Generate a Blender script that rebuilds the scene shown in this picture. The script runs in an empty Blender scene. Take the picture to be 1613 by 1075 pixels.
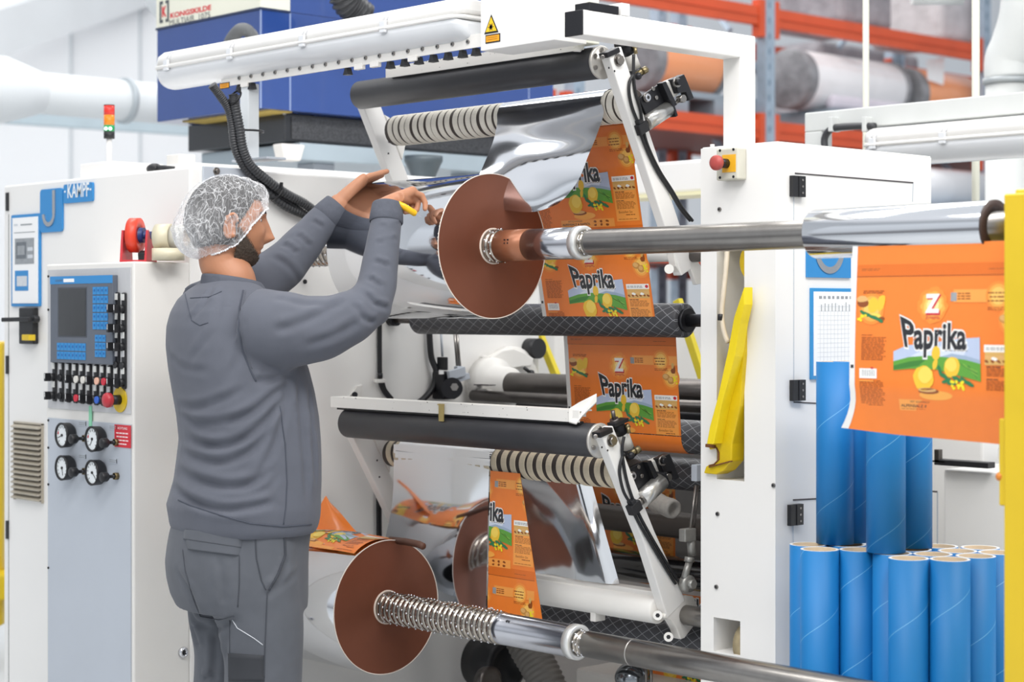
import bpy, bmesh, math, random
from mathutils import Vector, Matrix, noise as mnoise
PI = math.pi
random.seed(7)
scene = bpy.context.scene
col = scene.collection
# ---------------------------------------------------------------- camera
CAMH = 1.40
FPX = 2930.0
TH = math.radians(43.0)
Fv = Vector((-math.cos(TH), math.sin(TH), 0.0))
Rv = Vector((math.sin(TH), math.cos(TH), 0.0))
Uv = Vector((0, 0, 1))
cam_d = bpy.data.cameras.new('camera')
cam = bpy.data.objects.new('camera', cam_d)
col.objects.link(cam)
scene.camera = cam
cam.location = (0, 0, CAMH)
cam.matrix_world = Matrix(((Rv.x, 0, -Fv.x, 0), (Rv.y, 0, -Fv.y, 0), (0, 1, 0, CAMH), (0, 0, 0, 1)))
cam_d.sensor_width = 36.0
cam_d.lens = 36.0 * FPX / 1613.0
cam_d.shift_y = -(537.5 - 490.0) / 1613.0
cam_d.clip_start = 0.1
cam_d.clip_end = 100
cam_d.dof.use_dof = True
cam_d.dof.focus_distance = 4.85
cam_d.dof.aperture_fstop = 3.2
# ---------------------------------------------------------------- world: bright hall light
world = bpy.data.worlds.new('world'); scene.world = world; world.use_nodes = True
wn = world.node_tree; wn.nodes.clear()
def wnode(t): return wn.nodes.new(t)
wo = wnode('ShaderNodeOutputWorld'); wb = wnode('ShaderNodeBackground')
tc = wnode('ShaderNodeTexCoord'); sep = wnode('ShaderNodeSeparateXYZ')
ramp = wnode('ShaderNodeValToRGB')
mr = wnode('ShaderNodeMapRange'); mr.inputs[1].default_value = -1; mr.inputs[2].default_value = 1
wn.links.new(tc.outputs['Generated'], sep.inputs[0]); wn.links.new(sep.outputs['Z'], mr.inputs[0])
wn.links.new(mr.outputs[0], ramp.inputs[0]); wn.links.new(ramp.outputs[0], wb.inputs[0]); wn.links.new(wb.outputs[0], wo.inputs[0])
els = ramp.color_ramp.elements
els[0].position = 0.0; els[0].color = (0.20, 0.20, 0.21, 1)
els[1].position = 1.0; els[1].color = (0.92, 0.96, 1.0, 1)
for p, c in ((0.47, (0.30, 0.31, 0.33, 1)), (0.52, (0.75, 0.79, 0.84, 1)), (0.64, (0.86, 0.91, 0.97, 1)), (0.70, (0.50, 0.53, 0.57, 1)), (0.78, (1.0, 1.03, 1.08, 1))):
    e = els.new(p); e.color = c
wb.inputs[1].default_value = 1.0
# ---------------------------------------------------------------- hall lamps (long luminaires under the roof), then two added fill lamps
def area(name, loc, tgt, sx, sy, power, colr=(1, 0.985, 0.96)):
    l = bpy.data.lights.new(name, 'AREA'); l.shape = 'RECTANGLE'; l.size = sx; l.size_y = sy; l.energy = power; l.color = colr
    o = bpy.data.objects.new(name, l); col.objects.link(o); o.location = loc
    d = Vector(tgt) - Vector(loc); o.rotation_euler = d.to_track_quat('-Z', 'Y').to_euler()
    return o
area('hall_and_fill_lamp', (-3.2, 1.2, 5.2), (-3.8, 3.0, 1.0), 5.0, 0.8, 85)
area('hall_and_fill_lamp', (-0.6, 3.2, 4.8), (-3.5, 3.6, 1.0), 4.0, 0.8, 150)
area('hall_and_fill_lamp', (-6.0, 4.5, 5.6), (-5.5, 4.2, 0.5), 5.0, 1.0, 150)
area('hall_and_fill_lamp', (-8.0, 9.0, 6.0), (-8.0, 9.0, 0.5), 8.0, 2.0, 230)
area('hall_and_fill_lamp', (-12.5, 5.5, 6.5), (-14.0, 8.0, 1.5), 6.0, 2.0, 170)
area('hall_and_fill_lamp', (2.4, 1.2, 2.6), (-4.0, 3.4, 1.0), 3.5, 2.2, 28)  # added fill lamp, brightens the faces turned to the right
area('hall_and_fill_lamp', (-2.1, 0.7, 3.5), (-4.6, 3.2, 0.8), 2.6, 0.7, 58)  # added fill lamp, lifts the console side and the left plate
scene.view_settings.view_transform = 'Standard'
scene.view_settings.look = 'None'
scene.view_settings.gamma = 1.0
scene.view_settings.use_curve_mapping = False
scene.view_settings.exposure = -0.16

# ---------------------------------------------------------------- helpers
def P(px, py, X=None, Y=None, Z=None, D=None):
    """the place on a known plane of the machine that is seen at a spot of the photograph"""
    u = (px - 806.5) / FPX; v = (490.0 - py) / FPX
    d = Fv + Rv * u + Uv * v
    if X is not None: t = X / d.x
    elif Y is not None: t = Y / d.y
    elif Z is not None: t = (Z - CAMH) / d.z
    else: t = D
    return Vector((0, 0, CAMH)) + d * t
def Xat(px, Y): return P(px, 490, Y=Y).x
def Yat(px, X): return P(px, 490, X=X).y
def Zat(px, py, **k): return P(px, py, **k).z

def hexc(h):
    h = h.lstrip('#'); r = [int(h[i:i+2], 16) / 255 for i in (0, 2, 4)]
    return tuple((c / 12.92 if c <= 0.04045 else ((c + 0.055) / 1.055) ** 2.4) for c in r) + (1.0,)
MATS = {}
def mat(name, color, rough=0.5, metal=0.0, noise=None, bump=None, spec=None, coat=0.0, aniso=None, alpha=None, emit=None, trans=None):
    """procedural principled material; noise=(scale, dark factor), bump=(scale, strength, distance)"""
    if name in MATS: return MATS[name]
    m = bpy.data.materials.new(name); m.use_nodes = True
    nt = m.node_tree; b = nt.nodes['Principled BSDF']
    c = hexc(color) if isinstance(color, str) else color
    b.inputs['Base Color'].default_value = c
    b.inputs['Roughness'].default_value = rough; b.inputs['Metallic'].default_value = metal
    if spec is not None: b.inputs['Specular IOR Level'].default_value = spec
    if coat: b.inputs['Coat Weight'].default_value = coat
    if alpha is not None: b.inputs['Alpha'].default_value = alpha
    if trans is not None: b.inputs['Transmission Weight'].default_value = trans
    if emit: b.inputs['Emission Color'].default_value = c; b.inputs['Emission Strength'].default_value = emit
    tcn = nt.nodes.new('ShaderNodeTexCoord')
    if noise:
        n = nt.nodes.new('ShaderNodeTexNoise'); n.inputs['Scale'].default_value = noise[0]; n.inputs['Detail'].default_value = 4
        nt.links.new(tcn.outputs['Object'], n.inputs['Vector'])
        mx = nt.nodes.new('ShaderNodeMix'); mx.data_type = 'RGBA'
        mx.inputs[6].default_value = tuple(x * noise[1] for x in c[:3]) + (1,); mx.inputs[7].default_value = c
        rr = nt.nodes.new('ShaderNodeMapRange'); rr.inputs[1].default_value = 0.3; rr.inputs[2].default_value = 0.6
        nt.links.new(n.outputs[0], rr.inputs[0]); nt.links.new(rr.outputs[0], mx.inputs[0]); nt.links.new(mx.outputs[2], b.inputs['Base Color'])
    if bump:
        n = nt.nodes.new('ShaderNodeTexNoise'); n.inputs['Scale'].default_value = bump[0]; n.inputs['Detail'].default_value = 3
        nt.links.new(tcn.outputs['Object'], n.inputs['Vector'])
        bp = nt.nodes.new('ShaderNodeBump'); bp.inputs['Strength'].default_value = bump[1]; bp.inputs['Distance'].default_value = bump[2]
        nt.links.new(n.outputs[0], bp.inputs['Height']); nt.links.new(bp.outputs[0], b.inputs['Normal'])
    if aniso:
        b.inputs['Anisotropic'].default_value = aniso[0]
        tg = nt.nodes.new('ShaderNodeTangent'); tg.direction_type = 'RADIAL'; tg.axis = aniso[1]
        nt.links.new(tg.outputs[0], b.inputs['Tangent'])
    MATS[name] = m
    return m

def frame_of(d):
    d = d.normalized()
    a = Vector((0, 0, 1)) if abs(d.z) < 0.9 else Vector((1, 0, 0))
    x = a.cross(d).normalized(); y = d.cross(x).normalized()
    return x, y, d

class MB:
    def __init__(s): s.v = []; s.f = []; s.m = []; s.sm = []; s.mats = []
    def mi(s, m):
        if m not in s.mats: s.mats.append(m)
        return s.mats.index(m)
    def add(s, vs, fs, m, smooth=False):
        o = len(s.v); k = s.mi(m); s.v += [Vector(p) for p in vs]
        for f in fs: s.f.append([i + o for i in f]); s.m.append(k); s.sm.append(smooth)
        return s
    def box(s, a, b, m):
        x0, x1 = sorted((a[0], b[0])); y0, y1 = sorted((a[1], b[1])); z0, z1 = sorted((a[2], b[2]))
        vs = [(x, y, z) for z in (z0, z1) for y in (y0, y1) for x in (x0, x1)]
        return s.add(vs, [(0, 2, 3, 1), (4, 5, 7, 6), (0, 1, 5, 4), (2, 6, 7, 3), (0, 4, 6, 2), (1, 3, 7, 5)], m)
    def obox(s, c, ax, ay, az, m):
        """oriented box: centre and three half-axis vectors"""
        c = Vector(c); ax = Vector(ax); ay = Vector(ay); az = Vector(az)
        vs = [c + ax * i + ay * j + az * k for k in (-1, 1) for j in (-1, 1) for i in (-1, 1)]
        return s.add(vs, [(0, 2, 3, 1), (4, 5, 7, 6), (0, 1, 5, 4), (2, 6, 7, 3), (0, 4, 6, 2), (1, 3, 7, 5)], m)
    def bar(s, a, b, w, t, m, side=Vector((1, 0, 0))):
        """rectangular bar from a to b; t = thickness along side, w = width across"""
        a = Vector(a); b = Vector(b); d = (b - a); sd = (side - d.normalized() * side.dot(d.normalized())).normalized()
        o = d.normalized().cross(sd)
        return s.obox((a + b) / 2, sd * t / 2, o * w / 2, d / 2, m)
    def cyl(s, a, b, r, m, seg=32, r1=None, caps=True, capm=None):
        a = Vector(a); b = Vector(b); x, y, d = frame_of(b - a); r1 = r if r1 is None else r1
        vs = []
        for p, rr in ((a, r), (b, r1)):
            for i in range(seg):
                t = 2 * PI * i / seg; vs.append(p + x * math.cos(t) * rr + y * math.sin(t) * rr)
        s.add(vs, [(i, (i + 1) % seg, seg + (i + 1) % seg, seg + i) for i in range(seg)], m, True)
        if caps:
            s.add(vs[:seg], [list(range(seg))[::-1]], capm or m); s.add(vs[seg:], [list(range(seg))], capm or m)
        return s
    def lathe(s, a, d, prof, m, seg=40):
        """prof = [(t, r), ...] along direction d from a; closed if r=0 at ends"""
        a = Vector(a); x, y, d = frame_of(Vector(d)); vs = []
        for (t, r) in prof:
            for i in range(seg):
                q = 2 * PI * i / seg; vs.append(a + d * t + (x * math.cos(q) + y * math.sin(q)) * max(r, 1e-5))
        fs = []
        for j in range(len(prof) - 1):
            for i in range(seg):
                fs.append((j * seg + i, j * seg + (i + 1) % seg, (j + 1) * seg + (i + 1) % seg, (j + 1) * seg + i))
        return s.add(vs, fs, m, True)
    def tube(s, pts, r, m, seg=10, caps=True, rf=None):
        pts = [Vector(p) for p in pts]; n = len(pts); vs = []
        t0 = (pts[1] - pts[0]).normalized(); x, y, _ = frame_of(t0)
        for i, p in enumerate(pts):
            t = (pts[min(i + 1, n - 1)] - pts[max(i - 1, 0)]).normalized()
            x = (x - t * x.dot(t)).normalized(); y = t.cross(x)
            rr = (rf(i / (n - 1)) if rf else 1.0) * (r[i] if isinstance(r, (list, tuple)) else r)
            for k in range(seg):
                q = 2 * PI * k / seg; vs.append(p + (x * math.cos(q) + y * math.sin(q)) * rr)
        fs = [(j * seg + i, j * seg + (i + 1) % seg, (j + 1) * seg + (i + 1) % seg, (j + 1) * seg + i) for j in range(n - 1) for i in range(seg)]
        if caps: fs += [tuple(range(seg))[::-1], tuple((n - 1) * seg + i for i in range(seg))]
        return s.add(vs, fs, m, True)
    def prism(s, poly, off, m, endm=None):
        """closed polygon of 3D points extruded by vector off"""
        n = len(poly); vs = [Vector(p) for p in poly] + [Vector(p) + Vector(off) for p in poly]
        s.add(vs, [(i, (i + 1) % n, n + (i + 1) % n, n + i) for i in range(n)], m)
        return s.add(vs, [list(range(n))[::-1], [n + i for i in range(n)]], endm or m)
    def ball(s, c, r, m, seg=16, rings=10, sc=(1, 1, 1)):
        c = Vector(c); vs = [c + Vector((0, 0, r * sc[2]))]
        for j in range(1, rings):
            for i in range(seg):
                a = PI * j / rings; q = 2 * PI * i / seg
                vs.append(c + Vector((math.sin(a) * math.cos(q) * r * sc[0], math.sin(a) * math.sin(q) * r * sc[1], math.cos(a) * r * sc[2])))
        vs.append(c - Vector((0, 0, r * sc[2]))); L = len(vs) - 1
        fs = [(0, 1 + i, 1 + (i + 1) % seg) for i in range(seg)]
        for j in range(rings - 2):
            for i in range(seg):
                fs.append((1 + j * seg + i, 1 + (j + 1) * seg + i, 1 + (j + 1) * seg + (i + 1) % seg, 1 + j * seg + (i + 1) % seg))
        b = 1 + (rings - 2) * seg
        fs += [(b + i, L, b + (i + 1) % seg) for i in range(seg)]
        return s.add(vs, fs, m, True)
    def grid(s, rows, m, smooth=True, back=None, th=0.0008):
        """rows of equal length of 3D points; back = material of a second skin behind"""
        h = len(rows); w = len(rows[0]); vs = [Vector(p) for r in rows for p in r]
        fs = [(j * w + i, j * w + i + 1, (j + 1) * w + i + 1, (j + 1) * w + i) for j in range(h - 1) for i in range(w - 1)]
        s.add(vs, fs, m, smooth)
        if back:
            nm = [Vector((0, 0, 0)) for _ in vs]
            for f in fs:
                n = (vs[f[1]] - vs[f[0]]).cross(vs[f[3]] - vs[f[0]])
                for i in f: nm[i] += n
            s.add([v - (n.normalized() if n.length > 0 else n) * th for v, n in zip(vs, nm)], [f[::-1] for f in fs], back, smooth)
        return s
    def build(s, name, parent=None, bevel=0.0, bseg=2, recalc=True):
        lo = Vector((min(v.x for v in s.v), min(v.y for v in s.v), min(v.z for v in s.v)))
        hi = Vector((max(v.x for v in s.v), max(v.y for v in s.v), max(v.z for v in s.v)))
        o = Vector(((lo.x + hi.x) / 2, (lo.y + hi.y) / 2, lo.z))
        me = bpy.data.meshes.new(name)
        me.from_pydata([tuple(v - o) for v in s.v], [], s.f)
        for m in s.mats: me.materials.append(m)
        me.polygons.foreach_set('material_index', s.m); me.polygons.foreach_set('use_smooth', s.sm)
        if recalc:
            bm = bmesh.new(); bm.from_mesh(me); bmesh.ops.remove_doubles(bm, verts=bm.verts, dist=1e-6)
            bmesh.ops.recalc_face_normals(bm, faces=bm.faces); bm.to_mesh(me); bm.free()
        ob = bpy.data.objects.new(name, me); col.objects.link(ob)
        if parent is not None:
            ob.parent = parent; q = parent; w = Vector((0, 0, 0))
            while q is not None: w += q.location; q = q.parent
            ob.location = o - w
        else: ob.location = o
        if bevel:
            bv = ob.modifiers.new('bevel', 'BEVEL'); bv.width = bevel; bv.segments = bseg; bv.limit_method = 'ANGLE'; bv.angle_limit = math.radians(40)
            bv.harden_normals = False
        return ob
def tag(o, label, cat, group=None):
    o['label'] = label; o['category'] = cat
    if group: o['group'] = group
    return o
def struct(o): o['kind'] = 'structure'; return o
def thing(name, loc, label, cat, group=None):
    o = bpy.data.objects.new(name, None); col.objects.link(o); o.location = loc; o.empty_display_size = 0.05
    return tag(o, label, cat, group)
def copy_tree(o, parent=None):
    c = o.copy(); col.objects.link(c)
    if parent is not None: c.parent = parent
    for ch in [x for x in bpy.data.objects if x.parent == o]: copy_tree(ch, c)
    return c
def catmull(pts, n):
    pts = [Vector(p) for p in pts]; out = []; L = len(pts) - 1
    for k in range(n + 1):
        t = k / n * L; i = min(int(t), L - 1); t -= i
        p0 = pts[max(i - 1, 0)]; p1 = pts[i]; p2 = pts[i + 1]; p3 = pts[min(i + 2, L)]
        out.append(0.5 * ((2 * p1) + (p2 - p0) * t + (2 * p0 - 5 * p1 + 4 * p2 - p3) * t * t + (3 * p1 - p0 - 3 * p2 + p3) * t ** 3))
    return out
_tc = {}
def text_polys(s, bold=0.0, cx=0.5):
    """faces of a word, normalised so that the word is 1 wide; returns (faces, height)"""
    key = (s, bold)
    if key in _tc: return _tc[key]
    cu = bpy.data.curves.new('t', 'FONT'); cu.body = s; cu.size = 1; cu.offset = bold; cu.resolution_u = 3
    ob = bpy.data.objects.new('t', cu); col.objects.link(ob)
    dg = bpy.context.evaluated_depsgraph_get(); dg.update()
    me = bpy.data.meshes.new_from_object(ob.evaluated_get(dg))
    me.calc_loop_triangles()
    fs = [[(me.vertices[i].co.x, me.vertices[i].co.y) for i in t.vertices] for t in me.loop_triangles]
    bpy.data.objects.remove(ob); bpy.data.curves.remove(cu); bpy.data.meshes.remove(me)
    _tc[key] = fs
    return fs
def text_bounds(fs):
    xs = [p[0] for f in fs for p in f]; ys = [p[1] for f in fs for p in f]
    return min(xs), max(xs), min(ys), max(ys)
def lettering(mb, s, origin, ux, uz, w, h, m, bold=0.0, off=Vector((0, 0, 0)), warp=None):
    """word s in the box origin + [0,w] ux + [0,h] uz"""
    fs = text_polys(s, bold); x0, x1, y0, y1 = text_bounds(fs)
    for f in fs:
        vs = []
        for (x, y) in f:
            a = (x - x0) / (x1 - x0); b = (y - y0) / (y1 - y0)
            if warp: a, b = warp(a, b)
            vs.append(Vector(origin) + Vector(ux) * a * w + Vector(uz) * b * h + off)
        mb.add(vs, [range(3)], m)

# ---------------------------------------------------------------- materials
WHITE = mat('white_enamel', '#EEECE9', 0.35, noise=(3, 0.985), bump=(60, 0.05, 0.001))
WHITE2 = mat('white_worn_enamel', '#E9E6E1', 0.4, noise=(7, 0.975), bump=(90, 0.06, 0.001))
WHITEB = mat('white_wall_paint', '#F4F6F8', 0.7, noise=(0.6, 0.97))
GREYP = mat('grey_panel_paint', '#B9BFC8', 0.4, noise=(5, 0.97))
GREYM = mat('grey_face_plate', '#C3C3C5', 0.4, 0.0, noise=(80, 0.97))
BLACKR = mat('black_rubber', '#333337', 0.42, noise=(14, 0.8), bump=(40, 0.08, 0.001))
BLACK = mat('black_plastic', '#1E1E21', 0.45, noise=(30, 0.8))
BLACKS = mat('black_satin_metal', '#2A2A2E', 0.4, 0.5, noise=(20, 0.85))
STEEL = mat('brushed_steel', '#9A9692', 0.28, 1.0, noise=(20, 0.85), bump=(120, 0.08, 0.0005))
DSTEEL = mat('dark_oiled_steel', '#6A6562', 0.35, 0.9, noise=(12, 0.75))
CHROME = mat('polished_steel', '#D8D8DC', 0.09, 1.0, noise=(9, 0.95))
SLEEVE = mat('turned_aluminium', '#C9CAD0', 0.2, 1.0, noise=(15, 0.93), bump=(150, 0.05, 0.0004))
FOIL = mat('silver_foil', '#E6E8EC', 0.085, 1.0, bump=(2.2, 0.16, 0.012))
FOILR = mat('wound_silver_foil', '#E4E6EA', 0.07, 1.0, noise=(4, 0.97), bump=(5, 0.06, 0.004))
COPPER = mat('brown_reel_edge', '#7C4A37', 0.42, 0.5, noise=(7, 0.9), aniso=(0.75, 'X'))
TAPE = mat('beige_grip_tape', '#D9CBB2', 0.8, noise=(40, 0.9), bump=(300, 0.3, 0.001))
TAPEW = mat('white_grip_tape', '#E2DCD0', 0.8, noise=(40, 0.93), bump=(300, 0.3, 0.001))
GROOVE = mat('dark_brown_groove', '#3F3632', 0.7, noise=(40, 0.8))
ORANGE = mat('orange_print', '#F07A22', 0.3, noise=(6, 0.97), coat=0.3)
BLUE = mat('blue_machine_paint', '#2C4A8E', 0.22, noise=(4, 0.93), coat=.5)
CREAM = mat('cream_panel_paint', '#E9E8D8', 0.4, noise=(4, 0.98))
YELLOW = mat('yellow_paint', '#DAB922', 0.4, noise=(6, 0.93))
YELLOWB = mat('yellow_chipped_paint', '#DCBC0C', 0.4, noise=(30, 0.9))
RUST = mat('rusty_brown', '#7A4A22', 0.7, noise=(60, 0.6))
CBLUE = mat('blue_sign', '#2E88C8', 0.4, noise=(6, 0.97))
CORE = mat('blue_cardboard', '#4098DC', 0.5, noise=(3, 0.96), bump=(60, 0.05, 0.001))
CARD = mat('raw_cardboard', '#CDB79A', 0.85, noise=(50, 0.88))
PAPER = mat('white_paper', '#F3F3F3', 0.6, noise=(9, 0.99))
RACKO = mat('orange_rack_paint', '#D4552E', 0.45, noise=(5, 0.9))
RACKG = mat('galvanised_blue_grey', '#A9B9C8', 0.4, 0.35, noise=(20, 0.85))
DUCT = mat('white_duct_metal', '#E8ECEE', 0.45, noise=(4, 0.95))
DUCTG = mat('beige_duct_metal', '#D6D8D6', 0.45, noise=(6, 0.94))
WRAP = mat('glossy_white_stretch_film', '#F1F0F2', 0.22, noise=(6, 0.95), bump=(9, 0.35, 0.01), coat=0.4)
RED = mat('red_paint', '#D22B2B', 0.4, noise=(20, 0.9))
# ================================================================ SETTING
m = MB(); m.box((-15, -3, -0.05), (3, 26, 0), mat('hall_floor_resin', '#C6C9CB', 0.35, noise=(2, 0.92))); struct(m.build('floor'))
m = MB(); m.box((-15.2, -3, 0), (-15, 26, 9), WHITEB); struct(m.build('wall_left'))
m = MB(); m.box((-15, 25.8, 0), (3, 26, 9), mat('grey_wall_paint', '#C9CDD2', 0.7, noise=(0.8, 0.96))); struct(m.build('wall_back'))
# wall seams and the grey beam that crosses the wall high up on the left
for k, px in enumerate((112, 221)):
    a = P(px, 0, X=-14.99); m = MB(); m.box((-14.995, a.y - 0.012, 0), (-14.98, a.y + 0.012, 8), mat('seam_grey', '#D0D5D9', 0.7, noise=(3, 0.95))); o = m.build('trim_%d' % (k + 1)); struct(o)
m = MB(); a = P(0, 52, X=-14.0); b = P(246, -28, X=-14.9)
m.bar(a + (a - b) * 0.5, b + (b - a) * 1.2, 0.36, 0.12, mat('roof_beam_grey', '#D3D7DA', 0.6, noise=(2, 0.95))); struct(m.build('trim_3'))

# ================================================================ MACHINE BODY LEFT
XL = -4.55; TOPZ = 1.815
YB = 2.974
t = thing('slitter_rewinder_body', (-5.1, 3.4, 0), 'white machine body on the left, carrying the blue signs, tall side plate behind the worker', 'machine')
m = MB()
m.box((-5.66, YB, 0), (XL, 4.37, TOPZ), WHITE)
body = m.build('housing', t, 0.006)
m = MB(); m.box((-5.60, 3.3, TOPZ), (-4.70, 4.36, TOPZ + 0.03), WHITE)
m.box((-5.3, 3.05, TOPZ), (-5.12, 3.25, TOPZ + 0.055), WHITE); m.box((-5.1, 3.1, TOPZ), (-4.72, 3.3, TOPZ + 0.03), WHITE)
m.build('top_cover', t, 0.004)
m = MB()
for px, py in ((400, 263), (330, 262), (640, 268)):
    pass
a = P(338, 270, X=XL); m.cyl(a, a + Vector((0.012, 0, 0)), 0.011, STEEL, 14); m.cyl(a + Vector((0.012, 0, 0)), a + Vector((0.02, 0, 0)), 0.006, STEEL, 6)
m.build('bolt', t)
m = MB(); m.box((XL, Yat(318, XL), 1.70), (XL + 0.008, Yat(398, XL), TOPZ + 0.004), GREYP); m.build('bracket_plate', t, 0.002)
for (px, py) in ((480, 444), (352, 555)):
    a = P(px, py, X=XL); m = MB(); m.cyl(a, a + Vector((0.003, 0, 0)), 0.007, BLACK, 12); m.build('screw_hole', t)
# black ball-end handle lever lying on top of the body
m = MB(); a = P(243, 266, Y=3.1); b = P(275, 268, Y=3.1); m.ball(a, 0.021, BLACK, sc=(1.5, 1, .8)); m.tube([a, (a + b) / 2 + Vector((0, 0, .004)), b], [0.012, 0.009, 0.011], BLACK); m.build('clamp_lever', t)
m = MB(); a = P(285, 262, Y=3.15); m.obox(a, (0.035, 0, 0), (0, 0.03, 0), (0, 0, 0.035), WHITE2); m.build('hinge_block', t, 0.003)
# ventilation louvre on the front face
x0 = Xat(25, YB); x1 = Xat(68.5, YB); z1 = Zat(45, 668, Y=YB); z0 = Zat(45, 788, Y=YB)
m = MB(); LV = mat('beige_louvre', '#B9B0A0', 0.5, noise=(30, 0.9)); m.box((x0, YB - .004, z0), (x1, YB, z1), mat('louvre_gap', '#6C645A', 0.7, noise=(30, .9)))
n = 15
for k in range(n):
    z = z0 + (z1 - z0) * (k + 0.5) / n
    m.obox(((x0 + x1) / 2, YB - .010, z), ((x1 - x0) / 2, 0, 0), (0, .009, .004), (0, .0012, -.0022), LV)
m.box((x0 - .003, YB - .008, z0 - .004), (x0 + .002, YB, z1 + .004), LV); m.box((x1 - .002, YB - .008, z0 - .004), (x1 + .003, YB, z1 + .004), LV)
m.box((x0 - .003, YB - .008, z1), (x1 + .003, YB, z1 + .005), LV)
m.build('ventilation_louvre', t)
# side edge hinges of the body at the far left
for py in (318, 575, 835):
    m = MB(); a = P(13, py, Y=YB); m.box((a.x - .008, YB - .006, a.z - .03), (a.x + .006, YB, a.z + .03), BLACK); m.build('hinge', t)
# door gap
m = MB(); a = P(14, 500, Y=YB); m.box((a.x - .001, YB - .0015, 0.05), (a.x + .001, YB, 1.72), mat('gap_dark', '#77787A', 0.7, noise=(9, .9))); m.build('door_gap', t)

# signs with lettering: upright plate + hook emblem, name plate
def flatsign(mb, x0, x1, z0, z1, y, m_, th=0.006, r=0.012):
    pts = []
    for cx, cz, a0 in ((x1 - r, z1 - r, 0), (x0 + r, z1 - r, 90), (x0 + r, z0 + r, 180), (x1 - r, z0 + r, 270)):
        for k in range(5):
            q = math.radians(a0 + 22.5 * k); pts.append(Vector((cx + r * math.cos(q), y, cz + r * math.sin(q))))
    mb.prism(pts, (0, -th, 0), m_)
m = MB()
a = P(66, 367, Y=YB); b = P(101, 296, Y=YB)
flatsign(m, a.x, b.x, a.z, b.z, YB - .001, CBLUE)
silver = mat('sign_silver', '#B9BCC0', 0.25, 0.8, noise=(20, .9))
hx = a.x + (b.x - a.x) * 0.42; hz = a.z + 0.058; hr = 0.040
pts = []
for k in range(17):
    q = math.radians(180 + 180 * k / 16); pts.append((hx + hr * math.cos(q), hz + hr * math.sin(q)))
for (r0, r1) in (((pts[k], pts[k + 1])) for k in range(16)):
    c = Vector((hx, 0, hz)); f = 0.66
    q = [Vector((r0[0], 0, r0[1])), Vector((r1[0], 0, r1[1])), c + (Vector((r1[0], 0, r1[1])) - c) * f, c + (Vector((r0[0], 0, r0[1])) - c) * f]
    for p in q: p.y = YB - .0075
    m.prism(q, (0, -.003, 0), silver)
m.box((hx + hr * .62, YB - .0075, hz), (hx + hr * 1.02, YB - .0105, hz + .075), silver)
o = m.build('hook_emblem_sign'); tag(o, 'blue sign plate with a silver hook shape on the white machine front', 'sign')
m = MB(); a = P(103, 324, Y=YB); b = P(149, 290, Y=YB); flatsign(m, a.x, b.x, a.z + .006, b.z + .006, YB - .001, CBLUE, r=.008)
SGW = mat('sign_white', '#E8EDF0', 0.4, noise=(9, .98))
w = b.x - a.x
lettering(m, 'KAMPF', (a.x + w * .15, YB - .0078, a.z + .022), (1, 0, 0), (0, 0, 1), w * .74, .044, SGW, 0.02)
m.box((a.x + .006, YB - .0078, a.z + .04), (a.x + .014, YB - .007, a.z + .046), SGW); m.box((b.x - .016, YB - .0078, a.z + .04), (b.x - .008, YB - .007, a.z + .046), SGW)
o = m.build('name_plate_sign'); tag(o, 'blue name plate reading KAMPF beside the hook sign', 'sign')
# instruction sheet in a blue frame
a = P(19, 483, Y=YB - .004); b = P(64, 336, Y=YB - .004)
m = MB(); flatsign(m, a.x, b.x, a.z, b.z, YB - .001, CBLUE, r=.005)
fr = m.build('frame'); 
t2 = thing('instruction_board', ((a.x + b.x) / 2, YB, a.z), 'blue framed instruction sheet left of the control panel', 'notice board')
wl = fr.location.copy(); fr.parent = t2; fr.location = wl - t2.location
m = MB(); e = .010; m.box((a.x + e, YB - .0085, a.z + e), (b.x - e, YB - .007, b.z - e), PAPER)
G1 = mat('print_grey', '#9B9FA3', 0.6, noise=(60, .85)); G2 = mat('print_dark_grey', '#6F757B', 0.6, noise=(60, .8)); GL = mat('print_light_grey', '#CFD3D8', 0.6, noise=(60, .9))
W_ = b.x - a.x; H_ = b.z - a.z
def rel(u0, v0, u1, v1, mm, k=0): m.box((a.x + W_ * u0, YB - .0092 - k * .0004, a.z + H_ * v0), (a.x + W_ * u1, YB - .0085, a.z + H_ * v1), mm)
rel(.15, .46, .82, .74, G1); rel(.2, .52, .55, .70, G2, 1); rel(.6, .52, .78, .56, GL, 1); rel(.6, .6, .78, .64, GL, 1); rel(.25, .56, .5, .66, G1, 2)
rel(.15, .17, .62, .39, CBLUE); rel(.22, .22, .58, .33, GL, 1); rel(.12, .80, .85, .808, G1); rel(.35, .88, .75, .895, G1); rel(.12, .88, .25, .90, GL)
m.build('printed_sheet', t2)
# door lock with black lever and yellow tag
a = P(38, 542, Y=YB); b = P(61, 485, Y=YB)
t2 = thing('cabinet_lock', ((a.x + b.x) / 2, YB, a.z), 'black lever lock with a yellow padlock tag under the instruction board', 'lock')
m = MB(); m.box((a.x, YB - .02, a.z), (b.x, YB, b.z), BLACK); m.build('lock_plate', t2, .004)
m = MB(); c = P(52, 503, Y=YB - .03); m.cyl(c, c + Vector((0, .02, 0)), .012, BLACK, 16); d = P(4, 504, Y=YB - .05); m.bar(c + Vector((0.004, -.012, 0)), d, .014, .012, BLACK, side=Vector((0, 1, 0))); m.build('lever', t2, .003)
m = MB(); c = P(45, 532, Y=YB - .03); m.obox(c, (.024, 0, 0), (0, .012, 0), (0, 0, .0095), YELLOW); m.build('yellow_tag', t2, .002)

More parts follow.
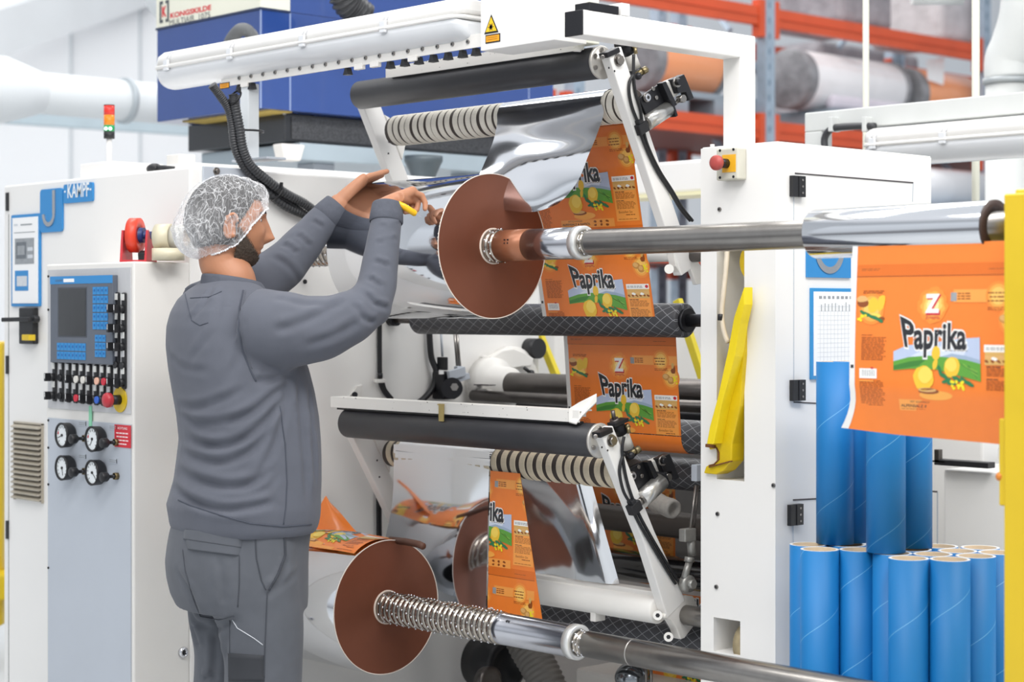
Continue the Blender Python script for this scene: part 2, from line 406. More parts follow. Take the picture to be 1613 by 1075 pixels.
# ================================================================ CONTROL CONSOLE (sticks out of the body)
YC = 2.789; XC0 = -5.045; XC1 = -4.55
ZC = Zat(210, 412, Y=YC)
t = thing('control_console', ((XC0 + XC1) / 2, YC, 0), 'white control console with screen, rows of push buttons and pressure gauges', 'control panel')
m = MB(); m.box((XC0, YC, 0), (XC1, YB, ZC), WHITE2); m.build('cabinet', t, .005)
# screen-face plate, and gauge face plate
x0 = Xat(77, YC) ; x1 = Xat(207.5, YC); zt = Zat(207, 421, Y=YC); zb = Zat(207, 653, Y=YC); zg = Zat(207, 669, Y=YC)
m = MB(); m.box((x0, YC - .004, zb), (x1, YC, zt), GREYM); m.build('face_plate', t, .001)
m = MB(); m.box((x0, YC - .004, 0.1), (x1, YC, zg), GREYP); m.build('lower_door', t, .001)
for zz in (zg - .008, zg - .09, zg - .2, zg - .45, zt - .02, zt - .12):
    m = MB(); m.cyl((x0 + .006, YC - .007, zz), (x0 + .006, YC - .004, zz), .0035, BLACK, 10); m.build('screw', t)
def fz(py, px=140): return P(px, py, Y=YC).z
# terminal
sx0 = Xat(80, YC - .02); sx1 = Xat(178, YC - .02); sz1 = Zat(80, 436, Y=YC - .02); sz0 = Zat(80, 571, Y=YC - .02)
SW = sx1 - sx0; SH = sz1 - sz0
TGREY = mat('terminal_grey', '#5F6570', 0.45, noise=(30, .95))
m = MB(); m.box((sx0, YC - .022, sz0), (sx1, YC - .004, sz1), TGREY)
term = m.build('operator_terminal', t, .002)
def trel(mb, u0, v0, u1, v1, mm, k=1): mb.box((sx0 + SW * u0, YC - .022 - .0008 * k, sz1 - SH * v1), (sx0 + SW * u1, YC - .0215, sz1 - SH * v0), mm)
m = MB(); trel(m, 0, 0, 1, .09, CBLUE); trel(m, .23, .03, .40, .07, PAPER, 2)
lettering(m, 'KAMPF', (sx0 + SW * .10, YC - .0242, sz1 - SH * .06), (1, 0, 0), (0, 0, 1), SW * .12, SH * .02, TGREY)
m.build('title_strip', term)
m = MB(); trel(m, .13, .13, .60, .70, mat('screen_bezel', '#4A4E55', 0.5, noise=(30, .95)))
trel(m, .15, .145, .585, .685, mat('screen_glass', '#26282B', 0.06, spec=0.9, noise=(4, .9)), 2); m.build('screen', term)
KEYL = mat('key_line', '#1E63A8', .5, noise=(30, .9))
def keypad(u0, v0, u1, v1, nc, nr, dark=True):
    for j in range(nr):
        for i in range(nc):
            a0 = u0 + (u1 - u0) * i / nc; a1 = u0 + (u1 - u0) * (i + .88) / nc; b0 = v0 + (v1 - v0) * j / nr; b1 = v0 + (v1 - v0) * (j + .88) / nr
            m = MB(); trel(m, a0, b0, a1, b1, CBLUE, 2); trel(m, a0 + (a1 - a0) * .35, b0 + (b1 - b0) * .3, a0 + (a1 - a0) * .7, b0 + (b1 - b0) * .6, KEYL, 3); m.build('key', term)
keypad(.70, .13, .94, .62, 4, 5); keypad(.735, .67, .905, .93, 3, 3); keypad(.12, .77, .59, .97, 8, 2)
# push buttons in rows: tag holder above, round control below
BTG = mat('button_label', '#D9D9D6', .5, noise=(60, .9))
def control(px, py, kind, colr=None, dy=.0):
    c = P(px, py, Y=YC - .004); w = .0102
    m = MB(); flat = []
    m.box((c.x - w, YC - .012, c.z - .036), (c.x + w, YC - .004, c.z + .028), BLACK)
    ob = m.build('switch_plate', t, .004)
    m = MB(); m.box((c.x - w * .75, YC - .015, c.z + .006), (c.x + w * .75, YC - .012, c.z + .024), BTG if kind != 'blank' else GREYM); m.build('label_holder', ob)
    k = Vector((c.x, YC - .012, c.z - .018)); n = Vector((0, -1, 0))
    m = MB()
    if kind == 'knob':
        m.cyl(k, k + n * .014, .0115, BLACK, 20); m.obox(k + n * .020, (.0045, 0, 0), (0, .009, 0), (0, 0, .012), BLACK); m.box((k.x - .001, k.y - .0295, k.z - .004), (k.x + .001, k.y - .029, k.z + .011), PAPER)
    elif kind == 'blank': m.cyl(k, k + n * .006, .010, BLACK, 16)
    else:
        m.cyl(k, k + n * .014, .0125, BLACK, 20); m.cyl(k + n * .014, k + n * .020, .0105, colr, 20)
    m.build('switch', ob)
CR = mat('red_button', '#C7243A', .35, noise=(30, .95)); CW = mat('white_button', '#D8D4CC', .35, noise=(30, .95)); CB = mat('blue_button', '#2C5FC0', .35, noise=(30, .95)); CP = mat('pink_button', '#E8B49C', .35, noise=(30, .95))
for j, py in enumerate((476, 507, 536)):
    control(187, py, 'knob'); control(197.5, py + .7, 'knob')
control(187, 565, 'blank'); control(197.5, 566, 'blank')
row1 = ['knob', 'blank', 'blank', 'knob', 'w', 'w', 'knob', 'p', 'r', 'knob', 'knob']
row2 = ['knob', 'blank', 'blank', 'knob', 'r', 'knob', 'knob', 'b', 'blank']
cm = {'w': CW, 'p': CP, 'r': CR, 'b': CB}
for i, k in enumerate(row1):
    px = 88 + 10.95 * i; control(px, 584.5 + .85 * i, k, cm.get(k))
for i, k in enumerate(row2):
    px = 88 + 10.95 * i; control(px, 613.5 + .95 * i, k, cm.get(k))
# emergency stop on the console
c = P(190, 630, Y=YC - .004); n = Vector((0, -1, 0))
m = MB(); m.cyl(c, c + n * .004, .036, YELLOW, 36); es = m.build('emergency_stop_plate', t)
m = MB(); m.cyl(c + n * .004, c + n * .030, .014, BLACK, 24); m.lathe(c + n * .030, n, [(0, .015), (.004, .0205), (.014, .0215), (.020, .019), (.024, .010), (.025, 0)], mat('red_mushroom', '#B8323C', .35, noise=(20, .95)), 28); m.build('mushroom_button', es)
# green tape strip
a = P(142, 640, Y=YC - .006); m = MB(); m.box((a.x - .008, YC - .006, a.z - .06), (a.x + .008, YC - .0042, a.z), mat('green_tape', '#8FD6B0', .5, noise=(30, .95))); o = m.build('green_tape_strip', t)
# gauges with regulator knobs
GF = mat('gauge_face', '#E6EAEC', .3, noise=(9, .98)); GN = mat('brass_dirty', '#7A6A4A', .4, .7, noise=(40, .8))
for gi, (px, py) in enumerate(((98, 686), (145.5, 692), (98, 737.5), (145.5, 745))):
    c = P(px, py, Y=YC - .035)
    m = MB(); m.lathe(c + Vector((0, .03, 0)), (0, -1, 0), [(0, 0), (0, .030), (.008, .036), (.030, .037), (.034, .0375), (.036, .034), (.032, .031)], BLACK, 36)
    g = m.build('pressure_gauge', t)
    m = MB(); m.cyl(c + Vector((0, .004, 0)), c, .0315, GF, 36)
    for k in range(11):
        q = math.radians(-45 + 27 * k); m.obox(c + Vector((math.cos(q) * .025, -.0006, math.sin(q) * .025)), (math.cos(q) * .003, 0, math.sin(q) * .003), (0, .0004, 0), (-math.sin(q) * .0006, 0, math.cos(q) * .0006), BLACK)
    q = math.radians(200 + 40 * gi); m.bar(c + Vector((0, -.001, 0)), c + Vector((math.cos(q) * .022, -.001, math.sin(q) * .022)), .0015, .001, BLACK, side=Vector((0, 1, 0))); m.cyl(c, c + Vector((0, -.003, 0)), .004, BLACK, 12)
    if gi < 2: m.obox(c + Vector((-.022, -.0008, .006)), (.0025, 0, .001), (0, .0003, 0), (0, 0, .004), CR)
    m.build('dial', g)
    c2 = P(px + 11.5, py + 3, Y=YC - .075) ; 
    kx = c + Vector((.086, 0, -.006)); kx.y = YC - .004
    m = MB(); m.lathe(kx, (0, -1, 0), [(0, .008), (.012, .008), (.012, .005), (.028, .005), (.030, .009), (.036, .014), (.052, .014), (.055, .011), (.055, 0)], BLACK, 16); m.build('regulator_knob', t)
    m = MB(); m.cyl(kx, kx + Vector((0, -.012, 0)), .011, GN, 6); m.build('regulator_nut', t)
    l = c + Vector((.062, 0, .036)); l.y = YC - .005
    m = MB(); m.box((l.x - .020, YC - .0052, l.z - .008), (l.x + .022, YC - .004, l.z + .008), GREYP); m.box((l.x - .018, YC - .0056, l.z + .001), (l.x + .018, YC - .0052, l.z + .003), G1); m.box((l.x - .018, YC - .0056, l.z - .004), (l.x + .014, YC - .0052, l.z - .002), G1); m.box((l.x + .019, YC - .0056, l.z - .006), (l.x + .0225, YC - .0052, l.z + .006), BLACK); m.build('name_label', t)
# red warning plate
a = P(181, 704, Y=YC - .004); b = P(206.5, 671, Y=YC - .004)
m = MB(); m.box((a.x, YC - .0055, a.z), (b.x, YC - .004, b.z), mat('red_notice', '#D2303C', .4, noise=(20, .96)))
TW = mat('notice_white', '#F2D9D9', .5, noise=(20, .98)); W_ = b.x - a.x; H_ = b.z - a.z
lettering(m, 'ACHTUNG', (a.x + W_ * .2, YC - .0062, a.z + H_ * .80), (1, 0, 0), (0, 0, 1), W_ * .6, H_ * .11, TW, .02)
for k in range(4):
    w0 = (.12, .14, .1, .22)[k]
    for q in range(4): m.box((a.x + W_ * (w0 + (1 - 2 * w0) * q / 4), YC - .0062, a.z + H_ * (.60 - .16 * k)), (a.x + W_ * (w0 + (1 - 2 * w0) * (q + .8) / 4), YC - .0055, a.z + H_ * (.66 - .16 * k)), TW)
m.build('red_warning_plate', t)
# lock on the console's side, small screws
c = P(288, 1028, X=XC1); m = MB(); m.lathe(c, (1, 0, 0), [(0, 0), (0, .016), (.006, .016), (.010, .012), (.012, .009), (.008, .008), (.008, 0)], CHROME, 24); m.obox(c + Vector((.009, 0, 0)), (.002, 0, 0), (0, .002, 0), (0, 0, .006), BLACK); m.build('round_lock', t)

# things lying on top of the console: tape dispenser and tape rolls
YT = 2.86; zT = ZC
a = P(218, 409, Y=YT)
t2 = thing('tape_dispenser', (a.x, a.y, zT), 'red tape dispenser with an orange tape roll on top of the console', 'tape dispenser')
t2.rotation_euler = (0, 0, math.radians(38))
TR_ = mat('red_dispenser', '#C8343C', .35, noise=(30, .85))
def loc(mb, nm, bv=0.0):
    """build around the dispenser's own origin, so that the whole thing can be turned"""
    o = mb.build(nm, None, bv); w = o.location.copy(); o.parent = t2; o.location = w; return o
HWD = .040
for x in (-HWD, HWD - .007):
    m = MB(); prof = [(-.045, 0), (.045, 0), (.038, .05), (.030, .092), (.020, .092), (.012, .070), (0, .062), (-.012, .070), (-.020, .092), (-.030, .092), (-.038, .05)]
    m.prism([Vector((x, y, z)) for y, z in prof], (.007, 0, 0), TR_); loc(m, 'side_frame', .0015)
m = MB(); m.box((-HWD, -.045, .0005), (HWD, .045, .006), TR_); loc(m, 'base', .001)
m = MB(); m.cyl((-HWD, 0, .078), (HWD, 0, .078), .011, mat('navy_spindle', '#27396F', .4, noise=(20, .9)), 24); m.cyl((-HWD + .012, 0, .078), (HWD - .022, 0, .078), .022, MATS['navy_spindle'], 32); loc(m, 'spindle')
m = MB(); m.lathe((-HWD + .017, 0, .078), (1, 0, 0), [(0, .0225), (0, .050), (.028, .050), (.028, .0225), (0, .0225)], mat('orange_tape', '#E4472F', .35, noise=(9, .95)), 40); loc(m, 'tape_roll')
m = MB(); m.obox((HWD - .016, -.03, .018), (.010, 0, 0), (0, .012, .004), (0, -.002, .012), BLACK); loc(m, 'cutter', .002)
def taperoll(px, py, Y, r, ri, w, d, mm, inner, label, up=False):
    c = P(px, py, Y=Y); m = MB(); d = Vector(d)
    m.lathe(c - d * w / 2, d, [(0, ri), (0, r), (w, r), (w, ri), (0, ri)], mm, 44)
    o = m.build('packing_tape_roll')
    m = MB(); m.lathe(c - d * w / 2 + d * .0005, d, [(0, ri - .004), (0, ri - .0004), (w - .001, ri - .0004), (w - .001, ri - .004), (0, ri - .004)], inner, 44); m.build('cardboard_core', o)
    return tag(o, label, 'tape')
BT = mat('beige_tape', '#D8CFB4', .3, noise=(9, .95)); BT2 = mat('clear_tape', '#C9C6BC', .25, noise=(9, .93))
taperoll(265, 401, 2.885, .046, .033, .034, (0, 0, 1), BT, CARD, 'beige packing tape roll lying flat on the console beside the dispenser')
o = taperoll(259, 374, 2.885, .038, .028, .045, (.83, .56, 0), BT, mat('brown_core', '#8D7A64', .8, noise=(40, .85)), 'beige packing tape roll standing on edge on the flat one, next to the dispenser')
taperoll(282, 374, 2.915, .037, .027, .045, (.83, .56, 0), BT2, CARD, 'clear packing tape roll standing on edge, half hidden behind the hair net')

# signal tower on the machine
t = thing('signal_tower', P(172, 268, Y=3.25), 'red, orange and green signal light tower standing on the white machine', 'signal light')
b = t.location
def zz(py): return P(175, py, Y=3.25).z
m = MB(); m.cyl((b.x, b.y, TOPZ), (b.x, b.y, zz(216)), .009, WHITE, 14); m.build('pole', t)
m = MB(); m.cyl((b.x, b.y, zz(218)), (b.x, b.y, zz(207)), .018, BLACK, 24); m.build('socket', t)
m = MB(); m.cyl((b.x, b.y, zz(207)), (b.x, b.y, zz(197)), .018, mat('green_lens', '#1E9A55', .2, noise=(9, .9)), 24)
GLW = mat('green_lamp_glow', '#D9FFE8', .4, emit=2.0)
for dx in (-.006, .006):
    q = Vector((b.x, b.y, zz(203))) - Fv * .0165 + Rv * dx * 1.2; m.ball(q, .0058, GLW, 10, 8)
m.build('green_light', t)
m = MB(); m.cyl((b.x, b.y, zz(197)), (b.x, b.y, zz(181)), .018, mat('orange_lens', '#F08A1C', .25, noise=(9, .9)), 24); m.build('orange_light', t)
m = MB(); m.cyl((b.x, b.y, zz(181)), (b.x, b.y, zz(166)), .018, mat('red_lens', '#E0392F', .25, noise=(9, .9)), 24); m.cyl((b.x, b.y, zz(166)), (b.x, b.y, zz(165)), .0185, BLACK, 24); m.build('red_light', t)

# ================================================================ RIGHT FRAME
XR0 = -3.152; XR1 = -2.911; YF = 3.6; YR = 4.264
t = thing('machine_side_frame', ((XR0 + XR1) / 2, 3.9, 0), 'tall white machine side frame with an emergency stop and black hinges', 'machine')
m = MB()
rx0 = Xat(1129, YF); rx1 = Xat(1172.5, YF); rz0 = Zat(1150, 757, Y=YF); rz1 = Zat(1150, 378, Y=YF)
qx0 = Xat(1124, YF); qx1 = Xat(1166, YF); qz1 = Zat(1145, 976, Y=YF); qz0 = Zat(1145, 1030, Y=YF)
m.box((XR0, YF, 0), (qx0, YF + .12, TOPZ), WHITE); m.box((qx0, YF, 0), (rx0, YF + .12, qz0), WHITE); m.box((qx0, YF, qz1), (rx0, YF + .12, TOPZ), WHITE)
m.box((rx1, YF, 0), (XR1, YF + .12, TOPZ), WHITE)
m.box((rx0, YF, rz1), (rx1, YF + .12, TOPZ), WHITE); m.box((rx0, YF, qz1), (rx1, YF + .12, rz0), WHITE); m.box((rx0, YF, 0), (rx1, YF + .12, qz0), WHITE)
m.box((qx1, YF, qz0), (rx1, YF + .12, qz1), WHITE)
m.box((XR0, YF + .12, 0), (XR1, YR, TOPZ), mat('enamel_recess_shade', '#D9D8D4', .4, noise=(3, .98)))  # core enamel greyed to paint in the shade of the recess
m.build('column', t)
m = MB(); m.box((XR0 - .004, YF + .01, TOPZ), (XR1 + .001, YR, TOPZ + .004), WHITE); m.build('top_plate', t, .002)
m = MB(); m.box((XR1, YF + .0, 0), (XR1 + .002, YR, TOPZ), WHITE); m.build('side_sheet', t)
# door lines and hinges of the side face
GAP = mat('gap_dark2', '#4B4548', .7, noise=(20, .9))
xs = XR1 + .002
def sp(px, py): return P(px, py, X=xs)
def strip(mb, p, q, w, mm, th=.0015):
    d = (q - p); n = Vector((1, 0, 0)); o = d.normalized().cross(n)
    mb.obox((p + q) / 2 + n * th / 2, d / 2, o * w / 2, n * th / 2, mm)
for p_, q_, w_, m_ in (((1252, 273), (1438, 288), .003, GAP), ((1250, 600), (1250, 308), .0015, GREYP), ((1438, 288), (1437, 318), .0012, GREYP), ((1250, 634), (1296, 636), .003, GAP), ((1249, 788), (1290, 786), .0035, GAP), ((1249, 828), (1249, 1075), .0015, GREYP)):
    m = MB(); strip(m, sp(*p_), sp(*q_), w_, m_); m.build('door_gap', t)
for k, (px, py) in enumerate(((1253, 294), (1253, 615), (1249.5, 811))):
    c = sp(px, py); m = MB(); m.obox(c + Vector((.006, -.013, 0)), (.006, 0, 0), (0, .011, 0), (0, 0, .026), BLACK); m.obox(c + Vector((.007, .011, 0)), (.007, 0, 0), (0, .013, 0), (0, 0, .026), BLACK)
    for dz in (.016, 0, -.016): m.cyl(c + Vector((.014, .012, dz)), c + Vector((.0155, .012, dz)), .003, STEEL, 10)
    m.build('hinge', t, .0015)
for k, (px, py) in enumerate(((1131, 810), (1129, 925), (1134, 330), (1219, 765))):
    c = P(px, py, Y=YF); m = MB(); m.cyl(c + Vector((0, 0, 0)), c + Vector((0, -.004, 0)), .0055, STEEL, 12); m.cyl(c + Vector((0, -.004, 0)), c + Vector((0, -.0045, 0)), .003, BLACK, 6); m.build('bolt', t)
for px in (1122, 1180):
    c = P(px, 226, Y=3.66); c.z = TOPZ + .004; m = MB(); m.cyl(c, c + Vector((0, 0, .012)), .006, WHITE, 8); m.build('top_bolt', t)
# inside of the recess: brown pulley
c = P(1166, 1012, Y=YF + .06); c.x = Xat(1178, YF + .06); m = MB(); m.cyl(c + Vector((-.004, 0, 0)), c + Vector((.03, 0, 0)), .055, mat('brown_wheel', '#A79878', .8, noise=(60, .8)), 32); m.build('pulley', t)
# emergency stop box
a = P(1130, 285, Y=YF - .03); b = P(1164, 232, Y=YF - .03)
t2 = thing('emergency_stop_box', ((a.x + b.x) / 2, YF, a.z), 'grey box with a red mushroom button on the right machine frame', 'emergency stop')
EB = mat('beige_grey_box', '#CFCCBE', .45, noise=(20, .95))
m = MB(); m.box((a.x, YF - .035, a.z), (b.x, YF - .0005, b.z), EB); m.build('housing', t2, .004)
cx = (a.x + b.x) / 2; cz = (a.z + b.z) / 2 + .001
m = MB(); m.box((cx - .014, YF - .0365, cz - .022), (b.x - .006, YF - .035, cz + .022), mat('amber_label', '#F0B429', .4, noise=(20, .95))); m.build('yellow_label', t2)
m = MB(); m.cyl((cx, YF - .035, cz), (cx, YF - .065, cz), .012, BLACKS, 24); m.lathe((cx, YF - .065, cz), (0, -1, 0), [(0, .012), (.003, .0185), (.012, .0195), (.017, .017), (.020, .008), (.020, 0)], mat('dull_red_mushroom', '#B14A45', .4, noise=(20, .95)), 28); m.build('mushroom_button', t2)
for dx, dz in ((-.022, .034), (.022, .034), (-.022, -.034), (.022, -.034)):
    m = MB(); m.cyl((cx + dx, YF - .0365, cz + dz), (cx + dx, YF - .035, cz + dz), .0035, BLACKS, 10); m.build('screw', t2)
# yellow lever arm in the recess
t2 = thing('yellow_lever_arm', P(1150, 740, Y=YF - .02), 'yellow swing arm with a half-round rusty claw in the recess of the white frame', 'machine arm')
def fr_(px, py, Y=YF - .012): return P(px, py, Y=Y)
out = [(1172, 452), (1156, 500), (1147, 550), (1130, 628), (1118, 672), (1113, 700), (1116, 700), (1117, 709)]
claw = [(1127, 706), (1131, 714), (1131, 724), (1124, 731), (1116, 733)]
low = [(1112, 735), (1108, 746), (1127, 748), (1139, 742), (1152, 727), (1153, 700), (1166, 640), (1172, 560)]
m = MB(); m.prism([fr_(*p) for p in out + claw + low], (0, .05, 0), YELLOWB); m.build('lever', t2, .003)
m = MB(); m.prism([fr_(*p, Y=YF - .045) for p in [(1172, 452), (1156, 500), (1147, 550), (1130, 628), (1118, 672), (1113, 700), (1124, 700), (1136, 640), (1157, 562), (1165, 510), (1172, 480)]], (0, .034, 0), mat('bright_yellow_paint', '#F2D61A', .4, noise=(30, .95))); m.build('rib', t2, .002)
m = MB()
q = [fr_(x, y, YF - .014) for x, y in claw]; c0 = fr_(1116, 720, YF - .014)
for i in range(len(q) - 1): m.prism([q[i], q[i + 1], q[i + 1] + (q[i + 1] - c0) * .12, q[i] + (q[i] - c0) * .12], (0, .045, 0), RUST)
m.bar(fr_(1113, 702, YF - .0135), fr_(1127, 704, YF - .0135), .008, .01, RUST, side=Vector((0, 1, 0)))
m.bar(fr_(1118, 736, YF - .0135), fr_(1152, 727, YF - .0135), .003, .01, RUST, side=Vector((0, 1, 0)))
m.build('rusty_claw_lining', t2)
c = fr_(1172, 412); m = MB(); m.cyl(c + Vector((.0, .10, 0)), c + Vector((.0, .045, 0)), .052, YELLOW, 32); m.build('pivot_disc', t2)
# white sleeve and cable in the recess
t2 = tag(MB().tube(catmull([P(x, y, Y=YF - .006) for x, y in ((1146, 388), (1143, 430), (1139, 470), (1137, 495), (1140, 520), (1147, 540))], 20), .0065, mat('cream_sleeving', '#E5D8C4', .7, noise=(40, .93)), 10).build('sleeved_cable'), 'cream sleeved cable hanging inside the recess above the yellow arm', 'cable')
m = MB(); c = P(1136, 500, Y=YF - .006); m.cyl(c + Vector((0, -.002, -.008)), c + Vector((0, -.002, .008)), .008, BLACK, 12); m.build('black_clip', t2)
# recess shade is painted by the grey column core itself; blue sign with a ring on the side face
a = sp(1269, 437); b = sp(1338, 380)
m = MB(); pts = [Vector((xs, y, z)) for y, z in ((a.y, a.z), (b.y, a.z), (b.y, b.z), (a.y, b.z))]; m.prism(pts, (.005, 0, 0), CBLUE)
c = Vector((xs + .005, (a.y + b.y) / 2, a.z + .070)); 
for k in range(24):
    q0 = math.radians(180 + 180 * k / 24); q1 = math.radians(180 + 180 * (k + 1) / 24); w = [Vector((0, math.cos(q) * r, math.sin(q) * r)) for q, r in ((q0, .060), (q1, .060), (q1, .043), (q0, .043))]
    m.prism([c + x for x in w], (.002, 0, 0), silver)
tag(m.build('ring_emblem_sign', None), 'blue sign with half a silver ring under the top shaft on the white frame', 'sign')
# framed table sheet
a = sp(1275, 598); b = sp(1362, 455)
t2 = thing('framed_table_sheet', (xs, a.y, a.z), 'blue framed sheet with a printed table on the white frame, behind the tall blue tubes', 'notice board')
m = MB(); m.box((xs, a.y, a.z), (xs + .006, b.y, b.z), mat('frame_blue', '#2F8FCB', .4, noise=(20, .95))); m.build('frame', t2, .001)
m = MB(); e = .009; m.box((xs + .006, a.y + e, a.z + e), (xs + .0068, b.y - e, b.z - e), PAPER)
y0 = a.y + e; y1 = b.y - e; z0 = a.z + e; z1 = b.z - e
for k in range(13): yy = y0 + (y1 - y0) * (.12 + .82 * k / 12); m.box((xs + .0068, yy, z0 + .01), (xs + .0072, yy + .0007, z1 - .03), GL)
for k in range(15): zq = z0 + .012 + (z1 - z0 - .05) * k / 14; m.box((xs + .0068, y0 + .015, zq), (xs + .0072, y1 - .01, zq + .0007), GL)
random.seed(3)
for k in range(12): yy = y0 + (y1 - y0) * (.14 + .82 * k / 12); m.box((xs + .007, yy, z1 - .05), (xs + .0074, yy + .0025, z1 - .035 + .01 * random.random()), G1)
for k in range(9): yy = y0 + (y1 - y0) * (.1 + .085 * k); m.box((xs + .007, yy, z1 - .018), (xs + .0074, yy + .012 * random.uniform(.6, 1), z1 - .011), G1)
m.build('printed_table', t2)
# ================================================================ ROLLERS
XRI = XR0   # inner side of the right frame
def rz(px, py, Y): return P(px, py, Y=Y).z
def roller_mesh(x0, x1, Y, z, r, mm, seg=48, endr=.004, capm=None):
    m = MB(); m.lathe((x0, Y, z), (1, 0, 0), [(0, 0), (0, r - endr), (endr, r), (x1 - x0 - endr, r), (x1 - x0, r - endr), (x1 - x0, 0)], mm, seg); return m
# diamond-net rubber material
def net_mat():
    if 'net_rubber' in MATS: return MATS['net_rubber']
    mt = bpy.data.materials.new('net_rubber'); mt.use_nodes = True; nt = mt.node_tree; b = nt.nodes['Principled BSDF']; b.inputs['Roughness'].default_value = 0.45
    tcn = nt.nodes.new('ShaderNodeTexCoord'); sp_ = nt.nodes.new('ShaderNodeSeparateXYZ'); nt.links.new(tcn.outputs['Object'], sp_.inputs[0])
    def mth(op, a, b_=None, c=None):
        n = nt.nodes.new('ShaderNodeMath'); n.operation = op
        for i, q in enumerate((a, b_, c)):
            if q is None: continue
            if isinstance(q, (int, float)): n.inputs[i].default_value = q
            else: nt.links.new(q, n.inputs[i])
        return n.outputs[0]
    zc = mth('SUBTRACT', sp_.outputs['Z'], 0.046)
    ang = mth('ARCTAN2', sp_.outputs['Y'], zc)
    av = mth('MULTIPLY', ang, 10.0 / (2 * PI)); xv = mth('MULTIPLY', sp_.outputs['X'], 22.0)
    l1 = mth('ABSOLUTE', mth('SUBTRACT', mth('FRACT', mth('ADD', av, xv)), 0.5)); l2 = mth('ABSOLUTE', mth('SUBTRACT', mth('FRACT', mth('SUBTRACT', av, xv)), 0.5))
    mk = mth('LESS_THAN', mth('MINIMUM', l1, l2), 0.035)
    mx = nt.nodes.new('ShaderNodeMix'); mx.data_type = 'RGBA'; mx.inputs[6].default_value = hexc('#3C3C40'); mx.inputs[7].default_value = hexc('#85868A')
    nt.links.new(mk, mx.inputs[0]); nt.links.new(mx.outputs[2], b.inputs['Base Color']); MATS['net_rubber'] = mt
    return mt
NET = net_mat()
# contact rollers (black rubber)
def contact_roller(px, py, Y, r, x0, x1, label, name='contact_roller'):
    z = rz(px, py, Y)
    t = thing(name, ((x0 + x1) / 2, Y, z - r), label, 'roller', 'contact rollers')
    roller_mesh(x0, x1, Y, z, r, BLACKR).build('rubber_cover', t)
    m = MB(); m.lathe((x1, Y, z), (1, 0, 0), [(0, 0), (0, r + .001), (.006, r + .002), (.008, r - .002), (.008, .022), (.012, .020), (.012, 0)], mat('cast_end_plate', '#C6C2BC', .35, .5, noise=(30, .85)), 36); m.build('end_plate', t)
    for k in range(3):
        q = math.radians(100 + 55 * k); c = Vector((x1 + .008, Y + math.cos(q) * .032, z + math.sin(q) * .032)); m = MB(); m.cyl(c, c + Vector((.004, 0, 0)), .006, STEEL, 12); m.build('screw', t)
    m = MB(); m.cyl((x0 - .02, Y, z), (x0, Y, z), .018, STEEL, 20); m.build('journal', t)
    return t, z
cu, zcu = contact_roller(760, 124, 3.42, .0415, -4.325, -3.335, 'upper black rubber roller at the top of the machine, just below the lamp rail')
cl, zcl = contact_roller(740, 680, 3.40, .0435, -4.355, -3.322, 'lower black rubber roller across the machine at waist height under the chipped white bar')
# grip-tape wound rollers
def striped(px, py, Y, r, x0, x1, n, base, label, gap=.30):
    z = rz(px, py, Y); t = thing('grip_roller', ((x0 + x1) / 2, Y, z - r), label, 'roller', 'tape wound grip rollers')
    roller_mesh(x0, x1, Y, z, r - .002, GROOVE).build('roller_core', t)
    p = (x1 - x0) / n; rnd = random.Random(5)
    m = MB(); turns = n; seg = 30; mm = base; per = turns * seg; rows = []
    w = p * (1 - gap)
    prof = [(0, r - .0021), (.0012, r), (w - .0012, r), (w, r - .0021)]
    for k in range(per + 1):
        a = 2 * PI * k / seg; off = p * k / seg * (1 - 0.5 / n) + .0025 * math.sin(k / seg * 1.3) + .0015 * math.sin(k / seg * 3.1)
        rows.append([Vector((x0 + min(max(off + q, 0), x1 - x0), Y + math.cos(a) * rr, z + math.sin(a) * rr)) for q, rr in prof])
    m.grid(rows, mm, smooth=False); m.build('grip_tape', t)
    return t, z
su, zsu = striped(800, 187, 3.52, .0455, -4.285, -3.31, 33, TAPEW, 'upper grip roller wound with white tape, silver film running over it')
sl, zsl = striped(870, 736, 3.52, .042, -4.30, -3.31, 27, TAPE, 'lower grip roller wound with beige tape under the lower black roller', .40)
# net-patterned rollers
def net_roller(px, py, Y, x0, x1, label, shaft=True, r=.046):
    z = rz(px, py, Y); t = thing('net_roller', ((x0 + x1) / 2, Y, z - r), label, 'roller', 'net patterned guide rollers')
    roller_mesh(x0, x1, Y, z, r, NET).build('rubber_cover', t)
    if shaft:
        m = MB(); m.cyl((XL, Y, z), (x0, Y, z), .014, DSTEEL, 20); m.cyl((XL, Y, z), (XL + .03, Y, z), .022, BLACKS, 20); m.build('shaft', t)
        m = MB(); m.cyl((x1, Y, z), (XRI - .002, Y, z), .017, BLACKS, 20); m.cyl((x1, Y, z), (x1 + .012, Y, z), .032, BLACKS, 24); m.build('bearing', t)
    return t, z
n1, zn1 = net_roller(870, 504, 3.72, -4.41, -3.31, 'net patterned black roller at shoulder height behind the upper brown reel')
n2, zn2 = net_roller(1080, 688, 3.825, -4.40, -3.20, 'net patterned black roller behind the lower white bar, orange film wrapping under it')
n3, zn3 = net_roller(960, 984, 3.78, -4.40, -3.20, 'net patterned black roller at the bottom behind the lower bare shaft')
n4, zn4 = net_roller(1090, 748, 3.92, -4.40, -3.20, 'net patterned black roller just below and behind the one with the orange film')
def plain(px, py, Y, r, x0, x1, mm, name, label, cat='roller', grp=None):
    z = rz(px, py, Y); m = roller_mesh(x0, x1, Y, z, r, mm); o = m.build(name); tag(o, label, cat, grp); return o, z
GRP = 'plain steel rods deep in the machine'
plain(950, 612, 4.10, .039, -4.43, -3.16, DSTEEL, 'steel_shaft', 'thick dark steel shaft clamped in the white cast flange behind the film', 'shaft', GRP)
plain(1080, 640, 4.02, .018, -4.50, -3.16, DSTEEL, 'steel_shaft', 'thin dark steel shaft right beneath the thick one', 'shaft', GRP)
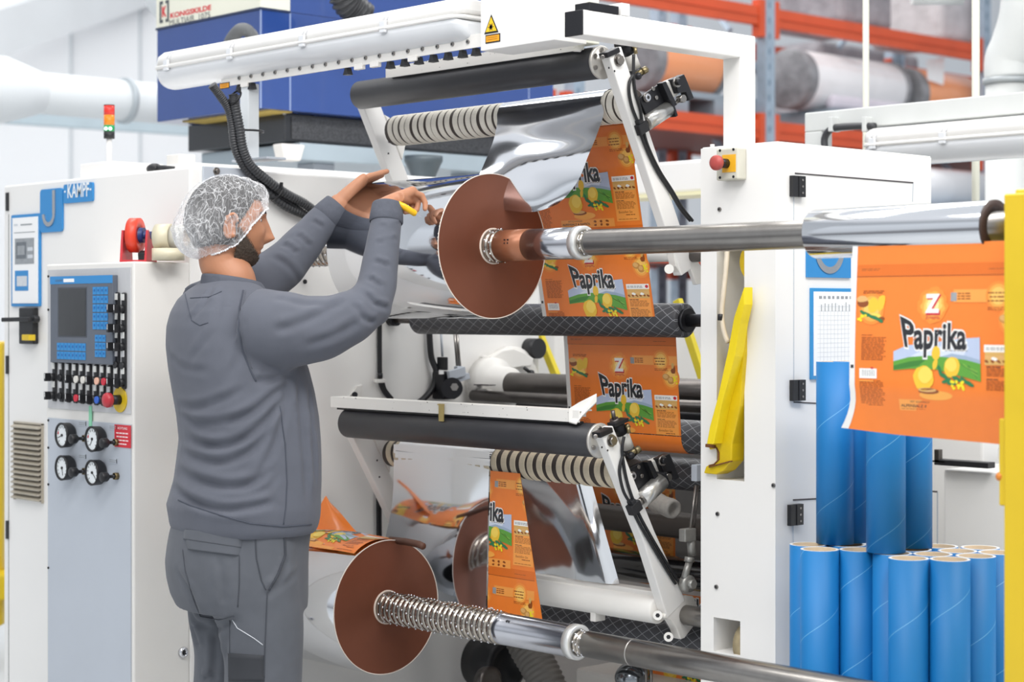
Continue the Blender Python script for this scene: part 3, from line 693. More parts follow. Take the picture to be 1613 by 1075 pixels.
plain(900, 650, 4.20, .033, -4.54, -3.16, BLACKS, 'steel_shaft', 'dark roller under the thick steel shaft, partly behind the white bar', 'shaft', GRP)
plain(1000, 820, 4.00, .038, -4.50, -3.16, mat('dark_brown_roller', '#4A4440', .45, .3, noise=(9, .8)), 'dark_roller', 'dark brown roller crossing behind the lower right arm, between two strips of orange film', 'roller', GRP)
plain(1030, 897, 4.02, .046, P(958, 890, Y=4.02).x, -3.16, mat('gloss_black', '#17171A', .18, noise=(9, .8), coat=.5), 'glossy_black_roller', 'glossy black roller end behind the lower white cross tube', 'roller', GRP)

# ---------------------------------------------------------------- cast flange, brackets and cables on the left side plate
t = thing('cast_flange', P(790, 650, X=-4.45), 'white cast flange clamping the thick dark shaft to the left side plate', 'flange')
def pl(px, py, dx=.02): return P(px, py, X=XL + dx)
m = MB(); c = pl(800, 600, 0); m.lathe(c, (1, 0, 0), [(0, 0), (0, .115), (.025, .115), (.03, .11), (.03, 0)], WHITE2, 40); m.build('back_flange', t)
m = MB(); z = rz(950, 612, 4.10); m.lathe((XL + .03, 4.10, z), (1, 0, 0), [(0, 0), (0, .088), (.05, .083), (.055, .060), (.12, .054), (.12, 0)], WHITE2, 36); m.build('clamp_hub', t)
m = MB(); m.prism([pl(x, y, .03) for x, y in ((756, 575), (765, 562), (783, 552), (800, 549), (818, 556), (832, 565), (828, 577), (812, 578), (790, 582))], (.03, 0, 0), WHITE2); m.build('upper_lug', t, .004)
m = MB(); m.prism([pl(x, y, .08) for x, y in ((750, 612), (800, 622), (805, 628), (796, 645), (770, 632), (756, 630))], (.04, 0, 0), WHITE2); m.build('lower_lug', t, .004)
m = MB(); m.box((XL + .08, 4.00, z - .002), (XL + .152, 4.03, z + .001), GAP); m.build('clamp_slot', t)
tag(MB().cyl(pl(833, 549, 0), pl(833, 549, 0) + Vector((.05, 0, 0)), .034, BLACK, 32).build('black_round_stub'), 'black round stub in the white side plate above the cast flange', 'stub')
m = MB(); m.cyl(pl(759, 567, 0), pl(759, 567, 0) + Vector((.03, 0, 0)), .014, WHITE2, 20); m.cyl(pl(759, 567, .03), pl(759, 567, .032), .008, BLACK, 16); tag(m.build('white_boss'), 'small white boss with a dark hole left of the cast flange', 'boss')
tag(MB().tube([pl(826, 580, .1), pl(836, 588, .1)], .006, BLACK, 10).ball(pl(837, 588, .1), .011, BLACK).build('locking_screw'), 'small black locking screw on top of the cast flange', 'screw')
# black switch unit with fork bracket hanging from two rods
t = thing('switch_unit', pl(695, 640, .05), 'black sensor unit with metal fork bracket on the side plate left of the flange', 'sensor')
m = MB(); m.box(pl(688, 583, .03), pl(706, 563, .08), BLACK); m.build('switch_box', t, .003)
m = MB(); c = pl(700, 607, .05); m.obox(c, (.03, 0, 0), (0, .028, 0), (0, 0, .045), BLACKS); m.build('sensor_body', t, .006)
m = MB(); m.cyl(pl(712, 612, .06), pl(712, 612, .12), .034, BLACKS, 28); m.cyl(pl(716, 610, .12), pl(716, 610, .128), .013, STEEL, 6); m.build('round_housing', t)
m = MB(); a = pl(706, 582, .10); b = pl(735, 578, .10)
m.bar(pl(706, 592, .1), pl(732, 585, .1), .03, .012, GREYP); m.bar(pl(706, 600, .07), pl(732, 592, .07), .02, .05, GREYP); m.obox(pl(722, 587, .09), (.008, 0, 0), (0, .012, 0), (0, 0, .02), GREYP); m.build('fork_bracket', t, .002)
m = MB(); m.box(pl(691, 590, .11), pl(699, 584, .115), PAPER); m.build('label_plate', t)
for px in (715.5, 719.5):
    m = MB(); m.cyl(pl(px, 520, .06), pl(px + 5, 580, .06), .0045, STEEL, 10); m.build('rod', t)
m = MB(); m.cyl(pl(694, 515, .03), pl(697, 562, .03), .004, GREYP, 8); m.build('thin_rod', t)
def cable(pts, r, mm, name, label, cat='cable', grp=None, n=28):
    return tag(MB().tube(catmull(pts, n), r, mm, 10).build(name), label, cat, grp)
cable([pl(*p) for p in ((675, 500, .02), (679, 560, .02), (687, 585, .03), (682, 610, .03), (668, 628, .03), (650, 640, .02))], .010, BLACK, 'black_cable', 'thick black cable behind the switch unit on the side plate')
cable([pl(*p) for p in ((598, 505, .01), (598, 560, .01), (599, 598, .01), (604, 615, .01), (614, 628, .01))], .0075, BLACK, 'black_cable', 'black cable running straight down the white plate beside the raised elbow')
cable([pl(*p) for p in ((603, 600, .012), (607, 614, .012), (618, 628, .012))], .005, BLACK, 'thin_cable', 'thin black cable curving under the white clip on the side plate')
m = MB(); m.bar(pl(590, 601, .018), pl(606, 600, .018), .012, .012, WHITE2); tag(m.build('cable_clip', None, .002), 'white clip holding the black cable to the side plate', 'clip')
m = MB(); m.cyl(pl(599, 595, .018), pl(599, 588, .018), .008, BLACK, 10); tag(m.build('cable_tie'), 'black cable tie just above the white clip', 'cable tie')
for k, px in enumerate((594.5, 599)):
    cable([pl(px, 775, .012), pl(px, 800, .012), pl(px + .5, 850, .012)], .0045, BLACK, 'vertical_cable', ('left' if k == 0 else 'right') + ' one of two thin black cables going down to the orange film scrap', 'cable')
m = MB(); c = pl(555, 622, 0)
m.prism([pl(x, y, 0) for x, y in ((541, 632), (560, 608), (568, 606), (566, 632))], (.012, 0, 0), WHITE2); tag(m.build('corner_bracket', None, .002), 'small white corner bracket behind the left end of the chipped bar', 'bracket')
m = MB(); m.cyl(pl(559, 622, .012), pl(559, 622, .03), .009, BLACKS, 10); tag(m.build('black_fitting'), 'black fitting on the small white corner bracket', 'fitting')

# ---------------------------------------------------------------- chipped white angle bars above the contact rollers
CHIP = mat('dark_chips', '#55504B', .8, noise=(60, .8))
def angle_bar(Y, z, x0, x1, label, tabdir):
    t = thing('angle_bar', ((x0 + x1) / 2, Y, z - .02), label, 'bar', 'white angle bars over the black rollers')
    m = MB(); m.box((x0, Y - .003, z - .020), (x1, Y + .001, z + .012), WHITE2); m.box((x0, Y, z + .008), (x1, Y + .045, z + .012), WHITE2); m.build('profile', t, .001)
    m = MB(); m.box((x0 + .02, Y + .006, z - .026), (x1 - .005, Y + .02, z - .018), BLACK); m.build('dark_slot_strip', t)  # black strip put in for the dark slot under the bar
    m = MB(); c = Vector((x1, Y, z - .004))
    m.prism([c + Vector((-.035, -.004, .016)), c + Vector((-.035, -.004, -.018)), c + Vector((-.008, -.004, -.022)), c + Vector((.006, .006, .0)), c + Vector((.022, .040, .034)), c + Vector((.022, .040, .056)), c + Vector((-.012, .008, .032))], (.003, -.004, .003), WHITE2); m.build('end_tab', t, .001)
    rnd = random.Random(int(z * 1000))
    m = MB()
    for k in range(26):
        x = rnd.uniform(x0 + .03, x1 - .03); zz_ = z + rnd.choice((.010, .009, .004, -.012)); s_ = rnd.uniform(.0008, .0022)
        m.box((x, Y - .0034, zz_), (x + s_ * 1.6, Y - .003, zz_ + s_), CHIP)
    o = m.build('paint_chips', t); o['kind'] = 'stuff'
    return t
za = rz(740, 645, 3.37)
ab = angle_bar(3.37, za + .002, -4.40, -3.36, 'chipped white angle bar above the lower black roller, with a brass clip', 1)
angle_bar(3.385, zcu + .052, -4.16, -3.36, 'white angle bar above the upper black roller, right of the warning triangle', 1)
m = MB(); c = P(695, 640, Y=3.365); BR = mat('brass_clip', '#B9A468', .4, .3, noise=(40, .85)); m.obox(c + Vector((0, .02, .004)), (.012, 0, 0), (0, .024, 0), (0, 0, .0015), BR); m.obox(c + Vector((.004, -.003, -.018)), (.010, 0, 0), (0, .0015, 0), (0, 0, .024), BR); tag(m.build('brass_clip'), 'brass-coloured clip folded over the chipped white bar', 'clip')

# ---------------------------------------------------------------- swing arms with pneumatic gear
XA = -3.30
def arm_set(ax, ay, bx, by, upper, blk):
    """right-hand arm: (ax, ay) sets the top bolt, (bx, by) the foot"""
    nm = 'upper' if upper else 'lower'
    X = XA; s = P
    A = s(ax, ay, X=X); B = s(bx, by, X=X)
    def q(dx, dy, x=0.0): return P(ax + dx, ay + dy, X=X + x)
    t = thing('swing_arm', B, ('upper' if upper else 'lower') + ' right white swing arm ' + ('beside the top post, reaching down to the bare shaft' if upper else 'with a four-cornered foot plate beside the right frame'), 'machine arm', 'white swing arms')
    d = (B - A).normalized(); n = d.cross(Vector((1, 0, 0))).normalized()
    m = MB()
    if upper: m.bar(A - d * .028, B, .054, .030, WHITE)
    else:
        w0, w1 = .024, .030
        m.prism([A - d * .03 + n * w0, A - d * .03 - n * w0, A + (B - A) * .55 - n * w0, B - n * w1 * 1.2, B + n * w1 * 1.5, A + (B - A) * .55 + n * w0], (.030, 0, 0), WHITE)
        for v in m.v: v.x -= .015
    m.build('arm_beam', t, .003)
    c = A + Vector((.015, 0, 0)); m = MB(); m.cyl(c, c + Vector((.003, 0, 0)), .016, STEEL, 20); m.cyl(c + Vector((.003, 0, 0)), c + Vector((.012, 0, 0)), .012, STEEL, 6); m.build('hex_bolt', t)
    for dx, dy in ((1, 16), (-8, 11)):
        c = q(dx, dy, .0152); m = MB(); m.cyl(c, c + Vector((.0006, 0, 0)), .0028, BLACK, 10); m.build('small_hole', t)
    # black top bracket
    m = MB(); m.bar(q(-17, -8, .005), q(3, -17, .005), .014, .03, BLACKS); m.cyl(q(-18, -6, .01), q(-18, -6, .03), .006, STEEL, 12); m.build('top_bracket', t, .002)
    # nozzle valve with white body
    q0 = q; q = lambda dx, dy, x=0.0: q0(dx + 7, dy, x)
    t2 = thing('air_cylinder', q(22, 10, .0), ('short white air valve with brass fitting at the ' + nm + ' end of the right swing arm'), 'valve', 'air valves on the arm ends')
    m = MB(); m.bar(q(4, -28, -.01), q(8, -14, -.01), .008, .008, BLACKS); m.cyl(q(2, -47, -.01), q(5, -30, -.01), .0055, DSTEEL, 10); m.cyl(q(4, -34, -.01), q(7, -26, -.01), .012, DSTEEL, 14); m.build('plunger', t2)
    m = MB(); m.cyl(q(8, -28, -.01), q(17, -12, -.01), .017, BLACKS, 20); m.build('upper_sleeve', t2)
    m = MB(); m.cyl(q(17, -12, -.01), q(26, 12, -.01), .0165, mat('dull_white_body', '#CFCDC8', .4, noise=(30, .9)), 22); m.build('white_body', t2)
    m = MB(); m.cyl(q(26, 12, -.01), q(31, 24, -.01), .017, BLACKS, 20); m.build('lower_sleeve', t2)
    m = MB(); m.bar(q(0, -24, .0), q(21, -33, .0), .010, .03, BLACKS); m.build('lever', t2, .001)
    BRS = mat('old_brass', '#8F8262', .35, .8, noise=(60, .85))
    m = MB(); m.cyl(q(22, -20, .005), q(28, -24, .01), .007, BRS, 12); m.cyl(q(26, -21, .012), q(28, -11, .014), .005, BRS, 10); m.build('elbow_fitting', t2)
    m = MB(); m.cyl(q(29, 22, .005), q(43, 12, .01), .0075, BRS, 12); m.cyl(q(38, 17, .012), q(44, 13, .014), .0095, BRS, 6); m.ball(q(31, 24, .012), .010, BLACKS); m.build('lower_fitting', t2)
    q = q0
    # black clamp plate
    t3 = thing('clamp_plate', q(60, 90, 0), ('black clamp block with clevis and silver piston on the ' + nm + ' right arm'), 'clamp', 'clamp blocks on the arms')
    m = MB(); m.prism([q(x, y, -.012) for x, y in ((35, 59), (69, 36), (74, 40), (88, 66), (84, 72), (48, 88))] if upper else [q(x, y, -.012) for x, y in ((24, 47), (55, 32), (76, 52), (68, 68), (36, 86), (20, 60))], (.010, 0, 0), BLACKS); m.build('plate', t3, .002)
    if upper: off = (0, 0)
    else: off = (-12, -2)
    ox, oy = off
    c = q(50 + ox, 58 + oy, -.002); m = MB(); m.cyl(c, c + Vector((.006, 0, 0)), .012, STEEL, 20); m.cyl(c + Vector((.006, 0, 0)), c + Vector((.010, 0, 0)), .0095, CHROME, 16); m.cyl(c + Vector((.010, 0, 0)), c + Vector((.0105, 0, 0)), .005, BLACK, 6); m.build('socket_bolt', t3)
    for dx, dy in ((61, 44), (66, 58)):
        c = q(dx + ox, dy + oy, -.002); m = MB(); m.cyl(c, c + Vector((.004, 0, 0)), .0055, STEEL, 12); m.build('small_bolt', t3)
    m = MB(); m.prism([q(x + ox, y + oy, -.002) for x, y in ((67, 36), (73, 33), (91, 70), (84, 74))], (.02, 0, 0), BLACKS); m.build('upright', t3, .001)
    RB = mat('white_block', '#DAD8D3', .45, noise=(30, .93))
    m = MB(); m.prism([q(x + ox, y + oy, -.03) for x, y in ((72, 34), (92, 26), (100, 46), (83, 60))], (.025, 0, 0), RB); m.build('white_block', t3, .003)
    m = MB(); m.prism([q(x + ox, y + oy, -.01) for x, y in ((84, 30), (101, 22), (104, 28), (117, 60), (110, 64), (104, 50), (92, 52))], (.022, 0, 0), BLACKS); m.build('clevis', t3, .002)
    c = q(98 + ox, 34 + oy, .012); m = MB(); m.cyl(c, c + Vector((.006, 0, 0)), .0135, STEEL, 20); m.cyl(c + Vector((.006, 0, 0)), c + Vector((.015, 0, 0)), .009, BLACKS, 6); m.build('clevis_bolt', t3)
    # silver piston
    a, b = (q(50, 99, .0), q(85, 76, .0)) if upper else (q(53, 95, .012), q(86, 64, .012)); dd = (b - a).normalized()
    m = MB(); m.cyl(a, b, .0205 if upper else .023, mat('bright_aluminium', '#D6D4D0', .28, .85, noise=(30, .9)), 28); m.build('piston_barrel', t3)
    m = MB(); m.cyl(a - dd * .014, a, .012, STEEL, 20); m.build('piston_cap', t3)
    m = MB(); m.obox(b + dd * .004, dd * .005, Vector((.02, 0, 0)), dd.cross(Vector((1, 0, 0))).normalized() * .024, BLACKS); m.build('front_flange', t3, .002)
    m = MB(); m.cyl(b, q(104 + ox, 61 + oy, 0), .0055, STEEL, 14); c = q(105 + ox, 60 + oy, .0); m.cyl(c - Vector((.008, 0, 0)), c + Vector((.012, 0, 0)), .0105, STEEL, 16); m.build('piston_rod', t3)
    # cable tie + hoses
    m = MB(); m.obox(q(43, 106, .02), Vector((.012, 0, 0)), d * .014, n * .018, BLACK); m.obox(q(40, 100, .02), Vector((.010, 0, 0)), d * .012, n * .008, BLACK); m.build('hose_clamp', t, .002)
    return t, A, B
ua, UA, UB = arm_set(967, 96, 1077, 428, True, 0)
la, LA, LB = arm_set(956, 694, 1061, 958, False, 0)
def qa(ax, ay): return lambda dx, dy, x=0.02: P(ax + dx, ay + dy, X=XA + x)
q = qa(967, 96)
cable([q(31, -10), q(31, 25), q(34, 50), q(42, 78), q(45, 100), q(52, 130), q(70, 170), q(92, 205), q(108, 232), q(124, 252)], .0042, BLACK, 'air_hose', 'black air hose from the brass elbow down the upper right arm', 'hose', 'air hoses on the arms', 50)
cable([q(31, 22), q(25, 32), q(24, 50), q(29, 74), q(38, 98), q(47, 128), q(66, 170), q(88, 205), q(104, 232), q(120, 252)], .0042, BLACK, 'air_hose', 'black air hose looping out beside the other one on the upper right arm', 'hose', 'air hoses on the arms', 50)
q = qa(956, 694)
cable([q(27, -6), q(24, 12), q(26, 36), q(32, 66), q(42, 96), q(52, 120), q(74, 160), q(98, 200), q(112, 222)], .0042, BLACK, 'air_hose', 'right-hand black air hose along the lower right arm', 'hose', 'air hoses on the arms', 50)
cable([q(27, 20), q(22, 34), q(20, 52), q(26, 80), q(38, 102), q(47, 124), q(70, 164), q(94, 204), q(108, 226)], .0042, BLACK, 'air_hose', 'left-hand black air hose along the lower right arm', 'hose', 'air hoses on the arms', 50)
# feet of the arms: upper fork and lower cornered plate
def pa(px, py, x=0): return P(px, py, X=XA + x)
m = MB(); m.cyl(pa(1054, 424, .0), pa(1054, 424, .04), .0125, WHITE2, 20); m.build('clamp_ring', ua)
m = MB(); m.prism([pa(x, y, -.012) for x, y in ((1050, 398), (1072, 400), (1084, 418), (1080, 426), (1062, 432), (1054, 420))], (.024, 0, 0), WHITE2); m.build('foot_plate', ua, .002)
m = MB(); m.prism([pa(x, y, .0) for x, y in ((1076, 400), (1086, 400), (1104, 430), (1104, 446), (1091, 449), (1080, 420))], (.015, 0, 0), WHITE2)
tag(m.build('hanging_lug', None, .002), 'white lug hanging under the bare shaft next to the right frame', 'bracket')
plain(1085, 404, 3.72, .016, XA - .02, XRI - .002, DSTEEL, 'pivot_stub', 'short dark pivot stub between the upper arm foot and the right frame', 'shaft', 'pivot stubs')
plain(1000, 402, 3.74, .021, XL, XA - .012, WHITE2, 'white_cross_tube', 'white cross tube behind the orange film at the foot of the upper arms', 'tube', 'white cross tubes')
m = MB(); m.prism([pa(x, y, -.014) for x, y in ((1055, 944), (1062, 936), (1080, 938), (1090, 960), (1096, 965), (1066, 1004), (1060, 1006), (1054, 990), (1046, 977), (1034, 972), (1036, 966), (1044, 960))], (.028, 0, 0), WHITE2); m.build('foot_plate', la, .003)
for px, py in ((1036, 970), (1053, 1004)):
    m = MB(); m.cyl(pa(px, py, -.014), pa(px, py, .026), .0125, WHITE2, 20); m.cyl(pa(px, py, .026), pa(px, py, .0265), .006, BLACK, 6); m.build('socket_screw', la)
plain(1085, 970, 3.69, .0265, XA + .014, XRI - .002, STEEL, 'pivot_stub', 'short grey pivot stub between the lower arm foot and the right frame', 'shaft', 'pivot stubs')
zt_ = rz(950, 948, 3.62)
tt = thing('white_cross_tube', (-3.9, 3.62, zt_ - .04), 'large white cross tube between the feet of the lower arms', 'tube', 'white cross tubes')
roller_mesh(-4.30, XA - .015, 3.62, zt_, .036, WHITE2).build('tube', tt)
m = MB(); m.box((-4.30, 3.615, zt_ + .030), (XA - .015, 3.66, zt_ + .048), WHITE2); m.build('top_rail', tt, .003)
m = MB(); m.box((-3.55, 3.60, zt_ - .055), (-3.53, 3.64, zt_ - .03), WHITE2); m.build('lug', tt, .002)
# link rod with fork head at the lower right
t = thing('link_rod', pa(1085, 920, .0), 'grey link rod with fork head and ring end beside the right frame', 'rod')
m = MB(); m.cyl(pa(1096, 765, .03), pa(1086, 845, .03), .0035, STEEL, 10); m.cyl(pa(1100, 765, .03), pa(1092, 845, .03), .003, DSTEEL, 10); m.build('rod', t)
CG = mat('cast_grey', '#A9A8A4', .4, .6, noise=(40, .85))
m = MB(); m.obox(pa(1083, 843, .03), (.012, 0, 0), (0, .022, 0), (0, 0, .017), CG); m.build('fork_head', t, .003)
m = MB(); m.cyl(pa(1088, 850, .03), pa(1090, 876, .03), .011, CG, 16); m.cyl(pa(1086, 878, .03), pa(1085, 886, .03), .013, CG, 6); m.cyl(pa(1086, 884, .03), pa(1078, 912, .03), .0095, CG, 16); m.build('threaded_stem', t)
m = MB(); c = pa(1078, 919, .02); m.lathe(c, (1, 0, 0), [(0, .008), (0, .0225), (.02, .0225), (.02, .008)], CG, 28); m.cyl(c + Vector((.014, 0, 0)), c + Vector((.034, 0, 0)), .013, CG, 6); m.cyl(c - Vector((.04, 0, 0)), c, .010, DSTEEL, 14); m.build('ring_end', t)
m = MB(); m.obox(pa(1100, 745, .025), (.01, 0, 0), (0, .018, 0), (0, 0, .022), GREYP); m.build('top_lug', t, .002)
# left arms
def left_arm(ax, ay, bx, by, label, brd):
    X = -4.365; A = P(ax, ay, X=X); B = P(bx, by, X=X); m = MB(); t = thing('swing_arm', B, label, 'machine arm', 'white swing arms')
    d = (B - A).normalized(); n = d.cross(Vector((1, 0, 0))).normalized()
    m.bar(A, B, .062, .032, WHITE); m.build('arm_beam', t, .003)
    if n.y < 0: n = -n
    c = A + (B - A) * brd; m = MB(); m.prism([c + n * .03 - d * .06, c + n * .085 + d * .0, c + n * .085 + d * .03, c + n * .03 + d * .09], (.02, 0, 0), WHITE2); m.build('roller_bracket', t, .003)
    for k in (0.0, .09): c2 = A + (B - A) * (brd + .06 + k) + Vector((.0162, 0, 0)) + n * (.01 - k * .2); m = MB(); m.cyl(c2, c2 + Vector((.0006, 0, 0)), .003, BLACK, 10); m.build('small_hole', t)
    return t
left_arm(578, 160, 640, 320, 'upper left white swing arm behind the raised hands', .35)
left_arm(558, 672, 668, 900, 'lower left white swing arm partly behind the hanging silver film', .18)
cable([P(x, y, X=-4.395) for x, y in ((556, 690), (560, 710), (572, 735), (584, 755), (592, 775))], .0045, BLACK, 'air_hose', 'black air hose behind the lower left arm', 'hose', 'air hoses on the arms')
cable([P(x, y, X=-4.395) for x, y in ((572, 160), (578, 195), (588, 225), (598, 245), (606, 262))], .0045, BLACK, 'air_hose', 'black air hose behind the upper left arm', 'hose', 'air hoses on the arms')

# ---------------------------------------------------------------- SHAFTS AND REELS
YS = 3.306
def line_z(px, py): return rz(px, py, YS)
ZU = line_z(777, 388); ZL = line_z(610, 957)
RING = mat('knurled_ring_steel', '#B4ACA2', .22, 1.0, noise=(60, .85))
def rings(mb, xa, xb, z, r, pitch, mm=None):
    n = max(1, int(round((xb - xa) / pitch))); p = (xb - xa) / n; prof = [(0, 0)]
    for k in range(n):
        b = k * p; prof += [(b, r - .003), (b + p * .12, r - .003), (b + p * .16, r), (b + p * .80, r), (b + p * .84, r - .003)]
    prof += [(n * p, r - .003), (n * p, 0)]
    mb.lathe((xa, YS, z), (1, 0, 0), prof, mm or RING, 40)
    for k in range(n):
        for j in range(9):
            a = 2 * PI * (j / 9 + k * .137); c = Vector((xa + (k + .48) * p, YS + math.cos(a) * r, z + math.sin(a) * r)); mb.ball(c, .0032, CHROME, 8, 6)
XUe = Xat(777, YS); XLe = Xat(610, YS)
t = thing('winding_shaft', (-3.2, YS, ZU - .05), 'upper steel winding shaft running to the yellow post at the right edge', 'shaft', 'winding shafts')
m = MB(); rings(m, Xat(470, YS), Xat(600, YS) - .002, ZU, .040, .021); m.build('clamping_rings', t)
m = MB(); rings(m, XUe + .001, Xat(793, YS), ZU, .044, .016); m.build('clamping_rings', t)
m = MB(); m.cyl((Xat(792, YS), YS, ZU), (Xat(836, YS), YS, ZU), .0415, mat('brown_core_tube', '#A2694C', .35, .3, noise=(9, .9)), 40)
for k in range(4): m.box((Xat(812, YS) + .012 * (k % 2), YS - .0425, ZU + .012 - .009 * (k // 2)), (Xat(812, YS) + .012 * (k % 2) + .004, YS - .040, ZU + .015 - .009 * (k // 2)), BLACK)
m.build('core_tube', t)
m = MB(); m.cyl((Xat(835, YS), YS, ZU), (Xat(911, YS), YS, ZU), .0405, SLEEVE, 44); m.build('sleeve', t)
m = MB(); m.lathe((Xat(911, YS), YS, ZU), (1, 0, 0), [(0, .04), (0, .043), (.022, .043), (.024, .041), (.024, .030), (.010, .028), (.010, 0)], mat('bright_collar', '#E2E2E0', .3, .6, noise=(20, .95)), 40); m.build('collar', t)
m = MB(); m.lathe((Xat(915, YS), YS, ZU), (1, 0, 0), [(0, .026), (.03, .026), (.032, .032), (.04, .0325), (Xat(1290, YS) - Xat(915, YS) , .0325)], STEEL, 44); m.cyl((Xat(1290, YS) - .002, YS, ZU), (-2.02, YS, ZU), .0325, STEEL, 40); m.build('bare_shaft', t)
m = MB(); rings(m, Xat(917, YS), Xat(928, YS), ZU, .030, .011); m.build('thread_rings', t)
m = MB(); m.cyl((XL + .001, YS, ZU), (Xat(470, YS) - .001, YS, ZU), .034, BLACK, 28); m.build('drive_hub', t)
# upper reel
def reel(xa, xb, z, r, name, label, ri=.047):
    t = thing(name, ((xa + xb) / 2, YS, z - r), label, 'reel', 'large silver film reels')
    m = MB(); m.lathe((xa, YS, z), (1, 0, 0), [(0, ri), (0, r - .001), (.001, r), (xb - xa - .0015, r)], FOILR, 160); m.build('wound_foil', t)
    m = MB(); prof = []; nr = 60
    for k in range(nr + 1): rr = ri + (r - ri) * k / nr; prof.append((.0006 * (k % 2) * .5, rr))
    m.lathe((xb - .0012, YS, z), (1, 0, 0), prof, COPPER, 128); m.build('brown_end_face', t)
    m = MB(); m.lathe((xb - .001, YS, z), (1, 0, 0), [(0, r - .0025), (.001, r - .0022), (.001, r), (-.002, r)], mat('pale_edge', '#E8DDD2', .4, noise=(20, .95)), 128)
    m.build('pale_rim', t)
    m = MB(); m.lathe((xb - .004, YS, z), (1, 0, 0), [(0, ri + .001), (.006, ri + .001), (.006, ri - .0045), (0, ri - .0045)], mat('pale_core', '#D9C9BC', .6, noise=(30, .9)), 48); m.build('core_rim', t)
    return t
reel(Xat(600, YS), XUe, ZU, .192, 'film_reel', 'upper silver film reel with a brown end, between the hands and the shaft')
# lower
reel(XLe - .44, XLe, ZL, .189, 'film_reel', 'lower silver film reel with a brown end, beside the worker’s thighs'.replace('’', ''))
t = thing('winding_shaft', (-3.2, YS, ZL - .05), 'lower steel winding shaft with a long ringed section, slanting out at the bottom', 'shaft', 'winding shafts')
m = MB(); rings(m, XLe + .001, Xat(792, YS), ZL, .0435, .0205); m.build('clamping_rings', t)
m = MB(); m.lathe((Xat(792, YS), YS, ZL), (1, 0, 0), [(0, .042), (.02, .0425), (.021, .0415), (Xat(905, YS) - Xat(792, YS), .0415)], SLEEVE, 44)
for k in range(2): m.box((Xat(812, YS) + .008 * k, YS - .034, ZL + .026), (Xat(812, YS) + .008 * k + .003, YS - .028, ZL + .031), BLACK)
m.build('sleeve', t)
m = MB(); m.lathe((Xat(903, YS), YS, ZL), (1, 0, 0), [(0, .04), (0, .045), (.020, .045), (.023, .042), (.023, .031), (.010, .028), (.010, 0)], MATS['bright_collar'], 40); m.build('collar', t)
m = MB(); rings(m, Xat(908, YS), Xat(928, YS), ZL, .031, .010); m.build('thread_rings', t)
m = MB(); m.lathe((Xat(925, YS), YS, ZL), (1, 0, 0), [(0, .028), (.004, .033), (-1.95 - Xat(925, YS), .033), (-1.95 - Xat(925, YS), 0)], STEEL, 44); m.build('bare_shaft', t)
m = MB(); m.cyl((Xat(997, YS), YS, ZL), (Xat(999, YS), YS, ZL), .0332, mat('joint_line', '#C0BCB8', .3, .8, noise=(30, .9)), 40); m.build('joint_ring', t)
m = MB(); m.cyl((XL + .001, YS, ZL), (XLe - .442, YS, ZL), .034, BLACK, 28); m.build('drive_hub', t)
# small right reel
XQ0 = Xat(1286, YS); XQ1 = Xat(1566, YS)
t = thing('small_film_reel', ((XQ0 + XQ1) / 2, YS, ZU - .056), 'thin silver film reel on the upper shaft at the right, orange film hanging from it', 'reel')
m = MB(); m.lathe((XQ0, YS, ZU), (1, 0, 0), [(0, .034), (0, .0535), (.002, .0545), (XQ1 - XQ0, .0555)], FOILR, 96); m.build('wound_foil', t)
m = MB(); m.lathe((XQ1, YS, ZU), (1, 0, 0), [(0, .05), (0, .0565), (.005, .0565), (.005, .034), (0, .034)], mat('dark_brown_cap', '#3E2C26', .5, noise=(20, .85)), 64); m.build('brown_end_ring', t)

# ---------------------------------------------------------------- YELLOW POST at the right
t = thing('yellow_post', (-1.91, 3.32, 0), 'tall yellow post at the right edge holding the end of the upper shaft', 'post')
yx = -2.015; zp = Zat(1590, 305, Y=3.2)
m = MB(); m.box((yx, 3.20, 0), (-1.80, 3.24, zp), YELLOW); m.box((yx, 3.24, 0), (-1.80, 3.45, ZU - .07), YELLOW); m.box((yx, 3.24, ZU + .07), (-1.80, 3.45, zp), YELLOW); m.build('column', t, .004)
za_ = Zat(1580, 798, Y=3.2); zb_ = Zat(1580, 660, Y=3.2)
m = MB(); m.box((yx - .014, 3.205, za_), (yx, 3.3, zb_), YELLOW); m.build('side_plate', t, .003)
m = MB(); c = Vector((yx - .014, 3.21, Zat(1575, 752, Y=3.2))); m.ball(c, .009, mat('orange_knob', '#D9822B', .4, noise=(9, .9))); m.build('knob', t)
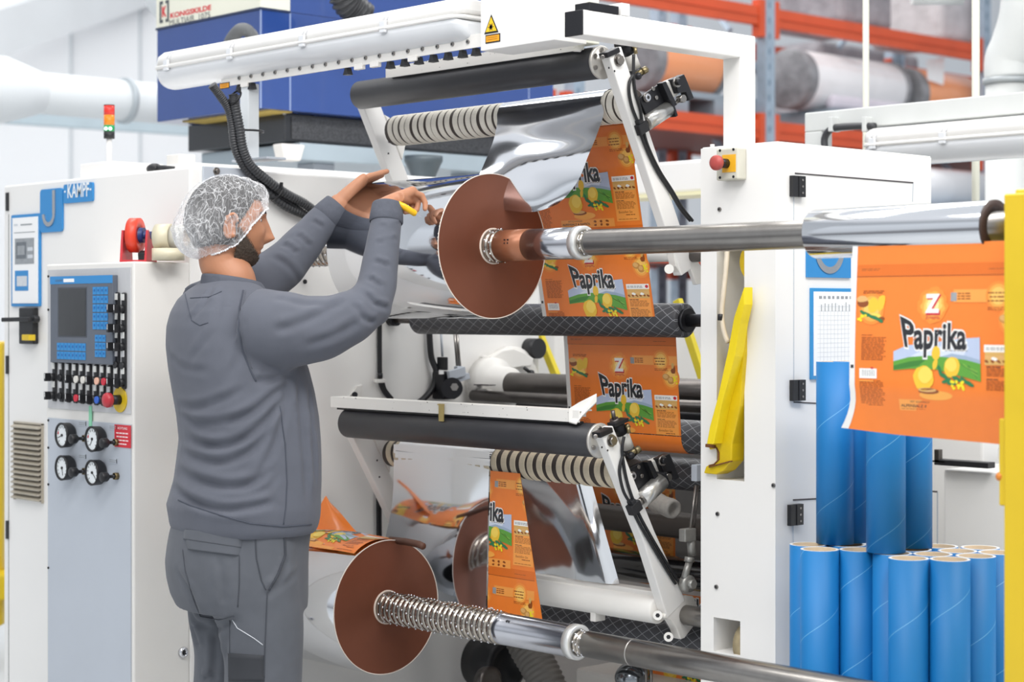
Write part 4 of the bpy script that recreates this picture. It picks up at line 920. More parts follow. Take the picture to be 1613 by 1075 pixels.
# ================================================================ LAMPS AND RAIL ABOVE
DIFF = mat('frosted_diffuser', '#DFE1E4', .25, noise=(3, .97), bump=(12, .25, .004), coat=.3)
def tube_light(x0, x1, Y, z, hw, hh, label, clips, name='tube_light'):
    t = thing(name, ((x0 + x1) / 2, Y, z - hh), label, 'lamp', 'sealed tube lamps')
    def sweep(sec, mm, nm):
        xs = [(x0, .55), (x0 + hh * .10, .75), (x0 + hh * .3, .90), (x0 + hh * .6, 1.0), (x1 - hh * .6, 1.0), (x1 - hh * .3, .90), (x1 - hh * .1, .75), (x1, .55)]
        rows = []; c = (sum(p[0] for p in sec) / len(sec), sum(p[1] for p in sec) / len(sec))
        for x, k in xs: rows.append([Vector((x, Y + (c[0] + (a - c[0]) * k), z + c[1] + (b - c[1]) * k)) for a, b in sec + sec[:1]])
        m = MB(); m.grid(rows, mm, True); m.add(rows[0][:-1], [list(range(len(sec)))], mm); m.add(rows[-1][:-1], [list(range(len(sec)))], mm); return m.build(nm, t)
    n = 12
    low = [(hw * math.cos(PI + PI * k / n), hh * .05 + hh * 1.05 * math.sin(PI + PI * k / n)) for k in range(n + 1)]
    sweep(low, DIFF, 'diffuser')
    sweep([(-hw * 1.06, .02 * hh), (-hw * 1.10, .18 * hh), (-hw * 1.02, .22 * hh), (hw * 1.02, .22 * hh), (hw * 1.1, .18 * hh), (hw * 1.06, .02 * hh)], WHITE, 'rim')
    sweep([(-hw, .22 * hh), (-hw * .9, .75 * hh), (-hw * .6, hh), (hw * .6, hh), (hw * .9, .75 * hh), (hw, .22 * hh)], WHITE, 'housing')
    for cx in clips:
        m = MB(); m.box((cx - .012, Y - hw * 1.17, z - hh * .12), (cx + .012, Y - hw * 1.02, z + hh * .45), DIFF); m.box((cx - .016, Y - hw * 1.2, z + hh * .05), (cx + .016, Y - hw * 1.1, z + hh * .15), WHITE); m.build('clip', t, .002)
        for d_ in (-.008, .008): m = MB(); m.bar((cx + d_, Y - hw * .97, z + hh * .5), (cx + d_ + .006, Y - hw * .80, z + hh * .86), .005, .004, GREYM); m.build('clip_spring', t)
    return t
YL = 3.22
lx0 = Xat(266, YL); lx1 = Xat(752, YL); lz = rz(510, 73, YL)
tube_light(lx0, lx1, YL, lz, .062, .057, 'long sealed white tube lamp in plastic at the top left, over the blue machine', [Xat(p, YL) for p in (291, 391, 506, 634)])
# perforated rail under the lamp
zr = rz(537, 101, YL)
rx = [Xat(349, YL - .02), Xat(830, YL - .02)]
t = thing('nozzle_rail', ((rx[0] + rx[1]) / 2, YL, zr - .03), 'white rail with a row of bolts and black fittings under the long lamp', 'rail')
m = MB(); m.box((rx[0], YL - .022, zr - .017), (rx[1], YL - .018, zr + .018), WHITE2); m.box((rx[0], YL - .018, zr + .006), (rx[1], YL + .03, zr + .018), WHITE2); m.build('profile', t, .001)
k = 0; x = Xat(387, YL)
while x < rx[1] - .2:
    m = MB(); c = Vector((x, YL - .022, zr + .001)); m.cyl(c, c + Vector((0, -.004, 0)), .0055, STEEL, 12); m.cyl(c + Vector((0, -.004, 0)), c + Vector((0, -.0045, 0)), .0028, BLACK, 6); m.build('bolt', t)
    x += .0605; k += 1
for px in (383, 402, 553, 620, 643, 665, 688, 711, 734, 755):
    x = Xat(px, YL); m = MB(); c = Vector((x, YL - .02, zr - .018)); m.prism([c + Vector(p) for p in ((-.004, 0, .002), (.004, 0, .002), (.007, 0, -.008), (.012, 0, -.018), (-.012, 0, -.018), (-.007, 0, -.008))], (0, .018, 0), BLACK); m.build('black_fitting', t)
for px in (395, 575, 600, 660): 
    x = Xat(px, YL); m = MB(); m.box((x - .018, YL - .026, zr - .028), (x + .018, YL - .012, zr - .012), WHITE2); m.build('slider', t, .002)
# small orange laser label and warning triangle
AMB = mat('amber_sign', '#F2A61E', .4, noise=(20, .96))
m = MB(); a = P(346, 141, Y=YL - .024); b = P(361, 129, Y=YL - .024); m.box((a.x, YL - .0235, a.z), (b.x, YL - .0225, b.z), BLACK); e = .0025; m.box((a.x + e, YL - .0245, a.z + e), (b.x - e, YL - .0235, b.z - e), AMB)
for k in range(3): m.box((a.x + .008, YL - .025, a.z + .006 + .0045 * k), (b.x - .008, YL - .0245, a.z + .0075 + .0045 * k), mat('amber_dark', '#A86A10', .5, noise=(9, .9)))
tag(m.build('laser_label'), 'small orange label with black edge at the left end of the bolted rail', 'label')
# white cover box at the right end of the rail
bx0 = Xat(757, 3.16); bx1 = Xat(874, 3.16)
m = MB(); zb0 = rz(800, 74, 3.16); m.box((bx0, 3.16, zb0 + .0), (bx1, 3.27, zb0 + .30), WHITE)
t = thing('cover_box', ((bx0 + bx1) / 2, 3.2, zb0), 'plain white cover box hanging above the upper black roller, behind the warning triangle', 'cover')
m.build('cover', t, .002)
m = MB(); c0 = Xat(874, 3.30); m.box((c0, 3.25, rz(870, 62, 3.25)), (c0 + .06, 3.40, rz(870, 62, 3.25) + .25), CREAM); m.build('rear_flap', t, .002)
t = thing('laser_warning_sign', P(775, 70, Y=3.158), 'yellow laser warning triangle with a small orange text plate below it', 'warning sign')
c = P(773.5, 40, Y=3.1585)
def tri(mb, s, y, mm): mb.prism([Vector((c.x - s, y, c.z - s * .75)), Vector((c.x + s, y, c.z - s * .75)), Vector((c.x, y, c.z + s * 1.05))], (0, -.0006, 0), mm)
m = MB(); tri(m, .0265, 3.1596, BLACK); tri(m, .0205, 3.1589, mat('sign_yellow', '#F4C51C', .4, noise=(9, .97)))
for k in range(12):
    q = 2 * PI * k / 12; L = .010 if k % 2 == 0 else .007; cc = Vector((c.x, 3.158, c.z - .004)); m.bar(cc, cc + Vector((math.cos(q) * L, 0, math.sin(q) * L)), .0015, .0006, BLACK, side=Vector((0, 1, 0)))
m.cyl((c.x, 3.1583, c.z - .004), (c.x, 3.1577, c.z - .004), .004, BLACK, 14); m.build('triangle', t)
a = P(764.5, 69, Y=3.1585); b = P(787.5, 52, Y=3.1585)
m = MB(); m.box((a.x, 3.1588, a.z), (b.x, 3.1596, b.z), BLACK); e = .003; m.box((a.x + e, 3.158, a.z + e), (b.x - e, 3.1588, b.z - e), AMB)
for k in range(3): m.box((a.x + .007, 3.1576, a.z + .008 + .005 * k), (b.x - .009, 3.158, a.z + .0092 + .005 * k), MATS['amber_dark'])
m.build('text_plate', t)
# left support post of the rail
a = P(393, 270, Y=YL); m = MB(); m.box((a.x - .022, YL - .02, TOPZ + .035), (a.x + .022, YL + .02, zr - .017), mat('grey_white_post', '#D9DDE0', .35, noise=(9, .97)))
t = thing('rail_post', (a.x, YL, TOPZ), 'short light grey post carrying the left end of the bolted rail', 'post'); m.build('post', t, .003)
m = MB(); m.box((a.x - .05, YL - .03, TOPZ + .031), (a.x + .13, YL + .04, TOPZ + .038), GREYP); m.build('foot_plate', t, .001)
# square tube frame on the right machine side
t = thing('square_tube_frame', (-3.08, 3.66, TOPZ + .004), 'white square tube gallows on top of the right frame with a black end cap', 'frame')
XT = -3.10; e = .03
zt2 = Zat(1140, 72, X=XT)
m = MB(); m.box((XT - e, 3.69 - e, TOPZ + .005), (XT + e, 3.69 + e, zt2 + e), WHITE); m.build('post', t, .004)
ye = Yat(905, XT)
m = MB(); m.box((XT - e, ye, zt2 - e), (XT + e, 3.69 - e, zt2 + e), WHITE); m.build('cross_tube', t, .004)
m = MB(); m.box((XT - e, ye - .004, zt2 - e), (XT + e, ye, zt2 + e), BLACKS); m.build('end_cap', t, .003)
m = MB(); m.box((bx1, 3.22, zt2 + .03), (XT + .03, 3.25, zt2 + .06), WHITE); m.build('carrier_strip', t, .002)
m = MB(); m.box((XT - .02, ye + .02, zt2 + e), (XT + .03, ye + .12, zt2 + e + .02), BLACKS); m.build('cable_clamp', t, .002)

# ================================================================ BUNDLE OF CORRUGATED HOSES
HOSE = mat('black_corrugated', '#3A3B3E', .45, noise=(30, .85))
def corr(pts, r, name, label, grp, mm=HOSE, per=.008, seg=12, amp=.10):
    base = catmull(pts, 40); L = sum((base[i + 1] - base[i]).length for i in range(40)); n = max(60, int(L / per * 4))
    c = catmull(pts, n); m = MB(); m.tube(c, r, mm, seg, rf=lambda s: 1 + amp * math.sin(2 * PI * s * L / per))
    return tag(m.build(name), label, 'hose', grp)
HX = -4.525
def hp(x, y, X=HX): return P(x, y, X=X)
G_ = 'black corrugated hoses behind the worker'
corr([hp(*p) for p in ((334, 134), (346, 150), (360, 172), (366, 200), (370, 232), (384, 262), (410, 292), (445, 322), (478, 338), (505, 350))], .0125, 'corrugated_hose', 'leftmost of the thick black corrugated hoses falling from the lamp rail', G_)
corr([hp(*p, X=HX + .02) for p in ((367, 148), (370, 165), (377, 200), (383, 235), (396, 262), (422, 285), (450, 305), (478, 320), (500, 336))], .0135, 'corrugated_hose', 'middle thick black corrugated hose, running behind the raised left sleeve', G_)
corr([hp(*p, X=HX - .0) for p in ((372, 150), (374, 175), (378, 215), (386, 250), (404, 276), (432, 303), (460, 322), (490, 343))], .009, 'corrugated_hose', 'thinner black corrugated hose lying between the two thick ones', G_, per=.006)
for (px, py, w, s_) in ((436, 303, .024, .5), (370, 153, .02, .3)):
    m = MB(); c = hp(px, py, HX + .02); m.lathe(c - Vector((0, .003, 0)), (0, 1, -.6), [(0, .024), (0, .026), (.006, .026), (.006, .024), (0, .024)], BLACK, 20); m.box(c + Vector((.02, -.004, .01)), c + Vector((.026, .004, .028)), BLACK); tag(m.build('cable_tie'), 'black cable tie around the corrugated hoses ' + ('beside the hair net' if px > 400 else 'right under the bolted rail'), 'cable tie')
m = MB(); c = P(388, 208, Y=YL - .03); m.lathe(c + Vector((0, 0, -.002)), (0, 0, 1), [(0, .05), (0, .053), (.006, .053), (.006, .05), (0, .05)], BLACK, 28); tag(m.build('cable_tie'), 'long black cable tie round the grey post and hoses', 'cable tie')
# arched hose in front of the blue machine
corr([P(x, y, Y=yy) for x, y, yy in ((358, 92, 3.845), (362, 68, 3.76), (377, 48, 3.72), (392, 50, 3.72), (402, 68, 3.76), (406, 90, 3.845))], .021, 'arched_hose', 'grey corrugated hose arching up behind the long lamp, before the blue machine', None, mat('grey_corrugated', '#6E7072', .5, noise=(30, .9)), per=.010)

# ================================================================ BLUE SUCTION MACHINE
cx_, cy_ = -5.434, 3.848
t = thing('suction_machine', (-5.8, 4.6, TOPZ + .16), 'large blue and cream suction machine standing behind on top of the white body', 'machine')
yr = Yat(872, cx_); xl = Xat(247, cy_)
zb_ = CAMH + .72; zs_ = Zat(410, 13, X=cx_)
m = MB(); m.box((xl, cy_, zb_), (cx_, yr, zs_), BLUE); m.build('blue_casing', t, .004)
m = MB(); m.box((xl - .002, cy_ - .002, zs_), (cx_ + .002, Yat(457, cx_), zs_ + .6), CREAM); m.build('cream_panel', t, .003)
m = MB(); m.box((xl, cy_, zs_), (cx_, yr, zs_ + .6), BLUE)
for v in m.v:
    if abs(v.y - cy_) < 1e-6: v.y = Yat(457, cx_)
m.build('upper_casing', t, .003)
m = MB(); m.box((xl - .003, cy_ - .004, zs_ - .004), (cx_ + .004, Yat(457, cx_), zs_ + .004), mat('navy_line', '#243252', .4, noise=(9, .9))); m.build('edge_trim', t)
SEAM = mat('pale_blue_seam', '#8FA0C8', .4, noise=(9, .95))
for px in (457, 833):
    y = Yat(px, cx_); m = MB(); m.box((cx_, y - .003, zb_), (cx_ + .001, y + .003, zs_), SEAM); m.build('panel_seam', t)
m = MB(); m.box((cx_ - .004, cy_ - .001, zb_), (cx_ + .001, cy_ + .004, zs_ - .004), SEAM); m.build('corner_seam', t)
kx0, kx1 = Xat(296, 4.0), -5.5
m = MB(); m.box((kx0, 4.0, CAMH + .617), (kx1, yr - .1, zb_), mat('glossy_black_casing', '#2A2C31', .22, noise=(6, .8), coat=.3)); m.build('black_base', t, .004)
SPK = mat('speckled_black', '#55565A', .6, noise=(260, .12)); m = MB(); m.box((kx1, 4.03, CAMH + .627), (kx1 + .004, yr - .13, zb_ - .012), SPK); m.build('speckled_grille', t)
m = MB(); m.box((Xat(305, 3.95), 3.90, zb_ - .004), (cx_ - .02, 4.0, zb_), mat('yellow_foam', '#C9AE5A', .8, noise=(60, .8))); m.build('foam_gasket', t)
TRAY = mat('blue_grey_tray', '#B4C2CB', .3, .2, noise=(5, .93))
m = MB(); m.box((-6.1, 4.04, CAMH + .55), (-5.46, yr - .12, CAMH + .612), TRAY); m.build('tray', t, .004)
m = MB(); c = P(462, 240, X=-5.40); m.prism([c + Vector(p) for p in ((0, -.05, .03), (0, .055, .03), (0, .035, -.03), (0, -.035, -.03))], (-.06, 0, 0), WHITE2); m.build('white_foot', t, .006)
for px, py in ((430, 178), (448, 178)):
    c = P(px, py, X=-5.49) if px > 445 else P(px, py, Y=3.99); m = MB(); m.ball(c, .008, STEEL, 10, 8); m.build('bolt', t)
for px in (500, 740):
    y = Yat(px, -5.6); m = MB(); m.box((-5.66, y - .05, TOPZ + .03), (-5.56, y + .05, CAMH + .55), GREYP); m.build('support_leg', t, .003)
m = MB(); c = P(667, 246, X=-5.3); m.lathe(c, (0, 0, -1), [(0, 0), (0, .072), (.02, .072), (.03, .066), (.075, .046), (.10, .044), (.10, 0)], mat('dark_grey_funnel', '#5C666C', .4, .2, noise=(9, .85)), 32); m.build('funnel', t)
# lettering on the cream panel
yk = cy_ - .003
def kp(px, py): return P(px, py, Y=yk)
a = kp(268, 27.5); b = kp(332.5, 13); m = MB(); h = .020
lettering(m, 'KONGSKILDE', (a.x, yk, a.z - .004), (1, 0, 0), (0, 0, 1), b.x - a.x, h, mat('logo_red', '#D9303A', .4, noise=(9, .96)), .035)
m.build('brand_lettering', t)
a = kp(267, 40); b = kp(331, 26); m = MB(); lettering(m, 'MULTIAIR', (a.x, yk, a.z - .001), (1, 0, 0), (0, 0, 1), (b.x - a.x) * .62, .021, mat('logo_dark', '#50555A', .4, noise=(9, .96))); lettering(m, '1075', (a.x + (b.x - a.x) * .73, yk, a.z - .001), (1, 0, 0), (0, 0, 1), (b.x - a.x) * .27, .021, MATS['logo_dark']); m.build('model_lettering', t)
a = kp(251.5, 36); b = kp(266, 13); m = MB(); w = b.x - a.x; z0 = a.z - .002; hh = .082; th = .010
for (u0, v0, u1, v1) in ((0, .14, .16, .86), (.84, .14, 1, .86), (0, 0, .36, .14), (.64, 0, 1, .14), (0, .86, .36, 1), (.64, .86, 1, 1)): m.box((a.x + w * u0, yk, z0 + hh * v0), (a.x + w * u1, yk - .001, z0 + hh * v1), MATS['logo_dark'])
lettering(m, 'K', (a.x + w * .26, yk - .0005, z0 + hh * .25), (1, 0, 0), (0, 0, 1), w * .5, hh * .5, MATS['logo_red'], .04); m.build('emblem', t)
# dark corrugated suction hose top
corr([P(x, y, X=-5.2) for x, y in ((535, -20), (545, 2), (556, 12), (572, 26))], .05, 'suction_hose', 'thick dark suction hose at the top edge above the long lamp', None, HOSE, per=.014, seg=18)

# ================================================================ DUCTS FAR LEFT (behind)
def dP(px, py, D=9.2): return P(px, py, D=D)
t = thing('ventilation_duct', dP(120, 150), 'thick white ventilation duct with flanges hanging far behind on the left', 'duct')
Dv = Vector((0, 1, 0)); a = dP(20, 143)
m = MB(); m.cyl(a - Dv * .2, a + Dv * 1.35, .105, DUCT, 40); m.build('pipe', t)
m = MB(); b = a + Dv * .62; m.lathe(b, Dv, [(0, .105), (0, .12), (.03, .12), (.03, .105)], mat('grey_flange', '#BFC7CC', .4, .2, noise=(9, .9)), 40); m.build('flange', t)
m = MB(); b = a + Dv * 1.18; m.lathe(b, Dv, [(0, .105), (.06, .15), (.4, .165), (.8, .165), (.85, .12), (.9, 0)], DUCT, 44); m.build('wide_section', t)
m = MB(); m.lathe(a - Dv * .9, Dv, [(0, 0), (0, .16), (.85, .165), (1.0, .12), (1.05, .105)], DUCT, 44); m.build('left_section', t)
m = MB(); b = a - Dv * .05; m.lathe(b, Dv, [(0, .12), (0, .135), (.03, .135), (.03, .12)], MATS['grey_flange'], 40); m.build('flange', t)
m = MB(); a = P(-30, 184, X=-11.5); b = P(262, 196, X=-11.5); m.bar(a - Dv * 2, b + Dv * 2, .10, .12, mat('pale_blue_beam', '#BFD0D8', .5, noise=(5, .93))); tag(m.build('cable_tray'), 'pale blue-grey tray running below the white duct far on the left', 'tray')
m = MB(); c = P(285, -18, D=8.8); m.ball(c, .18, DUCT, 32, 20); m.cyl(c, c + Vector((0, .3, 1.2)), .17, DUCT, 32); tag(m.build('duct_elbow'), 'grey rounded duct elbow above the left corner of the cream panel', 'duct')
# yellow guard at left edge
m = MB(); a = P(-30, 760, D=7.4); m.obox(a + Vector((0, 0, 0)), Fv * .08, Rv * .105, (0, 0, .56), YELLOW); t = thing('yellow_guard', a, 'blurred yellow guard post behind the machine at the left edge', 'post'); m.build('guard', t, .01)
m = MB(); m.obox(P(-22, 920, D=7.3), Fv * .1, Rv * .11, (0, 0, .05), YELLOWB); m.build('foot_bracket', t, .01)
# ================================================================ PALLET RACK
RX = -7.66; RB_ = -8.75
def ry(px, X=RX): return Yat(px, X)
t = thing('pallet_rack', (RX, ry(1205), 0), 'tall pallet rack with grey uprights and orange beams behind the machine', 'rack')
UPS = []
for X, pxs in ((RX, (905, 1206, 1548)), (RB_, (850, 1037, 1069, 1405, 1414))):
    for px in pxs:
        y = ry(px, X); m = MB(); m.box((X - .04, y - .045, 0), (X + .04, y + .045, 6), RACKG)
        for k in range(60): m.box((X + .0395, y - .02, .05 + k * .1), (X + .0415, y + .0, .09 + k * .1), mat('slot_grey', '#74879A', .6, noise=(20, .9)))
        m.build('upright', t)
zb = (CAMH + 1.90, CAMH + 1.17, CAMH + .36, CAMH - .5)
for X, segs in ((RX, ((850, 905), (905, 1206), (1206, 1548), (1548, 1720))), (RB_, ((850, 1069), (1069, 1409), (1409, 1700)))):
    for z in zb:
        for a, b in segs:
            if X == RX and a == 905 and z == zb[1]: pass
            y0 = ry(a, X) + .05; y1 = ry(b, X) - .05; m = MB(); m.box((X - .025, y0, z - .065), (X + .025, y1, z + .055), RACKO); m.box((X + .025, y0, z - .01), (X + .032, y1, z + .0), RACKO)
            m.box((X - .03, y0 - .01, z - .14), (X + .035, y0 + .05, z + .10), RACKO); m.box((X - .03, y1 - .05, z - .14), (X + .035, y1 + .01, z + .10), RACKO); m.build('beam', t)
def brace(p, q): m = MB(); m.bar(p, q, .035, .03, RACKG); m.build('brace', t)
brace(P(1424, -6, X=-8.2), P(1488, 80, X=-7.9)); brace(P(1105, -8, X=-8.2), P(1150, 48, X=-7.9)); brace(P(1080, 150, X=-8.0), P(1136, 235, X=-8.0)); brace(P(1170, 80, X=-8.1), P(1205, 130, X=-8.1)); brace(P(1466, 232, X=-8.1), P(1520, 300, X=-8.1)); brace(P(1355, 25, X=-8.5), P(1322, 75, X=-8.5))
DECK = mat('rack_deck_dark', '#8C5A50', .6, noise=(4, .9))
for z in zb[1:]:
    m = MB(); m.box((RB_, ry(850), z - .05), (RX - .03, ry(1700), z - .03), DECK); o = m.build('shelf_deck', t)
# wrapped rolls on the second level
zs = zb[1] + .058
GW = mat('grey_wrap_end', '#8F9094', .45, noise=(12, .6), bump=(16, .5, .02)); PURP = mat('pale_violet_wrap', '#D9D2DC', .3, noise=(5, .85), bump=(8, .4, .01))
OR2 = mat('orange_seen_through_wrap', '#F0A070', .3, noise=(7, .97), bump=(12, .3, .01), coat=.4)
def pallet(y0, y1, name='grey_plastic_pallet', label=''):
    t = thing(name, (-8.1, (y0 + y1) / 2, zs), label, 'pallet', 'pallets on the rack')
    G = mat('pallet_grey', '#8E9AA4', .6, noise=(6, .9)); m = MB(); m.box((-8.5, y0, zs + .10), (-7.7, y1, zs + .14), G); m.build('top_deck', t)
    for k in range(3): yy = y0 + (y1 - y0) * k / 2; m = MB(); m.box((-8.5, yy - .06, zs + .001), (-7.7, yy + .06, zs + .10), G); m.build('foot', t)
def bigroll(pa_, pb_, r, mm, label, ring=True):
    X = -7.95; y0 = ry(pa_, X); y1 = ry(pb_, X); z = zs + .141 + r; t = thing('wrapped_film_roll', (X, (y0 + y1) / 2, zs + .141), label, 'film roll', 'wrapped film rolls on the rack')
    m = MB(); m.lathe((X, y0, z), (0, 1, 0), [(0, 0), (0, r * .97), (.02, r), (y1 - y0 - .02, r), (y1 - y0, r * .97), (y1 - y0, 0)], mm, 48); o = m.build('wrapped_roll', t)
    m = MB(); m.lathe((X, y0 - .006, z), (0, 1, 0), [(0, 0), (0, r * .95), (.006, r * 1.005), (.09, r * 1.006)], GW, 48); m.build('end_wrap', t)
    if ring: m = MB(); m.lathe((X, y1 - .05, z), (0, 1, 0), [(0, r), (0, r * 1.05), (.05, r * 1.05), (.05, 0)], GW, 48); m.build('end_disc', t)
    return t, X, z
r1, X1, z1 = bigroll(1240, 1398, .205, WRAP, 'glossy white wrapped film roll with a dark crumpled end on the rack')
m = MB(); m.box((X1 + .12, ry(1275, X1), z1 - .20), (X1 + .20, ry(1390, X1), z1 - .10), PURP); m.build('loose_wrap', r1, .03)
r2, X2, z2 = bigroll(1418, 1512, .20, OR2, 'wrapped film roll with orange print and a white paper, further right on the rack', False)
c = P(1476, 115, X=X2 + .20); m = MB(); m.prism([P(x, y, X=X2 + .212) for x, y in ((1459, 95), (1487, 90), (1486, 134), (1461, 126))], (.002, 0, 0), PAPER); m.build('paper_sheet', r2)
r3, X3, z3 = bigroll(1000, 1112, .20, OR2, 'wrapped orange film roll seen between the swing arm and the white post')
for a, b, l in ((1235, 1400, 'grey pallet below the glossy white wrapped roll'), (1412, 1520, 'grey pallet below the orange wrapped roll with the paper'), (1000, 1120, 'grey pallet below the wrapped roll behind the swing arm')): pallet(ry(a, -8.1), ry(b, -8.1), label=l)
# bundles on the top level
zs2 = zb[0] + .058
for k, (a, b, h, mm, l) in enumerate(((1262, 1345, .5, mat('grey_shrink_wrap', '#9C979C', .35, noise=(7, .65), bump=(12, .5, .02)), 'grey shrink-wrapped bundle on the top rack level, left one'), (1420, 1475, .6, mat('pale_shrink_wrap', '#C6C0C2', .35, noise=(7, .8), bump=(12, .5, .02)), 'pale shrink-wrapped bundle on the top rack level behind the diagonal brace'))):
    m = MB(); m.box((-8.4, ry(a, -8.1), zs2), (-7.75, ry(b, -8.1), zs2 + h), mm); tag(m.build('wrapped_bundle', None, .06, 4), l, 'bundle', 'wrapped bundles on the rack')
m = MB(); m.box((-9.9, ry(1262, -9.4), zs + .3), (-9.2, ry(1420, -9.4), zs + .95), MATS['grey_shrink_wrap']); t = tag(m.build('dark_wrapped_stack', None, .06, 4), 'dark wrapped stack seen behind the rack above the white wrapped roll', 'bundle')
t['label'] = 'dark wrapped stack seen behind the rack above the white wrapped roll'
# a rear row it stands on
m = MB(); m.box((-10.0, ry(1240, -9.4), 0), (-9.1, ry(1440, -9.4), zs + .3), mat('rear_stack_grey', '#B5B2B6', .5, noise=(3, .85))); tag(m.build('pallet_stack', None, .03), 'pale stack of pallets behind the rack below the dark wrapped stack', 'stack')
# low rolls behind
m = MB(); c = P(1500, 300, X=-7.3); m.lathe(c - Vector((0, 1.2, 0)), (0, 1, 0), [(0, 0), (0, .14), (1.6, .14), (1.6, 0)], WRAP, 32); t = thing('lying_film_roll', (c.x, c.y, c.z - .2), 'white wrapped roll lying low behind the right machine frame', 'film roll'); m.build('roll', t); m = MB(); m.box((c.x - .3, c.y - 1.4, 0), (c.x + .3, c.y + .6, c.z - .142), RACKG); m.build('stand', t, .01)

# ================================================================ WHITE MACHINE BEHIND, between the frames
m = MB(); z0 = Zat(1050, 310, Y=4.9); z1 = Zat(1050, 255, Y=4.9); t = thing('rear_cross_beam', (-4.0, 4.95, z0), 'wide white beam crossing behind the swing arm into the right frame', 'beam')
m.box((-5.2, 4.9, z0 + .012), (-4.05, 5.1, z1), WHITE); m.build('beam', t, .01)
m = MB(); m.box((-5.2, 4.895, z0), (-4.05, 5.05, z0 + .012), mat('pale_yellow_strip', '#EFE9C0', .5, noise=(9, .97))); m.build('lower_strip', t)
for x in (-5.1, -4.15): m = MB(); m.box((x - .06, 4.92, 0), (x + .06, 5.08, z0), WHITE); m.build('leg', t, .005)
t = thing('unwinder_cabinet', (-4.2, 5.6, 0), 'low white cabinet behind the rollers with yellow stay bars before it', 'machine')
m = MB(); m.box((-6.2, 5.2, 0), (-3.35, 6.0, CAMH - .04), WHITE); m.build('cabinet', t, .01)
YB2 = mat('dull_yellow_bar', '#D9C530', .5, noise=(9, .9))
for (p, q, l) in (((849, 526), (876, 592), 'left of the film'), ((1076, 500), (1106, 592), 'right of the film')):
    m = MB(); a = P(*p, Y=4.405); b = P(*q, Y=4.405); m.bar(a + (a - b) * .3, b + (b - a) * .3, .028, .02, YB2, side=Vector((0, 1, 0))); tag(m.build('yellow_stay_bar', None, .002), 'sloping yellow stay bar ' + l + ' between the net roller and the dark shaft', 'bar', 'yellow stay bars')
m = MB(); m.box((-4.45, 4.42, 0), (-3.17, 4.46, CAMH - .25), mat('shadow_grey_panel', '#6F6C6A', .6, noise=(5, .85))); tag(m.build('shade_backing_panel'), 'dark grey panel added for the shaded depth of the machine behind the shafts and rollers', 'panel')  # dark panel added to stand in for the shade inside the machine
# interior lower parts
m = MB(); a = P(850, 962, Y=4.25); m.box((-4.5, 4.25, .0), (-3.60, 4.40, Zat(900, 868, Y=4.25)), mat('inner_white_plate', '#D6D0CC', .5, noise=(6, .93))); tag(m.build('white_inner_plate', None, .004), 'white plate with a dark round opening right of the hanging silver film', 'panel')
c = P(921, 900, Y=4.24); m = MB(); m.lathe(c, (0, -1, 0), [(0, .018), (.004, .018), (.006, .032), (0, .034)], RUST, 24); tag(m.build('ringed_opening'), 'small brown ringed opening beside the bottom corner of the hanging foil', 'fitting')
m = MB(); c = P(790, 1048, Y=4.0); d = Vector((.35, .9, 0)).normalized()
m.lathe(c - Vector((.1, 0, 0)), (1, 0, 0), [(0, 0), (0, .085), (.12, .09), (.13, .075), (.13, .06), (.10, .055), (.10, 0)], BLACK, 40); tag(m.build('drive_pulley'), 'large black pulley half seen at the bottom edge below the lower shaft', 'pulley')
m = MB(); c = P(762, 1072, Y=3.7); m.lathe(c, (1, 0, 0), [(0, 0), (0, .04), (.03, .045), (.035, .035), (.03, .02), (.03, 0)], DSTEEL, 28); tag(m.build('steel_hub'), 'small steel hub at the bottom edge just left of the black pulley', 'hub')
corr([P(x, y, Y=3.95) for x, y in ((815, 985), (828, 1015), (848, 1050), (866, 1090), (880, 1140))], .056, 'suction_hose', 'grey corrugated suction hose going down right of the black pulley', None, mat('grey_hose', '#77736E', .5, noise=(20, .8)), per=.016, seg=24, amp=.05)
m = MB(); m.box((Xat(905, 3.95), 3.95, 0), (XRI - .01, 4.2, Zat(950, 1062, Y=3.95)), mat('grey_white_box', '#C9C4BE', .5, noise=(6, .92))); tag(m.build('low_box', None, .01), 'grey-white low machine box at the bottom edge under the bare shaft', 'panel')
m = MB(); a = Vector((Xat(925, 4.05), 4.05, Zat(950, 1045, Y=4.05))); m.ball(P(998, 1068, Y=3.9), .055, mat('shiny_cap', '#8F9499', .15, .9, noise=(9, .9)), 24, 16, (1, 1, .8)); tag(m.build('round_steel_cap'), 'rounded shiny steel cap on the low box at the bottom edge', 'cap')
for k, px in enumerate((1018, 1026)):
    m = MB(); a = P(px, 1035, Y=3.85); m.cyl((a.x, a.y, .2), (a.x, a.y, a.z), .004, STEEL, 10); tag(m.build('thin_steel_rod'), ('left' if k == 0 else 'right') + ' one of two thin upright rods beside the orange film at the bottom', 'rod')
c = P(1046, 797, Y=3.80); m = MB(); m.lathe(c, (1, -.2, -.15), [(-.05, 0), (-.05, .024), (-.03, .029), (.0, .026), (.03, .028), (.045, .026), (.047, .018), (.03, .014), (.03, 0)], mat('dull_white_cord', '#A8A49E', .8, noise=(60, .8), bump=(90, .6, .003)), 24)
tag(m.build('white_cord_spool'), 'white wrapped spool tucked behind the lower piston of the right arm', 'spool')

